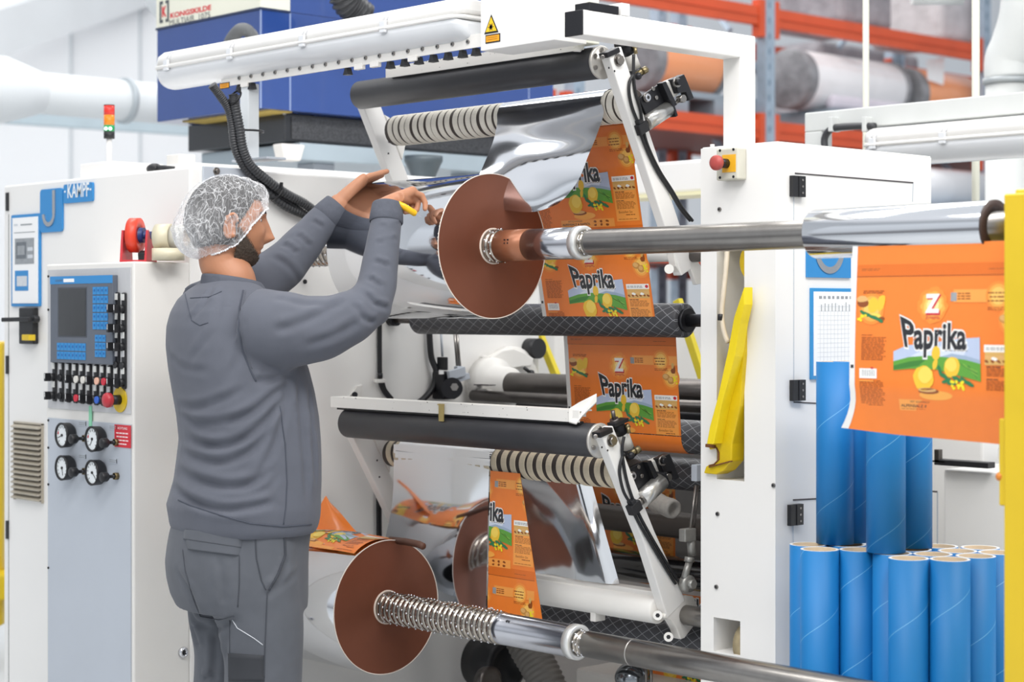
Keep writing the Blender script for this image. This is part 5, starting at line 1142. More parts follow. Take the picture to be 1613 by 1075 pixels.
# ================================================================ RIGHT: second machine with its beam and lamp
YM = 5.0
z = Zat(1440, 178, Y=YM); x0 = Xat(1276, YM)
t = thing('machine_gallows', (x0, YM, 0), 'grey-white gallows beam of the next machine at the right, above its lamp', 'frame')
m = MB(); m.box((x0, YM - .03, z - .035), (-1.6, YM + .03, z + .03), DUCTG); m.build('beam', t, .004)
m = MB(); m.box((x0, YM - .03, 0), (x0 + .07, YM + .03, z - .035), DUCTG); m.build('post', t, .004)
lz2 = Zat(1480, 212, Y=YM - .1)
tube_light(Xat(1380, YM), -1.62, YM - .02, z - .108, .07, .062, 'sealed white tube lamp under the beam of the next machine on the right', [Xat(p, YM) for p in (1402, 1512)])
cable([P(x, y, Y=YM - .05) for x, y in ((1299, 232), (1299, 218), (1306, 206), (1318, 201), (1350, 199), (1378, 199))], .012, HOSE, 'lamp_cable', 'black cable bending from the gallows post to the right lamp')
for px in (1312, 1365): m = MB(); c = P(px, 199, Y=YM - .05); m.box((c.x - .008, c.y - .016, c.z - .018), (c.x + .008, c.y + .03, c.z + .03), DUCTG); tag(m.build('cable_clip', None, .002), 'pale clip holding the lamp cable ' + ('at its bend' if px < 1330 else 'next to the lamp end'), 'clip', 'clips of the lamp cable')
for k, (px, w) in enumerate(((1364, .011), (1537, .013))):
    a = P(px, 490, Y=5.3); m = MB(); m.cyl((a.x, 5.3, 0), (a.x, 5.3, 4.2), w, CREAM, 14); tag(m.build('hanging_rod'), 'thin cream upright rod ' + ('before the glossy white roll' if k == 0 else 'left of the grey duct'), 'rod', 'thin cream rods')
t = thing('grey_duct', P(1588, 490, Y=6.2), 'beige-grey vertical duct with an elbow at the right edge', 'duct')
a = P(1588, 490, Y=6.2); zj = Zat(1588, 128, Y=6.2); ze = Zat(1588, 92, Y=6.2)
m = MB(); m.cyl((a.x, a.y, 0), (a.x, a.y, zj), .085, DUCTG, 36); m.build('riser', t)
m = MB(); m.lathe((a.x, a.y, zj - .01), (0, 0, 1), [(0, .085), (0, .096), (.02, .096), (.02, .085)], mat('duct_clamp', '#AEB3B5', .4, .3, noise=(9, .9)), 36); m.build('clamp_ring', t)
m = MB(); m.tube(catmull([(a.x, a.y, zj + .01), (a.x, a.y, zj + .08), P(1598, 70, Y=6.2), P(1612, 20, Y=6.2), P(1618, -60, Y=6.2)], 20), .088, DUCTG, 32); m.build('elbow', t)
m = MB(); a = P(1475, -11, D=8.5); m.cyl(a - Rv * .11, a + Rv * .12, .055, DUCTG, 28); tag(m.build('crossing_pipe'), 'grey pipe at the top edge right of the diagonal rack brace', 'pipe')
# white cabinet of the next machine, low at the right
t = thing('next_machine', (-2.6, 5.2, 0), 'white body of the next machine low at the right behind the blue tubes', 'machine')
zt3 = Zat(1530, 742, Y=4.9); m = MB(); m.box((-3.3, 4.9, 0), (-1.3, 5.6, zt3), WHITE); m.build('cabinet', t, .01)
m = MB(); zc3 = Zat(1530, 713, Y=5.1); m.cyl((-3.2, 5.1, zc3 + .005), (-1.3, 5.1, zc3 + .005), .052, WHITE, 32); m.build('white_roller', t)
m = MB(); a = P(1477, 727, Y=4.88); b = P(1562, 733, Y=4.88); m.box((a.x, 4.86, b.z - .010), (b.x, 4.9, b.z + .008), BLACK); m.build('black_strip', t, .002)
m = MB(); a = P(1481, 726, Y=4.88); m.box((a.x - .008, 4.86, a.z), (a.x + .008, 4.88, a.z + .035), DSTEEL); m.box((a.x - .025, 4.86, a.z - .004), (a.x + .03, 4.88, a.z), BLACK); m.build('small_stud', t)
m = MB(); a = P(1477, 775, Y=4.9); m.box((a.x - .05, 4.898, a.z - .003), (a.x, 4.8995, a.z + .002), GAP); m.box((a.x - .002, 4.898, a.z - .4), (a.x + .002, 4.8995, a.z), GREYP); m.build('door_gap', t)
m = MB(); m.box((-3.3, 5.7, 0), (-1.0, 5.75, 1.22), mat('pale_blue_screen', '#D5DEE8', .5, noise=(3, .96))); tag(m.build('pale_guard_panel'), 'pale blue-grey guard panel behind the white roller at the right', 'panel')

# ================================================================ BLUE CARDBOARD CORES
def core_mat():
    mt = bpy.data.materials.new('blue_spiral_cardboard'); mt.use_nodes = True; nt = mt.node_tree; b = nt.nodes['Principled BSDF']; b.inputs['Roughness'].default_value = .5
    tcn = nt.nodes.new('ShaderNodeTexCoord'); s_ = nt.nodes.new('ShaderNodeSeparateXYZ'); nt.links.new(tcn.outputs['Object'], s_.inputs[0])
    def mth(op, a, b_=None):
        n = nt.nodes.new('ShaderNodeMath'); n.operation = op
        for i, q in enumerate((a, b_)):
            if q is None: continue
            if isinstance(q, (int, float)): n.inputs[i].default_value = q
            else: nt.links.new(q, n.inputs[i])
        return n.outputs[0]
    ang = mth('MULTIPLY', mth('ARCTAN2', s_.outputs['Y'], s_.outputs['X']), 1 / (2 * PI))
    f = mth('FRACT', mth('SUBTRACT', mth('MULTIPLY', s_.outputs['Z'], 4.9), ang)); mk = mth('LESS_THAN', f, .008)
    mx = nt.nodes.new('ShaderNodeMix'); mx.data_type = 'RGBA'; mx.inputs[6].default_value = hexc('#1078BC'); mx.inputs[7].default_value = hexc('#6CB0DC'); nt.links.new(mk, mx.inputs[0])
    nz = nt.nodes.new('ShaderNodeTexNoise'); nz.inputs['Scale'].default_value = 8; nt.links.new(tcn.outputs['Object'], nz.inputs[0]); hs = nt.nodes.new('ShaderNodeHueSaturation'); mr_ = nt.nodes.new('ShaderNodeMapRange'); mr_.inputs[3].default_value = .94; mr_.inputs[4].default_value = 1.05
    nt.links.new(nz.outputs[0], mr_.inputs[0]); nt.links.new(mr_.outputs[0], hs.inputs['Value']); nt.links.new(mx.outputs[2], hs.inputs['Color']); nt.links.new(hs.outputs[0], b.inputs['Base Color']); return mt
CM = core_mat(); RIM = mat('white_cut_rim', '#F2F0EC', .7, noise=(60, .95))
def core_mesh(h, r=.0455):
    m = MB(); m.lathe((0, 0, 0), (0, 0, 1), [(0, r - .007), (0, r), (h, r)], CM, 48); m.lathe((0, 0, 0), (0, 0, 1), [(h, r), (h, r - .007)], RIM, 48); m.lathe((0, 0, 0), (0, 0, 1), [(h, r - .007), (0, r - .007)], CARD, 48); return m
ztop = CAMH - .564; zbase = .12
tops = [(610, 428), (672, 448), (785, 432), (852, 452), (975, 466), (1062, 486), (1100, 452), (1180, 470), (1225, 440), (1248, 492), (1300, 457), (1370, 478), (1400, 443), (1465, 463)]
Pp = []
for (cx, cy) in tops:
    p = P(1073 + cx / 2.985, 715 + cy / 2.985, Z=ztop); Pp.append([p.x, p.y])
# keep the tubes apart
for it in range(60):
    for i in range(len(Pp)):
        if Pp[i][0] < XR1 + .048: Pp[i][0] = XR1 + .048
        for j in range(i):
            dx = Pp[i][0] - Pp[j][0]; dy = Pp[i][1] - Pp[j][1]; d = math.hypot(dx, dy); L = .0915
            if d < L:
                k = (L - d) / 2 / max(d, 1e-6); Pp[i][0] += dx * k; Pp[i][1] += dy * k; Pp[j][0] -= dx * k; Pp[j][1] -= dy * k
names = ['leftmost short blue tube, in the back against the white frame', 'second short blue tube from the left, in the front', 'short blue tube in the back, third from the left', 'short blue tube right of the leftmost front one', 'short blue tube partly behind the widest front one', 'widest front blue tube, left of the rightmost front pair', 'short blue tube in the back under the tall ones', 'short blue tube in the middle of the cluster, only its rim showing', 'short blue tube in the back right behind the cluster', 'front blue tube right of the widest one, its full rim showing', 'short blue tube behind the two nearest at the right', 'short blue tube at the front right, next to the one cut by the yellow post', 'short blue tube far back at the right', 'rightmost short blue tube, cut by the yellow post']
base = None
for i, (x, y) in enumerate(Pp):
    if base is None: base = core_mesh(ztop - zbase).build('cardboard_core'); o = base
    else: o = base.copy(); col.objects.link(o)
    o.location = (x, y, zbase); o.rotation_euler = (0, 0, 1.3 * i); tag(o, names[i], 'cardboard tube', 'short blue cardboard tubes')
ztb = ztop + .002; zt4 = Zat(1315, 567, D=4.66)
base2 = None
for k, (px, d_, l) in enumerate(((1315.5, 4.50, 'tall blue tube standing at the left on the short ones, before the framed sheet'), (1353, 4.60, 'tall blue tube half hidden between two others under the orange film'), (1395.5, 4.34, 'widest tall blue tube standing in front, under the orange film'), (1438, 4.43, 'rightmost tall blue tube of the upper layer'))):
    a = P(px, 860, D=d_)
    if base2 is None: base2 = core_mesh(zt4 - ztb).build('cardboard_core'); o = base2
    else: o = base2.copy(); col.objects.link(o)
    near = min(Pp, key=lambda s_: (s_[0] - a.x) ** 2 + (s_[1] - a.y) ** 2); vx, vy = a.x - near[0], a.y - near[1]; dd_ = math.hypot(vx, vy); kk_ = min(1, (.03 if k == 3 else .055) / max(dd_, 1e-6)) if k in (1, 3) else 1
    a.x, a.y = near[0] + vx * kk_, near[1] + vy * kk_
    o.location = (max(a.x, XR1 + .047), a.y, ztb); o.rotation_euler = (0, 0, 2.0 + k); tag(o, l, 'cardboard tube', 'tall blue cardboard tubes')
t = thing('wooden_pallet', (-2.45, 3.9, 0), 'low pallet under the short blue tubes', 'pallet')
xs_ = [p[0] for p in Pp]; ys_ = [p[1] for p in Pp]
WOOD = mat('pallet_wood', '#B79A72', .8, noise=(12, .8))
for k in range(5): yy = min(ys_) - .05 + (max(ys_) - min(ys_)) * k / 4; m = MB(); m.box((XR1 + .004, yy, .098), (max(xs_) + .05, yy + (max(ys_) - min(ys_)) / 4 - .004 + (.05 if k == 4 else 0), .119), WOOD); m.build('plank', t)
for k in range(2): m = MB(); xx = (XR1 + .05, max(xs_) - .05)[k]; m.box((xx, min(ys_) - .05, 0), (xx + .08, max(ys_) + .1, .098), WOOD); m.build('runner', t)
# ================================================================ PRINTED FILM
FW = .42            # width of the web
PR = {}
for n_, h_ in (('o', '#F28230'), ('od', '#DE7022'), ('ol', '#F6A24C'), ('g1', '#F59038'), ('g2', '#F8AC4C'), ('g3', '#FBC868'), ('g4', '#FDE3A0'), ('wh', '#F5F3EF'), ('bk', '#26262B'), ('red', '#C8283A'), ('sky', '#B9C6E0'), ('sky2', '#D5DDEC'), ('mt', '#9DB0C8'), ('gr', '#5FA03C'), ('gr2', '#86B64A'), ('gr3', '#3F7F35'), ('dg', '#2E7A4C'), ('chip', '#EFC23A'), ('chip2', '#F7D75E'), ('yel', '#F2DE28'), ('br', '#8E4A1E'), ('tan', '#D9AE66'), ('pot', '#C98F4A'), ('pot2', '#E0B070'), ('tx', '#8A4316'), ('gy', '#A9B4BC'), ('mg', '#E9E7E4')):
    PR[n_] = mat('print_' + {'o': 'orange', 'od': 'dark_orange', 'ol': 'light_orange', 'g1': 'glow_outer', 'g2': 'glow_middle', 'g3': 'glow_inner', 'g4': 'glow_centre', 'wh': 'white', 'bk': 'black', 'red': 'red', 'sky': 'sky', 'sky2': 'pale_sky', 'mt': 'mountain', 'gr': 'green', 'gr2': 'light_green', 'gr3': 'field_green', 'dg': 'leaf_green', 'chip': 'crisp', 'chip2': 'crisp_light', 'yel': 'flower_yellow', 'br': 'brown', 'tan': 'tan', 'pot': 'potato', 'pot2': 'potato_light', 'tx': 'text_brown', 'gy': 'grey', 'mg': 'margin'}[n_], h_, .32, noise=(30, .97), coat=.25)

def clip_poly(poly, planes):
    for (A, B, C) in planes:      # keep A*a + B*b + C >= 0
        out = []
        for i in range(len(poly)):
            p = poly[i]; q = poly[(i + 1) % len(poly)]; fp = A * p[0] + B * p[1] + C; fq = A * q[0] + B * q[1] + C
            if fp >= 0: out.append(p)
            if fp * fq < 0: t_ = fp / (fp - fq); out.append((p[0] + (q[0] - p[0]) * t_, p[1] + (q[1] - p[1]) * t_))
        poly = out
        if len(poly) < 3: return []
    return poly
class Film:
    """S(a, b) -> point; a = 0..1 across the web, b = metres down the web; N = outward normal"""
    def __init__(s, S, N, planes=(), vs=1.0): s.S = S; s.N = N; s.mb = MB(); s.planes = list(planes); s.vs = vs; s.lay = 0
    def poly(s, pts, mm, k):
        pts = clip_poly(list(pts), s.planes)
        if len(pts) < 3: return
        vs = [s.S(a, b) + s.N(a, b) * (.0007 + .00012 * k) for a, b in pts]
        s.mb.add(vs, [range(len(vs))], PR[mm])
    def rect(s, a0, b0, a1, b1, mm, k): s.poly([(a0, b0), (a1, b0), (a1, b1), (a0, b1)], mm, k)
    def ell(s, a, b, ra, rb, mm, k, rot=0, n=20, wob=0, seed=0):
        rnd = random.Random(seed); pts = []
        for i in range(n):
            q = 2 * PI * i / n; r = 1 + (rnd.uniform(-wob, wob) if wob else 0); x = math.cos(q) * ra * r; y = math.sin(q) * rb * r
            c, s_ = math.cos(rot), math.sin(rot); xm = x * FW; pts.append((a + (xm * c - y * s_) / FW, b + (xm * s_ + y * c)))
        s.poly(pts, mm, k)
    def glow(s, a, b, r, k=2, n=4, star=False):
        for i, mm in enumerate(('g1', 'g2', 'g3', 'g4')[:n]):
            rr = r * (1 - .2 * i); s.ell(a, b, rr / FW, rr, mm, k + i * .4, n=36 if star else 24, wob=.09 if star else .0, seed=i)
    def text(s, w, a0, b0, a1, b1, mm, k, bold=0.0, warp=None):
        fs = text_polys(w, bold); x0, x1, y0, y1 = text_bounds(fs)
        for f in fs:
            pts = []
            for x, y in f:
                u = (x - x0) / (x1 - x0); v = (y - y0) / (y1 - y0)
                if warp: pts.append(warp(u, v))
                else: pts.append((a0 + (a1 - a0) * u, b1 + (b0 - b1) * v))
            s.poly(pts, mm, k)
    def lines(s, a0, b0, a1, n, dy, h, mm, k, seed=0, ragged=.15):
        rnd = random.Random(seed)
        for i in range(n):
            e = a1 - (a1 - a0) * rnd.random() * ragged; x = a0
            while x < e - .006:
                w = min(rnd.uniform(.012, .04), e - x); s.rect(x, b0 + i * dy, x + w, b0 + i * dy + h, mm, k); x += w + .005
    def design(s, o=0.0):
        """one repeat of the print, starting at length o"""
        B = lambda b: o + b * s.vs
        R = lambda a0, b0, a1, b1, mm, k: s.rect(a0, B(b0), a1, B(b1), mm, k)
        R(0, 0, 1, .0235, 'od', .5); R(0, .0235, 1, .0245, 'br', .6)
        s.lines(.03, B(.008), .15, 2, .003, .0011, 'br', 1, 1); s.lines(.80, B(.012), .93, 1, .003, .0012, 'br', 1, 2)
        # sun-burst and emblem
        s.glow(.479, B(.083), .037, 1, 4, True)
        s.text('Z', .435, B(.062), .53, B(.103), 'red', 4, .05); s.text('Z', .432, B(.0605), .520, B(.0985), 'wh', 4.5, .04)
        s.text('ZWEIFEL', .437, B(.105), .525, B(.1105), 'red', 4.6, .02)
        # landscape panel
        s.poly([(.245, B(.176)), (.33, B(.163)), (.45, B(.160)), (.60, B(.150)), (.76, B(.146)), (.765, B(.20)), (.77, B(.232)), (.70, B(.226)), (.5, B(.205)), (.35, B(.208)), (.245, B(.214))], 'sky', 5)
        s.poly([(.35, B(.185)), (.45, B(.168)), (.62, B(.16)), (.70, B(.165)), (.66, B(.185)), (.5, B(.19))], 'sky2', 5.2)
        s.poly([(.52, B(.186)), (.60, B(.178)), (.68, B(.182)), (.765, B(.19)), (.766, B(.20)), (.5, B(.20))], 'mt', 5.3)
        s.poly([(.245, B(.196)), (.34, B(.187)), (.46, B(.183)), (.58, B(.186)), (.68, B(.190)), (.766, B(.197)), (.77, B(.232)), (.70, B(.226)), (.5, B(.21)), (.35, B(.210)), (.245, B(.214))], 'gr', 5.5)
        s.poly([(.245, B(.205)), (.34, B(.196)), (.45, B(.19)), (.40, B(.204)), (.245, B(.2135))], 'gr3', 5.7)
        for i in range(4): s.poly([(.60 + .03 * i, B(.192 + .003 * i)), (.61 + .03 * i, B(.192 + .003 * i)), (.75, B(.212 + .004 * i)), (.75, B(.2145 + .004 * i))], ('gr2', 'gr3')[i % 2], 5.8)
        # big name
        def wp(grow):
            def f(u, v):
                if u < .2: top = .104 + .014 * (u / .2) ** .8; bot = .186 + .002 * (u / .2)
                else: top = .118 - .003 * math.sin((u - .2) * 4) + .004 * (u - .2); bot = .188 - .002 * (u - .2)
                v_ = v if v < .25 else .25 + (v - .25) ** .88 * .75 / .75 ** .88
                top -= grow * .8; bot += grow * .8
                return (.312 - grow + (.372 + 2 * grow) * u + .045 * (v_ - .3) * (u < .2) * -(.2 - u) * 5 , B(bot + (top - bot) * v_))
            return f
        s.text('Paprika', 0, 0, 0, 0, 'wh', 7, .070, wp(.004)); s.text('Paprika', 0, 0, 0, 0, 'bk', 8, .030, wp(0))
        s.lines(.56, B(.172), .69, 1, .003, .0012, 'bk', 8, 4, 0)
        # crisps, leaves and flowers
        s.ell(.50, B(.262), .10, .010, 'g2', 5.9); s.ell(.46, B(.254), .062, .006, 'br', 6); s.ell(.452, B(.2515), .055, .0045, 'pot2', 6.1)
        s.ell(.43, B(.228), .062, .026, 'chip', 6.3, -.2, 18, .05, 1); s.ell(.44, B(.222), .042, .017, 'chip2', 6.5, -.1, 18, .06, 2)
        s.ell(.505, B(.178), .026, .0145, 'chip', 9, .1, 16, .05, 3); s.ell(.50, B(.200), .014, .012, 'chip', 9, .3, 14, .08, 3)
        s.ell(.60, B(.205), .046, .022, 'chip', 6.6, .12, 18, .05, 4); s.ell(.595, B(.200), .034, .014, 'chip2', 6.8, .1, 18, .06, 5)
        for i, (a, b, r) in enumerate(((.55, .222, .5), (.57, .232, -.3), (.63, .228, .4), (.67, .23, .6), (.53, .214, 1.2), (.60, .236, 0), (.70, .236, .4))): s.ell(a, B(b), .030, .0045, 'dg', 6.9 + .1 * i, r, 12, .15, i)
        rnd = random.Random(4)
        for i in range(16): s.ell(.585 + rnd.random() * .09, B(.232 + rnd.random() * .018), .010, .0032, 'yel', 7.8 + .03 * i, rnd.random(), 7, .25, i)
        # bottom band
        R(.27, .272, .76, .2945, 'ol', 1.2)
        s.text('MIT SCHWEIZER', .34, B(.2745), .47, B(.2785), 'bk', 2, .0); s.text('ALPENSALZ & RAPSÖL', .28, B(.2805), .54, B(.2875), 'bk', 2, .02); s.lines(.28, B(.2905), .53, 1, .002, .0010, 'tx', 2, 9, 0)
        for i in range(6): a = .585 + .055 * (i % 3); b = .277 + .0095 * (i // 3); s.ell(a, B(b + .002), .013, .0033, 'tx', 2, 0, 8, .3, i)
        # left column
        s.glow(.10, B(.090), .034, 1, 3)
        s.lines(.045, B(.053), .20, 2, .004, .0016, 'tx', 3.0, 11, .3)
        s.ell(.045, B(.078), .035, .010, 'br', 3.2, 0, 12, .1); s.ell(.04, B(.070), .035, .007, 'pot2', 3.3, 0, 12, .1, 2)
        s.ell(.11, B(.083), .032, .017, 'chip', 3.4, .2, 14, .06, 2); s.ell(.16, B(.078), .024, .018, 'chip', 3.5, .3, 12, .1, 3); s.ell(.13, B(.105), .035, .006, 'chip2', 3.6, .1, 12, .1, 4); s.ell(.165, B(.11), .02, .004, 'br', 3.7)
        for i in range(6): s.ell(.045 + .022 * i, B(.098 + .003 * i), .022, .0038, 'dg', 3.8 + .05 * i, .5, 9, .2, i)
        for i in range(7): s.ell(.015 + rnd.random() * .05, B(.10 + rnd.random() * .018), .009, .003, 'yel', 4.2 + .02 * i, 0, 6, .3, i)
        s.lines(.04, B(.143), .12, 1, .003, .0012, 'br', 2, 20, 0); s.lines(.04, B(.148), .20, 14, .0036, .0013, 'tx', 2, 21)
        R(.03, .212, .14, .232, 'wh', 2)
        for i in range(12): R(.043 + .0072 * i, .2145, .043 + .0072 * i + .0032 * (1 + i % 2) * .6, .2275, 'gy', 2.5)
        s.ell(.11, B(.211), .010, .002, 'red', 2.6)
        s.lines(.03, B(.236), .19, 15, .0037, .0012, 'tx', 2, 23); R(.03, .236, .12, .2385, 'ol', 2.2)
        # right column
        R(.60, .052, 1.0, .0775, 'ol', .8); s.glow(.86, B(.065), .030, 1, 3)
        R(.585, .058, .62, .075, 'gy', 2.4)
        for i in range(3): s.lines(.625, B(.059 + .0052 * i), .70, 1, .002, .0024, 'tx', 2.4, 30 + i, 0)
        for i in range(3): s.lines(.80 + .01 * (i % 2), B(.058 + .0078 * i), .90, 1, .003, .0026, 'tx', 3.2, 40 + i, .1)
        s.lines(.80, B(.087), .92, 2, .004, .0013, 'tx', 2, 44)
        s.glow(.94, B(.112), .032, 1, 3)
        s.ell(.90, B(.110), .034, .009, 'pot', 3.3, .15); s.ell(.893, B(.108), .022, .006, 'pot2', 3.4, .15); s.ell(.94, B(.119), .030, .010, 'pot', 3.5, -.1); s.ell(.936, B(.117), .018, .006, 'pot2', 3.6)
        s.ell(.965, B(.090), .022, .011, 'br', 3.4, .2, 9, .3, 3); s.ell(.96, B(.080), .014, .008, 'tan', 3.5, .2, 9, .3, 4)
        for i in range(10): s.ell(.965 + rnd.random() * .03, B(.105 + rnd.random() * .022), .008, .003, 'yel', 3.8 + .02 * i, 0, 6, .3, i)
        R(.785, .163, .985, .282, 'ol', 1.2); R(.785, .160, .985, .174, 'wh', 2)
        s.lines(.795, B(.165), .93, 2, .0035, .0019, 'gy', 2.6, 50, .1); s.ell(.965, B(.167), .014, .0045, 'red', 2.8)
        R(.79, .174, .98, .199, 'tan', 2.2)
        for i in range(5): s.ell(.81 + .036 * i, B(.184 + .003 * (i % 2)), .020, .0035, ('pot2', 'wh')[i % 2], 2.5 + .05 * i, .1, 10, .2, i)
        for i in range(6): s.ell(.80 + .034 * i, B(.192), .012, .0028, 'br', 2.9, .3, 8, .3, i)
        s.lines(.80, B(.202), .88, 1, .003, .0018, 'bk', 2, 51, 0); s.lines(.80, B(.206), .975, 5, .0034, .0013, 'tx', 2, 52); s.lines(.80, B(.226), .87, 1, .003, .0016, 'bk', 2, 53, 0); s.lines(.80, B(.230), .975, 6, .0034, .0013, 'tx', 2, 54)
        s.text('Bestellen Sie', .81, B(.254), .93, B(.2605), 'tx', 2); s.lines(.87, B(.264), .95, 1, .003, .0022, 'tx', 2, 55, 0); s.lines(.80, B(.276), .96, 1, .003, .0014, 'tx', 2, 56, 0)
        R(-.027, .205, -.008, .212, 'bk', 2)
def film_base(S, N, a0, a1, b0, b1, na, nb, outline=None):
    """front skin (print side) + silver back skin"""
    fr = MB(); rows = []
    for j in range(nb + 1):
        b = b0 + (b1 - b0) * j / nb; l, r = outline(b) if outline else (a0, a1)
        rows.append([S(l + (r - l) * i / na, b) for i in range(na + 1)])
    return rows
# --- central web between the two net rollers: X fixed range, slanting slightly in Y
WX0 = -3.795; WX1 = -3.378
def web(Ya, Za, Yb, Zb, x0, x1):
    A = Vector((0, Ya, Za)); D = Vector((0, Yb - Ya, Zb - Za)); L = D.length; D = D / L; N = Vector((0, D.z, -D.y)); 
    if N.y > 0: N = -N
    return (lambda a, b: Vector((x0 + (x1 - x0) * a, 0, 0)) + A + D * b), (lambda a, b: N), L
def make_film(name, label, S, N, L, starts, planes=(), margins=True, vs=1.0, outline=None, nb=8, tail=None, group=None, cat='film'):
    f = Film(S, N, planes, vs)
    rows = film_base(S, N, 0, 1, 0, L, 6, nb, outline)
    f.mb.grid(rows, PR['o'], True, FOIL, .0006)
    if recheck(rows, N): pass
    if margins: f.rect(-.035, 0, 0.003, L, 'mg', .3)
    for o in starts: f.design(o)
    o = f.mb.build(name, None, recalc=False); tag(o, label, cat, group); return o
def recheck(rows, N): return True
# the grid's second skin lies opposite to the computed normal; keep the print side towards N
_old_grid = MB.grid
def film_grid(mb, rows, mm, back, n, th=.0006):
    r0 = rows; mb.grid(r0, mm, True); mb.grid([[p - n * th for p in r] for r in r0], back, True)
def make_film(name, label, S, N, L, starts, planes=(), margins=True, vs=1.0, outline=None, nb=8, group=None, cat='film', front='o', back=None):
    f = Film(S, N, list(planes) + [(0, 1, 0), (0, -1, L)], vs)
    rows = film_base(S, N, 0, 1, 0, L, 6, nb, outline)
    film_grid(f.mb, rows, PR[front], back or FOIL, N(0, 0))
    if margins: f.rect(-.035, 0, 0.003, L, 'mg', .3)
    if margins: f.planes = list(planes) + [(0, 1, 0), (0, -1, L)]
    for o in starts: f.design(o)
    o = f.mb.build(name, None, recalc=False); tag(o, label, cat, group); return o
PER = .2935
# lower span: net roller 1 -> net roller 2
r_ = .0475
S, N, L = web(3.72 + .035, zn1 - .035, 3.825 - r_, zn2 + .005, WX0, WX1)
za_film = S(0, 0).z
# where the design begins: first fold line sits at photo row 544
b_at = lambda py: (za_film - Zat(970, py, Y=3.76)) / ((S(0, 0) - S(0, 1)).z)
st = b_at(530)
make_film('printed_film', 'orange printed film hanging between the net roller at shoulder height and the next one below', S, N, L, [st], group='orange printed film webs')
# wrap under roller 2
m = MB(); rows = []
for k in range(13):
    a = PI - math.radians(3) + math.radians(110) * k / 12
    rows.append([Vector((WX0 + (WX1 - WX0) * i / 4, 3.825 + math.cos(a) * r_, zn2 + math.sin(a) * r_)) for i in range(5)])
m.grid(rows, PR['o'], True); tag(m.build('wrapped_film', None, recalc=False), 'plain orange end of the film curving under the net roller', 'film')
# upper span: grip roller -> net roller 1
S, N, L = web(3.52 + .046, zsu - .01, 3.72 - .0475, zn1 + .01, WX0, WX1)
za_film = S(0, 0).z; yq = Yat(1000, -3.5)
def b_up(py, px=940):
    # solve along the sloping span
    lo, hi = 0.0, L
    for _ in range(30):
        md = (lo + hi) / 2; p = S(.5, md); d = p.x * Fv.x + p.y * Fv.y; y = 490 - FPX * (p.z - CAMH) / d
        if y < py: lo = md
        else: hi = md
    return lo
s2 = b_up(405) - .083
make_film('printed_film', 'orange printed film coming down from the upper grip roller behind the silver sheet', S, N, L, [s2, s2 - PER, s2 - 2 * PER], group='orange printed film webs')

# --- hanging film at the right, under the thin reel
hx0 = Xat(1352, 3.262); hx1 = hx0 + .405
zh0 = ZU - .03; zh1 = Zat(1450, 676, Y=3.27)
Sh = lambda a, b: Vector((hx0 + (hx1 - hx0) * a, 3.262 - .012 * math.sin(b * 5.0) + (.02 * max(0, b - .30) / .1) , zh0 - b))
Nh = lambda a, b: Vector((0, -1, 0))
Lh = zh0 - zh1 + .012
f = Film(Sh, Nh, [(0, 1, 0), (0, -1, Lh)], 1.04)
rows = []
for j in range(25):
    b = Lh * j / 24; dv = max(0, b - (Lh - .08)) / .08
    rows.append([Sh(-.035 + 1.035 * i / 12, b) + (Vector((-.028, -.012, .006)) * (max(0, 1 - i / 3.0)) * dv ** 1.6) + Vector((0, 0, -.012 * (i / 12))) * (b / Lh) for i in range(13)])
f.mb.grid(rows, PR['o'], True); f.mb.grid([[p + Vector((0, .0006, 0)) for p in r] for r in rows], FOIL, True)
mrows = [[r[0] + Vector((0, -.0008, 0)), r[0] * .6 + r[1] * .4 + Vector((0, -.0008, 0))] for r in rows]; f.mb.grid(mrows, PR['mg'], True)
Zt = Zat(1350, 418, Y=3.262); f.design(zh0 - Zt)
o = f.mb.build('hanging_printed_film', None, recalc=False); tag(o, 'orange printed film sheet hanging from the thin reel at the right before the blue tubes', 'film')

# --- silver sheet over the upper grip roller, hanging to the reel
def lerp(a, b, t): return a + (b - a) * t
def surf(rows_ctrl, nu, nv):
    R = [catmull(r, nu) for r in rows_ctrl]; out = []
    for i in range(nu + 1): out.append(catmull([R[j][i] for j in range(len(R))], nv))
    return [[out[i][j] for i in range(nu + 1)] for j in range(nv + 1)]
def around(x, ang, r=.0475): return Vector((x, 3.52 + math.cos(math.radians(ang)) * r, zsu + math.sin(math.radians(ang)) * r))
ctrl = []
for ang in (20, 60, 95, 130, 165): ctrl.append([around(WX0 + .01 + (WX1 - WX0 - .02) * u, ang) for u in (0, .33, .66, 1)])
def dr(px, py, Y): return P(px, py, Y=Y)
ctrl.append([dr(783, 195, 3.462), dr(838, 190, 3.458), dr(893, 184, 3.460), dr(951, 178, 3.464)])
ctrl.append([dr(777, 222, 3.440), dr(828, 220, 3.432), dr(882, 218, 3.436), dr(940, 213, 3.445)])
ctrl.append([dr(766, 250, 3.405), dr(815, 250, 3.395), dr(865, 250, 3.40), dr(926, 247, 3.42)])
ctrl.append([dr(755, 276, 3.355), dr(803, 282, 3.365), dr(850, 288, 3.375), dr(913, 280, 3.40)])
ctrl.append([dr(748, 296, 3.330), dr(795, 312, 3.345), dr(842, 318, 3.36), dr(895, 306, 3.39)])
ctrl.append([dr(745, 318, 3.330), dr(790, 330, 3.345), dr(840, 334, 3.36), dr(878, 322, 3.385)])
rows = surf(ctrl, 24, 60)
m = MB(); m.grid(rows, FOIL, True); tag(m.build('silver_film_sheet'), 'silver film sheet hanging from the upper grip roller down behind the brown reel end', 'film')

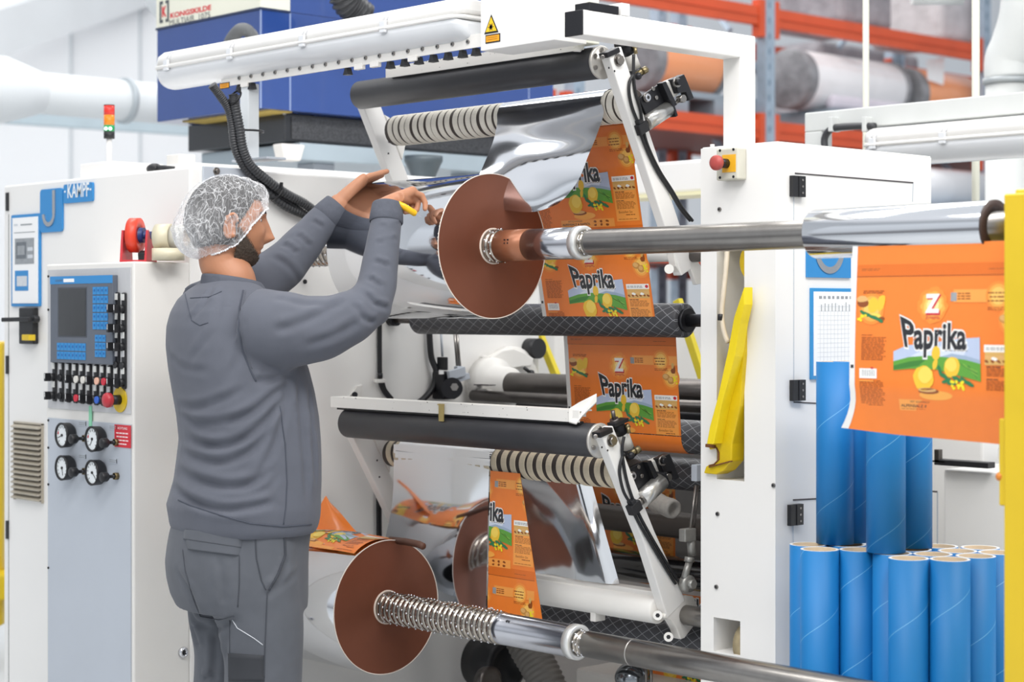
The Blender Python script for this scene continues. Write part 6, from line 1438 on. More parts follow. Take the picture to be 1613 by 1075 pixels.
# --- lower webs
def low(x0, x1, ya, yb, zt, zb): return web(ya, zt, yb, zb, x0, x1)
zt = zsl - .0; 
lx_a = Xat(620, 3.47); lx_b = Xat(771, 3.474)
ctrl = [[P(620, 700, Y=3.475), P(670, 703, Y=3.475), P(720, 707, Y=3.475), P(771, 713, Y=3.475)],
        [P(618, 790, Y=3.50), P(668, 795, Y=3.49), P(720, 800, Y=3.49), P(769, 803, Y=3.50)],
        [P(600, 880, Y=3.54), P(660, 890, Y=3.52), P(715, 900, Y=3.52), P(767, 895, Y=3.54)],
        [P(590, 930, Y=3.58), P(650, 960, Y=3.55), P(705, 985, Y=3.55), P(764, 1003, Y=3.58)]]
rows = surf(ctrl, 20, 30); m = MB(); m.grid(rows, FOIL, True); tag(m.build('silver_film_sheet'), 'wide silver film sheet hanging from the lower grip roller behind the lower brown reel', 'film')
# its continuation over the roller
m = MB(); rows = []
for k in range(16):
    a = math.radians(60 + 130 * k / 15); rows.append([Vector((lerp(lx_a, lx_b, i / 4), 3.52 + math.cos(a) * .0445, zsl + math.sin(a) * .0445)) for i in range(5)])
m.grid(rows, FOIL, True); tag(m.build('silver_film_wrap'), 'silver film running over the lower grip roller under the black roller', 'film')
# orange strip folded over silver
S, N, L = web(3.474, zsl - .02, 3.462, Zat(800, 998, Y=3.462), lx_b + .004, lx_b + .004 + .40)
def a_of(px, py):
    lo, hi = -.2, 1.4
    # find b by row then a by column
    b = L * (py - 752) / (998 - 752)
    for _ in range(30):
        md = (lo + hi) / 2; p = S(md, b); u = (p.x * Rv.x + p.y * Rv.y) / (p.x * Fv.x + p.y * Fv.y)
        if 806.5 + FPX * u < px: lo = md
        else: hi = md
    return lo, b
aT, bT = a_of(820, 757); aB, bB = a_of(857, 985)
# boundary line a = aT + (aB-aT)/(bB-bT) * (b-bT)
kk = (aB - aT) / (bB - bT)
# show the right-hand part of the print: shift so that the print's right edge follows the strip
sh = 1.0 - (aT + kk * L * .5) - .02
S2 = lambda a, b: S(a - sh, b)
planes = [(-1, kk, sh + aT - kk * bT), (1, 0, -sh)]
f = Film(S2, N, planes + [(0, 1, 0), (0, -1, L)], 1.0)
rows = []
for j in range(13):
    b = L * j / 12; r = aT + kk * (b - bT); rows.append([S(r * i / 4, b) for i in range(5)])
film_grid(f.mb, rows, PR['o'], FOIL, N(0, 0))
bz = a_of(820, 797)[1]; dsg = bz - .112
f.design(dsg); f.design(dsg + PER); f.design(dsg - PER)
tag(f.mb.build('printed_film_strip', None, recalc=False), 'narrow tapering orange printed strip beside the wide silver sheet at the lower roller', 'film')
S3, N3, L3 = web(3.50, zsl - .02, 3.61, Zat(900, 912, Y=3.61), lx_b + .01, Xat(921, 3.50))
ctrl = [[S3(a, b) + Vector((0, .004 * math.sin(a * 7) * b * 4, 0)) for a in (0, .2, .4, .6, .8, .93, 1.0)] for b in (0, L3 * .25, L3 * .5, L3 * .75, L3)]
for r in ctrl: r[-1] = r[-1] + Vector((0, .02, 0))
rows = surf(ctrl, 30, 20); m = MB(); m.grid(rows, FOIL, True); tag(m.build('silver_film_sheet'), 'shorter silver film sheet right of the orange strip, ending above the white cross tube', 'film')
# --- webs deep inside
def back_web(x0p, x1p, ytop, ybot, Y, label, start, name='printed_film'):
    S, N, L = web(Y, Zat(1000, ytop, Y=Y), Y + .001, Zat(1000, ybot, Y=Y), Xat(x0p, Y), Xat(x0p, Y) + FW)
    lim = (XRI - .01 - Xat(x0p, Y)) / FW
    f = Film(S, N, [(0, 1, 0), (0, -1, L), (-1, 0, lim)], 1.0); rows = [[S(min(1, lim) * i / 6, L * j / 4) for i in range(7)] for j in range(5)]
    film_grid(f.mb, rows, PR['o'], FOIL, N(0, 0)); f.design(start); tag(f.mb.build(name, None, recalc=False), label, 'film', 'orange printed film webs')
back_web(905, 1100, 752, 872, 4.10, 'orange printed film deep in the machine behind the lower right arm', -.045)
back_web(1003, 1100, 925, 1010, 4.10, 'orange printed film behind the foot plate of the lower arm', -.11)
back_web(985, 1100, 1035, 1100, 4.06, 'orange printed film at the bottom edge under the bare shaft', -.20)
# --- orange scrap lying on the lower reel, with a folded corner
zt_reel = ZL + .189
def on_reel(x, ang, lift=.002):
    a = math.radians(ang); return Vector((x, YS + math.cos(a) * (.189 + lift), ZL + math.sin(a) * (.189 + lift)))
xs0 = XLe - .43; xs1 = XLe - .012
S4 = lambda a, b: on_reel(xs0 + (xs1 - xs0) * a, 60 + math.degrees(b / .191), .003 + .003 * math.sin(a * 9 + b * 30))
N4 = lambda a, b: Vector((0, math.cos(math.radians(60) + b / .191), math.sin(math.radians(60) + b / .191)))
f = Film(S4, N4, [(0, 1, 0), (0, -1, .215)], 1.0)
f.mb.grid([[S4(i / 20, .215 * j / 14) for i in range(21)] for j in range(15)], PR['o'], True)
f.design(-.07)
tag(f.mb.build('printed_film_scrap', None, recalc=False), 'orange printed film piece lying on top of the lower silver reel beside the worker', 'film')
ctrl = [[P(478, 850, Y=3.30), P(510, 786, Y=3.36), P(514, 786, Y=3.37)],
        [P(480, 858, Y=3.29), P(520, 815, Y=3.34), P(534, 806, Y=3.37)],
        [P(486, 866, Y=3.28), P(535, 845, Y=3.33), P(556, 832, Y=3.37)],
        [P(500, 872, Y=3.27), P(555, 862, Y=3.32), P(577, 855, Y=3.36)]]
rows = surf(ctrl, 14, 14); m = MB(); m.grid(rows, PR['o'], True); m.grid([[r[0] * .0 + r[-2] + Vector((0, -.001, 0)), r[-1] + Vector((0, -.001, 0))] for r in rows[:4]], PR['mg'], True)
tag(m.build('folded_film_corner', None, recalc=False), 'raised folded corner of orange film standing up from the lower reel', 'film')
m = MB(); a = P(612, 853, Y=3.40); b = P(664, 861, Y=3.30); m.tube([P(615, 851, Y=3.36), P(640, 854, Y=3.33), P(660, 858, Y=3.31), P(666, 861, Y=3.30)], .010, mat('brown_paper_roll', '#5A3A2C', .6, noise=(20, .85)), 14); tag(m.build('rolled_film_end'), 'rolled dark brown film end sticking out over the top of the lower reel', 'film')
# ================================================================ THE WORKER
from mathutils.bvhtree import BVHTree
SKIN = mat('skin', '#B88060', .5, noise=(14, .9), bump=(220, .15, .0008)); SKIN.node_tree.nodes['Principled BSDF'].inputs['Subsurface Weight'].default_value = .08
SKIN.node_tree.nodes['Principled BSDF'].inputs['Subsurface Radius'].default_value = (.01, .004, .002)
SHIRT = mat('grey_blue_sweatshirt', '#5A5D67', .9, noise=(18, .93), bump=(420, .25, .0008))
PANTS = mat('grey_work_trousers', '#575A61', .85, noise=(22, .92), bump=(500, .2, .0006))
PANTSB = mat('black_trouser_patch', '#34363B', .8, noise=(22, .9)); REFL = mat('pale_piping', '#C9CDD2', .5, noise=(30, .9))
BEARD = mat('brown_grey_beard', '#55493F', .9, noise=(260, .5), bump=(300, .8, .002)); HAIR = mat('dark_hair', '#171211', .7, noise=(120, .6), bump=(200, .8, .002))
for mm_, n_ in ((SHIRT, 'a'), (PANTS, 'b')): mm_.node_tree.nodes['Principled BSDF'].inputs['Sheen Weight'].default_value = .08
TF = Vector((.17, .985, 0)).normalized(); TR = Vector((TF.y, -TF.x, 0))
def remesh(mb, name, vox, sm=6, mats_=None, fac=.5):
    ob = mb.build('tmp', None); r = ob.modifiers.new('r', 'REMESH'); r.mode = 'VOXEL'; r.voxel_size = vox; r.use_smooth_shade = True
    s_ = ob.modifiers.new('s', 'SMOOTH'); s_.factor = fac; s_.iterations = sm
    dg = bpy.context.evaluated_depsgraph_get(); dg.update(); me = bpy.data.meshes.new_from_object(ob.evaluated_get(dg)); loc = ob.location.copy(); bpy.data.objects.remove(ob)
    me.transform(Matrix.Translation(loc)); me.name = name; me.materials.clear()
    for m_ in (mats_ or mb.mats): me.materials.append(m_)
    me.polygons.foreach_set('use_smooth', [True] * len(me.polygons)); me.polygons.foreach_set('material_index', [0] * len(me.polygons))
    return me
def place(me, name, parent):
    o = bpy.data.objects.new(name, me); col.objects.link(o); o.parent = parent; o.location = -parent.location; return o
person = thing('person', P(383, 950, D=4.78).to_2d().to_3d(), 'worker in grey sweatshirt and hair net reaching up to the reel with a yellow cutter', 'person')
def ring(c, a, b, r, f, n=40, e=2.3, zoff=None):
    out = []
    for i in range(n):
        q = 2 * PI * i / n; cx, sx = math.cos(q), math.sin(q); k = 1 / (abs(cx) ** e + abs(sx) ** e) ** (1 / e)
        out.append(c + r * (cx * k * a) + f * (sx * k * b) + (Vector((0, 0, zoff(q))) if zoff else Vector((0, 0, 0))))
    return out
def loft(mb, rings, mm):
    n = len(rings[0]); vs = [v for r in rings for v in r]; fs = [(j * n + i, j * n + (i + 1) % n, (j + 1) * n + (i + 1) % n, (j + 1) * n + i) for j in range(len(rings) - 1) for i in range(n)]
    fs += [tuple(range(n))[::-1], tuple((len(rings) - 1) * n + i for i in range(n))]; mb.add(vs, fs, mm, True)
def limb(mb, pts, rad, mm, n=30, sub=40):
    c = catmull(pts, sub); k = len(pts) - 1; rr = []
    for i in range(sub + 1): t_ = i / sub * k; j = min(int(t_), k - 1); t_ -= j; rr.append(rad[j] + (rad[j + 1] - rad[j]) * (t_ * t_ * (3 - 2 * t_)))
    mb.tube(c, rr, mm, n)
# ---- measured silhouette of the torso: photo row, left, right, depth
DT = 4.78
def torso_ring(py, l, r_, shrink=0.0, ratio=.80, d=DT, e=2.3):
    c = P((l + r_) / 2, py, D=d); hw = (r_ - l) / 2 * d / FPX; a = hw / math.sqrt(.547 ** 2 + (.836 * ratio) ** 2); return ring(c, a - shrink, a * ratio - shrink, TR, TF, 48, e)
TOR = [(836, 272, 494), (826, 268, 499), (812, 266, 502), (796, 263, 503), (780, 268, 503), (755, 275, 504), (725, 279, 504), (692, 283, 503), (655, 279, 500), (615, 272, 493), (580, 266, 484), (545, 262, 470), (515, 263, 456), (492, 269, 444), (472, 280, 430), (457, 296, 417), (447, 312, 405), (441, 322, 398)]
sh = MB(); loft(sh, [torso_ring(*t_) for t_ in TOR], SHIRT)
RA = [P(405, 515, D=4.66), P(450, 520, D=4.63), P(500, 518, D=4.63), P(545, 503, D=4.64), P(577, 482, D=4.66), P(592, 455, D=4.685), P(598, 420, D=4.71), P(603, 385, D=4.735), P(608, 352, D=4.76), P(610, 326, D=4.775)]
RR = [.098, .096, .083, .069, .058, .051, .047, .043, .040, .0385]
limb(sh, RA, RR, SHIRT)
sh.ball(P(585, 484, D=4.665), .052, SHIRT, 20, 12)
LA_ = [P(318, 495, D=4.93), P(352, 478, D=4.98), P(400, 448, D=5.03), P(440, 424, D=5.06), P(470, 393, D=5.09), P(500, 358, D=5.115), P(529, 326, D=5.13)]
LR_ = [.085, .082, .075, .064, .056, .047, .038]
limb(sh, LA_, LR_, SHIRT)
me = remesh(sh, 'sweatshirt', .006, 8)
bvh = BVHTree.FromPolygons([v.co.copy() for v in me.vertices], [list(p.vertices) for p in me.polygons])
CAMP = Vector((0, 0, CAMH))
def hit(bv, px, py):
    d = (P(px, py, D=1.0) - CAMP).normalized(); h = bv.ray_cast(CAMP, d); return (h[0], h[1]) if h[0] is not None else (None, None)
import numpy as np
def fold_mesh(me, bv, folds, noise_amp=.0015, noise_s=9):
    n = len(me.vertices); co = np.empty(n * 3); me.vertices.foreach_get('co', co); co = co.reshape(-1, 3); no = np.empty(n * 3); me.vertices.foreach_get('normal', no); no = no.reshape(-1, 3); dsp = np.zeros(n)
    for pts, amp, w in folds:
        pp = [hit(bv, x, y)[0] for x, y in pts]; pp = [p for p in pp if p is not None]
        if len(pp) < 2: continue
        c = catmull(pp, 220); c = np.array([tuple(p) for p in c]); L = len(c)
        lo = c.min(0) - 4 * w; hi = c.max(0) + 4 * w; idx = np.where(np.all((co > lo) & (co < hi), axis=1))[0]
        if len(idx) == 0: continue
        v = co[idx]; d = np.linalg.norm(v[:, None, :] - c[None], axis=2); k = d.argmin(1); dm = d.min(1); tt = k / (L - 1); fade = np.minimum(1, np.minimum(tt, 1 - tt) * 5 + .12)
        up = v[:, 2] - c[k, 2]; s_ = np.sign(up)
        # valley under a soft ridge
        val = -np.exp(-(dm / w) ** 2) + .75 * np.exp(-((dm - 1.9 * w) / (1.1 * w)) ** 2) * (up > 0) + .25 * np.exp(-((dm - 1.8 * w) / w) ** 2) * (up <= 0)
        wav = 1 + .15 * np.sin(tt * 19 + amp * 4000); dsp[idx] += amp * fade * val * wav
    co2 = co + no * dsp[:, None]
    for i in range(n): 
        pass
    me.vertices.foreach_set('co', co2.ravel()); me.update()
FOLDS = [([(285, 655), (320, 668), (360, 664), (400, 648), (435, 620), (462, 594)], .009, .010), ([(296, 690), (330, 702), (365, 700), (398, 682), (430, 650), (455, 608)], .009, .010),
         ([(288, 712), (322, 726), (356, 728), (392, 712), (424, 682)], .008, .010), ([(282, 742), (322, 760), (365, 768), (402, 760), (432, 738)], .010, .011), ([(274, 768), (303, 790), (345, 803), (390, 800), (430, 792)], .010, .010),
         ([(282, 640), (310, 642), (350, 630), (385, 612)], .005, .010), ([(300, 668), (330, 680), (360, 676)], .004, .008), ([(345, 790), (385, 784), (420, 770), (440, 745)], .004, .010),
         ([(470, 600), (474, 650), (480, 720), (484, 790)], .006, .010), ([(486, 612), (492, 680), (497, 760)], .005, .009), ([(455, 600), (445, 660), (425, 720), (400, 752)], .006, .010),
         ([(338, 448), (322, 478), (300, 505)], .004, .008), ([(350, 455), (345, 490), (330, 530), (300, 570)], .0035, .010), ([(385, 500), (380, 540), (360, 600)], .003, .010),
         ([(548, 470), (510, 492), (465, 512), (430, 522)], .006, .011), ([(570, 505), (530, 528), (480, 545)], .005, .011), ([(430, 470), (470, 478), (520, 482)], .003, .010),
         ([(572, 372), (596, 384), (626, 376)], .0045, .006), ([(568, 396), (590, 412), (612, 420), (630, 418)], .0065, .0065), ([(562, 418), (580, 438), (600, 452), (626, 452)], .007, .0065), ([(556, 440), (572, 460), (590, 478), (612, 486)], .007, .007), ([(578, 350), (600, 358), (630, 352)], .004, .005), ([(546, 448), (556, 478), (574, 502), (592, 508)], .006, .008),
         ([(430, 405), (452, 418), (470, 445)], .005, .009), ([(445, 385), (468, 400), (490, 425)], .006, .008), ([(468, 370), (488, 388), (506, 400)], .006, .007), ([(492, 348), (508, 358), (526, 372)], .005, .006),
         ([(268, 560), (290, 580), (330, 585)], .003, .010), ([(400, 600), (430, 598), (462, 588)], .006, .009)]
fold_mesh(me, bvh, FOLDS)
shirt = place(me, 'sweatshirt', person)
bvh = BVHTree.FromPolygons([v.co.copy() for v in me.vertices], [list(p.vertices) for p in me.polygons])
def seam(bv, pts, r, mm, name, parent, lift=.0005, n=40):
    c = []
    for i in range(len(pts) - 1):
        for k in range(8):
            t_ = k / 8; x = pts[i][0] + (pts[i + 1][0] - pts[i][0]) * t_; y = pts[i][1] + (pts[i + 1][1] - pts[i][1]) * t_; h, nn = hit(bv, x, y)
            if h is not None: c.append(h + nn * lift)
    if len(c) < 3: return
    o = MB().tube(c, r, mm, 8).build(name, parent); return o
DSEAM = mat('seam_grey_blue', '#474B56', .9, noise=(30, .9))
seam(bvh, [(383, 458), (377, 485), (376, 520), (383, 555), (395, 585), (404, 603)], .0022, DSEAM, 'sleeve_seam', shirt)
seam(bvh, [(387, 458), (381, 485), (380, 520), (387, 555), (399, 585)], .0012, SHIRT, 'sleeve_seam', shirt)
seam(bvh, [(441, 640), (449, 700), (452, 760), (450, 800), (446, 830)], .0016, DSEAM, 'side_seam', shirt)
seam(bvh, [(281, 788), (300, 797), (347, 812), (395, 825), (445, 830), (497, 826)], .0018, DSEAM, 'hem_seam', shirt)
seam(bvh, [(291, 460), (297, 486), (302, 505), (315, 513), (330, 508)], .0012, DSEAM, 'back_patch_seam', shirt)
seam(bvh, [(300, 470), (330, 468), (352, 458)], .0012, DSEAM, 'neck_seam', shirt)
# rib collar and cuffs
def ringtube(c, nrm, rx, ry, r, mm, name, parent, ax=None):
    x, y, d = frame_of(nrm)
    if ax is not None: x = (ax - d * ax.dot(d)).normalized(); y = d.cross(x)
    pts = [c + x * math.cos(2 * PI * i / 40) * rx + y * math.sin(2 * PI * i / 40) * ry for i in range(41)]; return MB().tube(pts, r, mm, 10).build(name, parent)
RIB = mat('rib_knit', '#555862', .9, noise=(60, .88), bump=(200, .5, .001))
nb_ = P(366, 443, D=4.785)
m = MB(); rows = []
for k, (dz, rr) in enumerate(((-.022, .088), (-.012, .083), (0, .078), (.006, .0745), (.007, .072), (.0, .071))): rows.append([nb_ + TR * math.cos(q) * rr + TF * (math.sin(q) * rr * 1.02 + dz * -.3) + Vector((0, 0, dz - .012 * math.sin(q))) for q in [2 * PI * i / 48 for i in range(49)]])
m.grid(rows, RIB, True); m.build('collar', shirt)
for A_, B_, r0, r1 in ((RA[-2], RA[-1], .0405, .037), (LA_[-2], LA_[-1], .041, .036)):
    d = (B_ - A_).normalized(); m = MB(); x, y, _ = frame_of(d); B2 = B_
    m.lathe(B2 - d * .045, d, [(0, r0 + .001), (.004, r0 + .0035), (.02, r0 + .0025), (.048, r1 + .003), (.052, r1 + .0015), (.050, r1 - .003), (.03, r1 - .004)], RIB, 36); m.build('cuff', shirt)

# ---- head
HC = P(357, 353, D=4.79); HF = Vector((.36, .933, 0)).normalized()
pitch = math.radians(-2); HF3 = (HF * math.cos(pitch) + Uv * math.sin(pitch)).normalized(); HR = Vector((HF.y, -HF.x, 0)); HU = HR.cross(HF3)
def head_r(n, off=0.0):
    """local surface point for unit direction n (x right, y forward, z up)"""
    x, y, z = n.x * .077, n.y * .101, n.z * .120
    if n.z < -.15:
        t_ = (-n.z - .15) / .85; x *= 1 - .30 * t_ ** 1.4
        if n.y < .1: y *= 1 - .30 * t_; 
        if n.y > 0: y += .010 * t_ * n.y
    if n.y < -.3 and n.z > -.1: y -= .006 * (-n.y)
    if n.y > .2:
        fx = math.exp(-(x / .013) ** 2); nz_ = 0
        if -.050 < z < .034:
            t_ = (.034 - z) / .066; nz_ = .030 * t_ ** 1.25 if t_ < 1 else .030 * max(0, 1 - (t_ - 1) / .27) ** .7
        y += nz_ * fx * 1.0
        y += .012 * math.exp(-((abs(x) - .012) / .008) ** 2 - ((z + .034) / .009) ** 2) * .7
        y += .0065 * math.exp(-((abs(x) - .025) / .022) ** 2 - ((z - .032) / .010) ** 2)
        y -= .010 * math.exp(-((abs(x) - .032) / .015) ** 2 - ((z - .012) / .011) ** 2)
        y += .004 * math.exp(-((abs(x) - .042) / .016) ** 2 - ((z + .020) / .016) ** 2)
        y += .006 * math.exp(-(x / .022) ** 2 - ((z + .057) / .006) ** 2) + .006 * math.exp(-(x / .020) ** 2 - ((z + .070) / .006) ** 2)
        y -= .004 * math.exp(-(x / .025) ** 2 - ((z + .0635) / .003) ** 2)
        y += .008 * math.exp(-(x / .026) ** 2 - ((z + .094) / .016) ** 2)
    p = Vector((x, y, z))
    return p + Vector((n.x, n.y, n.z)) * off
def hw_(p): return HC + HR * p.x + HF3 * p.y + HU * p.z
def sphere_grid(mb, fn, mm, nu=110, nv=90):
    vs = []
    for j in range(nv + 1):
        th = PI * j / nv
        for i in range(nu): q = 2 * PI * i / nu; vs.append(fn(Vector((math.sin(th) * math.cos(q), math.sin(th) * math.sin(q), math.cos(th)))))
    mb.add(vs, [(j * nu + i, (j + 1) * nu + i, (j + 1) * nu + (i + 1) % nu, j * nu + (i + 1) % nu) for j in range(nv) for i in range(nu)], mm, True)
bd = MB(); sphere_grid(bd, lambda n: hw_(head_r(n)), SKIN)
# ears
for s_ in (1, -1):
    c = Vector((s_ * .078, -.004, -.008)); pts = []
    for k in range(15):
        q = math.radians(-110 + 270 * k / 14); pts.append(hw_(c + Vector((s_ * (.006 + .006 * math.sin(q)), -.016 * math.cos(q + .2) - .004, .030 * math.sin(q)))))
    bd.tube(pts, [.0045] * 15, SKIN, 8); bd.obox(hw_(c + Vector((-s_ * .001, -.004, .0))), HR * .005, HF3 * .014, HU * .026, SKIN); bd.ball(hw_(c + Vector((s_ * .003, .003, -.024))), .0070, SKIN, 10, 8)
# neck, chest, arms inside the sleeves
limb(bd, [HC + HF3 * -.015 + Uv * -.045, HC - HF * .014 - Uv * .10, nb_ + Uv * -.0, nb_ - Uv * .06], [.056, .056, .060, .070], SKIN, 36)
loft(bd, [torso_ring(*t_, shrink=.03) for t_ in TOR[1:-2]], SKIN)
limb(bd, RA + [P(611, 318, D=4.78)], [max(.03, r - .02) for r in RR[:5]] + [.036, .033, .030, .027, .026, .026], SKIN, 24)
limb(bd, LA_ + [P(537, 317, D=5.137)], [max(.03, r - .02) for r in LR_[:4]] + [.035, .030, .027, .026], SKIN, 24)
def hand(mb, w, f, n, thumb_side, curls, spread=.04, scale=1.0, thumb=None, plen=.092):
    f = f.normalized(); n = (n - f * n.dot(f)).normalized(); s = n.cross(f) * thumb_side; K = scale
    rings = []
    for t_, a, b in ((-.012, .024, .020), (.0, .026, .020), (.03, .033, .019), (.06, .039, .0165), (.085, .0405, .0145), (plen, .039, .012)):
        rings.append(ring(w + f * t_ * K, a * K, b * K, s, n, 24, 2.6))
    loft(mb, rings, SKIN); tips = []
    for i, (o, L, r) in enumerate(((.0290, .072, .0088), (.0098, .080, .0090), (-.0098, .075, .0086), (-.0280, .060, .0078))):
        base = w + f * (plen - .006 - (.004, 0, .002, .009)[i]) * K + s * o * K; d = (f + s * spread * (1.2, .4, -.4, -1.4)[i]).normalized(); pts = [base - d * .012 * K, base]; ang = 0; p = base
        for j, fr in enumerate((.46, .30, .24)):
            ang += curls[i][j]; dd = (d * math.cos(ang) - n * math.sin(ang)); steps = 3
            for k in range(steps): p = p + dd * (L * K * fr / steps); pts.append(p)
        mb.tube(pts, [r * K * (1.08 - .28 * k / (len(pts) - 1) + (.06 if k in (4, 7) else 0)) for k in range(len(pts))], SKIN, 14); mb.ball(pts[-1], r * K * .80, SKIN, 12, 8); tips.append((pts[-1], dd))
        mb.ball(base + n * .004 * K, r * K * 1.15, SKIN, 12, 8)
    tb = w + f * .028 * K + s * .026 * K - n * .004 * K; td = thumb or (f * .75 + s * .65 - n * .1); td = td.normalized(); t2 = (td * .8 + f * .6).normalized()
    pts = [tb - td * .01, tb + td * .02 * K, tb + td * .042 * K, tb + td * .042 * K + t2 * .03 * K, tb + td * .042 * K + t2 * .052 * K]
    mb.tube(catmull(pts, 12), [r_ * K for r_ in (.015, .0148, .0142, .0134, .0126, .012, .0116, .0114, .0112, .0108, .0102, .0096, .0088)], SKIN, 14); mb.ball(pts[-1], .0088 * K, SKIN, 12, 8); tips.append((pts[-1], t2))
    return tips
# left hand lies flat on the top of the reel
wl_ = P(537, 316, D=5.137); kl = Vector((-4.060, 3.235, 1.772)); fl_ = (kl - wl_).normalized()
tipsL = hand(bd, wl_, fl_, Vector((-.55, -.35, .85)), 1, [(.18, .10, .06), (.22, .10, .06), (.28, .12, .08), (.32, .16, .10)], .03, 1.0, thumb=fl_ * .9 + Vector((.30, .0, -.35)))
# right hand closed round the cutter
wr_ = P(611, 320, D=4.78); fr_d = (P(650, 302, D=4.84) - wr_).normalized()
tipsR = hand(bd, wr_, fr_d, Vector((-.30, -.25, 1.0)), -1, [(.75, .9, .5), (1.15, 1.25, .7), (1.25, 1.3, .8), (1.3, 1.3, .8)], .03, .95, thumb=fr_d * .75 + Vector((-.35, .2, -.35)), plen=.080)
# legs inside the trousers
hipc = P(377, 905, D=DT)
def leg_pts(side, dx=0): 
    h = hipc + TR * .098 * side; return [Vector((h.x, h.y, .93)), Vector((h.x, h.y, .80)), Vector((h.x, h.y, .62)) + TF * .015, Vector((h.x, h.y, .50)) + TF * .025, Vector((h.x, h.y, .30)) + TF * .0, Vector((h.x, h.y, .09)) - TF * .01]
for s_ in (1, -1): limb(bd, leg_pts(s_), [.085, .085, .068, .056, .052, .04], SKIN, 24); h = leg_pts(s_)[-1]; bd.ball(Vector((h.x, h.y, .05)) + TF * .06, .045, SKIN, 16, 10, (1, 2.3, .8))
meb = remesh(bd, 'body', .0026, 3, [SKIN], .4)
body_o = place(meb, 'body', person)
# finger nails
NAIL = mat('finger_nail', '#E0B8A4', .3, noise=(30, .97))
for tip, dd in tipsL[:4] + tipsR[:1]:
    pass
# eyes, brows, hair, beard
for s_ in (1, -1):
    e_ = MB(); c = Vector((s_ * .031, .0715, .012)); e_.ball(hw_(c), .0120, mat('eye_white', '#E9E4DF', .2, noise=(9, .98)), 18, 12); eo = e_.build('eye', person)
    e_ = MB(); e_.lathe(hw_(c + Vector((0, .0105, 0))), HF3, [(0, .006), (.0016, .005), (.0022, .0)], mat('brown_iris', '#4A2E1C', .15, noise=(60, .7)), 16); e_.build('iris', eo)
    m = MB(); c2 = [Vector((s_ * (.014 + .010 * k), .096 - .0015 * k * k * .9, .030 + .003 * math.sin(k * .8))) for k in range(5)]
    m.tube([hw_(p) for p in c2], [.002, .0032, .0034, .003, .0015], HAIR, 8); m.build('eyebrow', person)
def shell(fn_mask, off, mm, name, nu=150, nv=120, parent=None, jit=0):
    m = MB(); vs = []; keep = []
    for j in range(nv + 1):
        th = PI * j / nv
        for i in range(nu):
            q = 2 * PI * i / nu; n = Vector((math.sin(th) * math.cos(q), math.sin(th) * math.sin(q), math.cos(th))); p = head_r(n); keep.append(fn_mask(p)); vs.append(hw_(head_r(n, off + (mnoise.noise(n * 40) * jit if jit else 0))))
    fs = [f for j in range(nv) for i in range(nu) for f in [(j * nu + i, (j + 1) * nu + i, (j + 1) * nu + (i + 1) % nu, j * nu + (i + 1) % nu)] if all(keep[k] for k in f)]
    used = sorted({k for f in fs for k in f}); mp = {k: i for i, k in enumerate(used)}
    m.add([vs[k] for k in used], [[mp[k] for k in f] for f in fs], mm, True); return m.build(name, parent, recalc=False)
def hair_mask(p):
    if p.y > .055: return p.z > .062
    if p.y > .012: return p.z > -.005 + (p.y - .012) * 1.4
    return p.z > -.055 - .25 * max(0, -p.y - .03)
shell(hair_mask, .0045, HAIR, 'hair', parent=person, jit=.002)
def beard_mask(p):
    if p.y < .004: return False
    if abs(p.x) < .019 and -.073 < p.z < -.049: return False
    if p.z > -.046 and abs(p.x) < .045: return False
    return p.z < .004 - max(0, p.y - .012) * 1.05
bo = shell(beard_mask, .0060, BEARD, 'beard', parent=person, jit=.003)
def beard_w(p):
    e = min((p.y - .004) / .016, (.004 - max(0, p.y - .012) * 1.05 - p.z) / .03, 1.0); return max(0.0, e)
wv = []
for v in bo.data.vertices:
    w = v.co + bo.location + person.location - HC; l = Vector((w.dot(HR), w.dot(HF3), w.dot(HU))); wv.append(beard_w(l))
ba = bo.data.attributes.new('stubble', 'FLOAT', 'POINT'); ba.data.foreach_set('value', wv)
nt = BEARD.node_tree; a1 = nt.nodes.new('ShaderNodeAttribute'); a1.attribute_name = 'stubble'; n1 = nt.nodes.new('ShaderNodeTexNoise'); n1.inputs['Scale'].default_value = 420; c1 = nt.nodes.new('ShaderNodeTexCoord'); nt.links.new(c1.outputs['Object'], n1.inputs[0])
q1 = nt.nodes.new('ShaderNodeMath'); q1.operation = 'MULTIPLY_ADD'; nt.links.new(a1.outputs['Fac'], q1.inputs[0]); q1.inputs[1].default_value = 1.0; q1.inputs[2].default_value = -.74
q2 = nt.nodes.new('ShaderNodeMath'); q2.operation = 'ADD'; nt.links.new(q1.outputs[0], q2.inputs[0]); nt.links.new(n1.outputs[0], q2.inputs[1]); q3 = nt.nodes.new('ShaderNodeMapRange'); q3.inputs[1].default_value = .0; q3.inputs[2].default_value = .25; nt.links.new(q2.outputs[0], q3.inputs[0]); nt.links.new(q3.outputs[0], nt.nodes['Principled BSDF'].inputs['Alpha'])
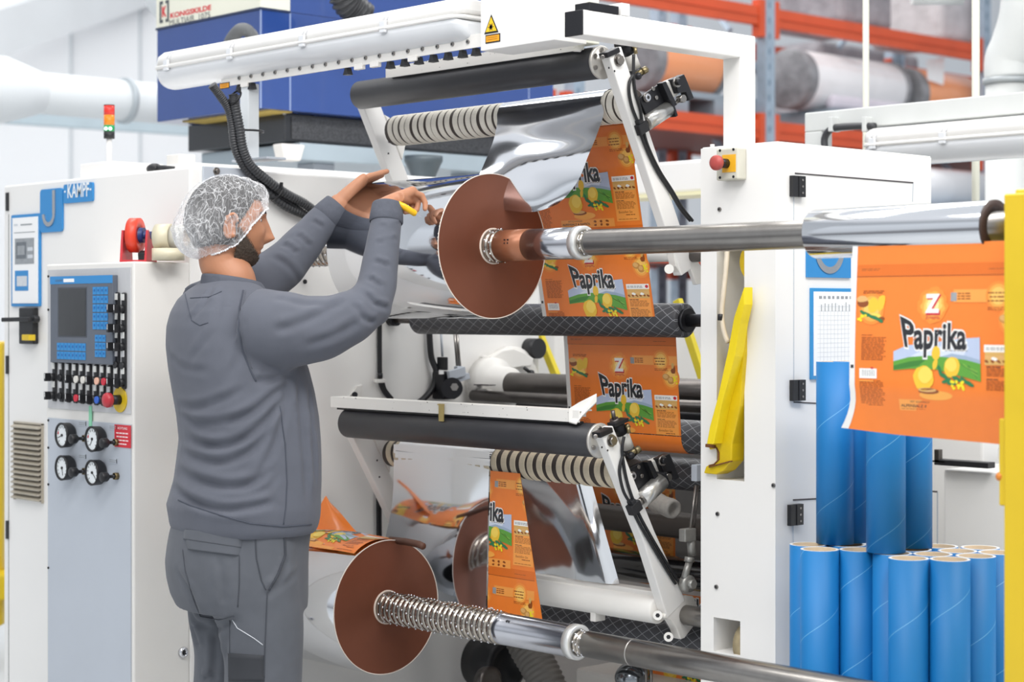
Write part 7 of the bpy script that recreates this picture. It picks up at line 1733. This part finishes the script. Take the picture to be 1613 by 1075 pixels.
# hair net
def net_mat2():
    mt = bpy.data.materials.new('hair_net_fabric'); mt.use_nodes = True; nt = mt.node_tree; b = nt.nodes['Principled BSDF']
    b.inputs['Base Color'].default_value = (.9, .9, .92, 1); b.inputs['Roughness'].default_value = .8
    tcn = nt.nodes.new('ShaderNodeTexCoord'); mp = nt.nodes.new('ShaderNodeMapping'); mp.inputs['Scale'].default_value = (1, 1, .55); nt.links.new(tcn.outputs['Object'], mp.inputs[0])
    nz = nt.nodes.new('ShaderNodeTexNoise'); nz.inputs['Scale'].default_value = 22; nt.links.new(mp.outputs[0], nz.inputs[0])
    ad = nt.nodes.new('ShaderNodeMix'); ad.data_type = 'VECTOR'; ad.inputs[0].default_value = .06; nt.links.new(mp.outputs[0], ad.inputs[4]); nt.links.new(nz.outputs['Color'], ad.inputs[5])
    outs = []
    for sc, w in ((42, .05), (110, .09)):
        v = nt.nodes.new('ShaderNodeTexVoronoi'); v.feature = 'DISTANCE_TO_EDGE'; v.inputs['Scale'].default_value = sc; nt.links.new(ad.outputs[1], v.inputs['Vector'])
        r = nt.nodes.new('ShaderNodeMapRange'); r.inputs[1].default_value = 0; r.inputs[2].default_value = w; r.inputs[3].default_value = 1; r.inputs[4].default_value = 0; nt.links.new(v.outputs['Distance'], r.inputs[0]); outs.append(r.outputs[0])
    at = nt.nodes.new('ShaderNodeAttribute'); at.attribute_name = 'bunch'
    m1 = nt.nodes.new('ShaderNodeMath'); m1.operation = 'MULTIPLY_ADD'; nt.links.new(outs[0], m1.inputs[0]); m1.inputs[1].default_value = .34; m1.inputs[2].default_value = .10
    m2 = nt.nodes.new('ShaderNodeMath'); m2.operation = 'MULTIPLY_ADD'; nt.links.new(outs[1], m2.inputs[0]); m2.inputs[1].default_value = .20; nt.links.new(m1.outputs[0], m2.inputs[2])
    m3 = nt.nodes.new('ShaderNodeMath'); m3.operation = 'ADD'; m3.use_clamp = True; nt.links.new(m2.outputs[0], m3.inputs[0]); nt.links.new(at.outputs['Fac'], m3.inputs[1])
    nt.links.new(m3.outputs[0], b.inputs['Alpha']); return mt
NETM = net_mat2()
def rim_z(q):   # q: azimuth from the face, 0 = front, pi = nape
    q = abs(q); ks = ((0, .046), (.6, .036), (1.1, -.002), (1.45, -.052), (1.8, -.068), (2.4, -.080), (PI, -.088))
    for i in range(len(ks) - 1):
        if q <= ks[i + 1][0]: t_ = (q - ks[i][0]) / (ks[i + 1][0] - ks[i][0]); return ks[i][1] + (ks[i + 1][1] - ks[i][1]) * t_
    return ks[-1][1]
rows = []; att = []; nu, nv = 144, 46; rimpts = []
for j in range(nv + 1):
    row = []; t_ = j / nv
    for i in range(nu + 1):
        q = -PI + 2 * PI * i / nu; e0 = math.asin(max(-.95, min(.95, rim_z(q) / .120))); el = e0 + (PI / 2 - e0) * t_
        n = Vector((math.sin(q) * math.cos(el), math.cos(q) * math.cos(el), math.sin(el)))
        back = max(0, -math.cos(q)); bag = math.sin(PI * min(1, t_ * 2.4)) if t_ < .42 else 0
        off = .008 + .010 * math.sin(PI * min(t_ * 1.3, 1)) + .022 * back ** 1.5 * bag + .010 * max(0, math.cos(q)) ** 2 * math.sin(PI * min(1, t_ * 2))
        pl_ = .0028 * (1 - t_) ** 1.0 * math.sin(q * 30 + 3 * mnoise.noise(Vector((q * 3, t_ * 4, 0)))) * (.3 + min(1, t_ * 5)) + .0035 * mnoise.noise(Vector((n.x * 9, n.y * 9, n.z * 9))) + .002 * mnoise.noise(n * 24)
        p = head_r(n, off + pl_)
        if back > .2: p.z -= .012 * back * bag
        row.append(hw_(p)); att.append(.50 * back ** 2 * (1 - min(1, t_ * 1.9)) + .30 * max(0, 1 - t_ * 12) + .35 * max(0, math.cos(q)) ** 3 * max(0, 1 - t_ * 2.5))
        if j == 0: rimpts.append(row[-1])
    rows.append(row)
m = MB(); m.grid(rows, NETM, True); no_ = m.build('hair_net', person, recalc=False)
at = no_.data.attributes.new('bunch', 'FLOAT', 'POINT'); at.data.foreach_set('value', att)
m = MB(); rp = [rimpts[0]]; n_ = len(rimpts)
fine = catmull(rimpts, 700); m.tube(fine, .0024, mat('white_elastic', '#F2F2F4', .8, noise=(90, .8)), 7, rf=lambda s: 1 + .38 * math.sin(s * 2 * PI * 95)); m.build('elastic_rim', no_)

# ---- cutter with a yellow handle
ck = tipsR[1][0]; c0 = wr_ + fr_d * .062 + Vector((.0, .0, -.026))
cd = Vector((.35, -.55, -.55)).normalized()
t = thing('safety_cutter', P(642, 328, D=4.78), 'small yellow film cutter held in the right hand', 'cutter')
m = MB(); a = P(637, 326, D=4.765); b = P(653, 336, D=4.775); m.tube([a + (a - b) * .6, a, b, b + (b - a) * .15], [.006, .0085, .0085, .006], mat('cutter_yellow', '#F0B90E', .35, noise=(30, .95)), 12); m.build('handle', t)
m = MB(); m.bar(b, b + (b - a) * .7 + Vector((0, 0, .002)), .006, .001, CHROME); m.build('blade', t)

# ---- trousers
pt = MB()
PR_ = [(822, 274, 492), (838, 269, 487), (860, 265, 484), (885, 262, 483), (910, 264, 483), (935, 270, 483), (955, 280, 482)]
loft(pt, [torso_ring(*t_, ratio=.84) for t_ in PR_], PANTS)
def leg_cl(side):
    h = hipc + TR * (.100 if side > 0 else .092) * side; return [Vector((h.x, h.y, .86)), Vector((h.x, h.y, .74)), Vector((h.x, h.y, .62)) + TF * .012, Vector((h.x, h.y, .48)) + TF * .02, Vector((h.x, h.y, .28)) - TF * .0, Vector((h.x, h.y, .10)) - TF * .01]
limb(pt, leg_cl(1), [.112, .112, .108, .098, .090, .086], PANTS, 36); limb(pt, leg_cl(-1), [.112, .114, .106, .096, .090, .085], PANTS, 36)
for s_ in (1, -1): pt.ball(hipc + TR * .08 * s_ - TF * .060 + Vector((0, 0, .03)), .100, PANTS, 24, 16, (1, 1, 1.35))
mep = remesh(pt, 'work_trousers', .006, 8)
bvp = BVHTree.FromPolygons([v.co.copy() for v in mep.vertices], [list(p.vertices) for p in mep.polygons])
fold_mesh(mep, bvp, [([(300, 965), (318, 985), (345, 990), (370, 975)], .007, .010), ([(340, 1000), (338, 1040), (335, 1075)], .006, .010), ([(280, 900), (300, 935), (312, 965)], .005, .010), ([(345, 880), (350, 920), (352, 955)], .003, .010), ([(302, 985), (312, 1020), (305, 1060)], .006, .011), ([(360, 990), (355, 1040)], .005, .010), ([(452, 880), (445, 905), (425, 930)], .006, .008), ([(470, 900), (440, 925), (418, 940)], .004, .010), ([(300, 1062), (320, 1070), (336, 1066)], .008, .008)])
trou = place(mep, 'work_trousers', person)
bvp = BVHTree.FromPolygons([v.co.copy() for v in mep.vertices], [list(p.vertices) for p in mep.polygons])
def patch(bv, poly, mm, name, parent, th=.004, nu=14, nv=14):
    """quad patch (4 corners) laid on the cloth"""
    A, B, C, D = poly; rows = []
    for j in range(nv + 1):
        v = j / nv; row = []
        for i in range(nu + 1):
            u = i / nu; x = (A[0] * (1 - u) + B[0] * u) * (1 - v) + (D[0] * (1 - u) + C[0] * u) * v; y = (A[1] * (1 - u) + B[1] * u) * (1 - v) + (D[1] * (1 - u) + C[1] * u) * v
            h, n = hit(bv, x, y); 
            if h is None: return None
            edge = (i in (0, nu) or j in (0, nv)); row.append(h + n * (th * (.1 if edge else 1)))
        rows.append(row)
    m = MB(); m.grid(rows, mm, True); return m.build(name, parent, recalc=False)
patch(bvp, [(290, 834), (382, 842), (380, 864), (289, 850)], PANTS, 'pocket_flap', trou, .007)
patch(bvp, [(291, 848), (380, 862), (376, 876), (296, 866)], PANTS, 'pocket_flap', trou, .006)
seam(bvp, [(292, 832), (302, 834)], .0013, REFL, 'pale_piping', trou, .004); seam(bvp, [(316, 833), (345, 835), (381, 840)], .0013, REFL, 'pale_piping', trou, .006)
DS2 = mat('trouser_seam', '#43464D', .9, noise=(30, .9))
seam(bvp, [(288, 866), (292, 900), (305, 945), (316, 972), (345, 977), (372, 970)], .0014, DS2, 'pocket_seam', trou); seam(bvp, [(377, 876), (377, 920), (374, 962)], .0014, DS2, 'pocket_seam', trou)
seam(bvp, [(402, 840), (404, 880), (412, 915), (420, 932)], .0018, DS2, 'side_pocket_edge', trou); seam(bvp, [(448, 842), (449, 875), (438, 905), (421, 934)], .0034, mat('dark_pocket_gap', '#3E4148', .9, noise=(30, .9)), 'side_pocket_opening', trou)
seam(bvp, [(421, 934), (419, 980), (417, 1030), (416, 1074)], .0016, DS2, 'side_seam', trou)
seam(bvp, [(366, 977), (374, 990), (400, 1006), (416, 1018)], .0011, REFL, 'pocket_edge', trou); seam(bvp, [(362, 978), (362, 1020), (360, 1074)], .0014, DS2, 'pocket_seam', trou)
patch(bvp, [(359, 1029), (416, 1033), (417, 1074.5), (360, 1074.5)], PANTSB, 'black_knee_patch', trou, .006)
# shoes
for s_ in (1, -1):
    h = leg_cl(s_)[-1]; m = MB(); c = Vector((h.x, h.y, 0)); 
    rings = []
    for t_, a, z1 in ((-.085, .030, .085), (-.07, .040, .10), (-.02, .044, .11), (.05, .046, .085), (.12, .050, .065), (.17, .045, .055), (.20, .025, .04)):
        cc = c + TF * t_ + Vector((0, 0, z1 / 2 + .002)); rings.append([cc + TR * math.cos(q) * a + Uv * math.sin(q) * z1 / 2 for q in [2 * PI * i / 24 for i in range(24)]])
    loft(m, rings, mat('black_safety_shoe', '#222224', .5, noise=(30, .8))); sh_ = m.build('shoe', person)
    m = MB(); m.box((-1, -1, 0), (1, 1, 1), BLACK); 
    for v in m.v: q = v.copy(); v.xyz = (c + TF * (.055 + q.y * .145) + TR * q.x * .046 + Vector((0, 0, q.z * .022)))[:]
    m.build('sole', sh_, .006)
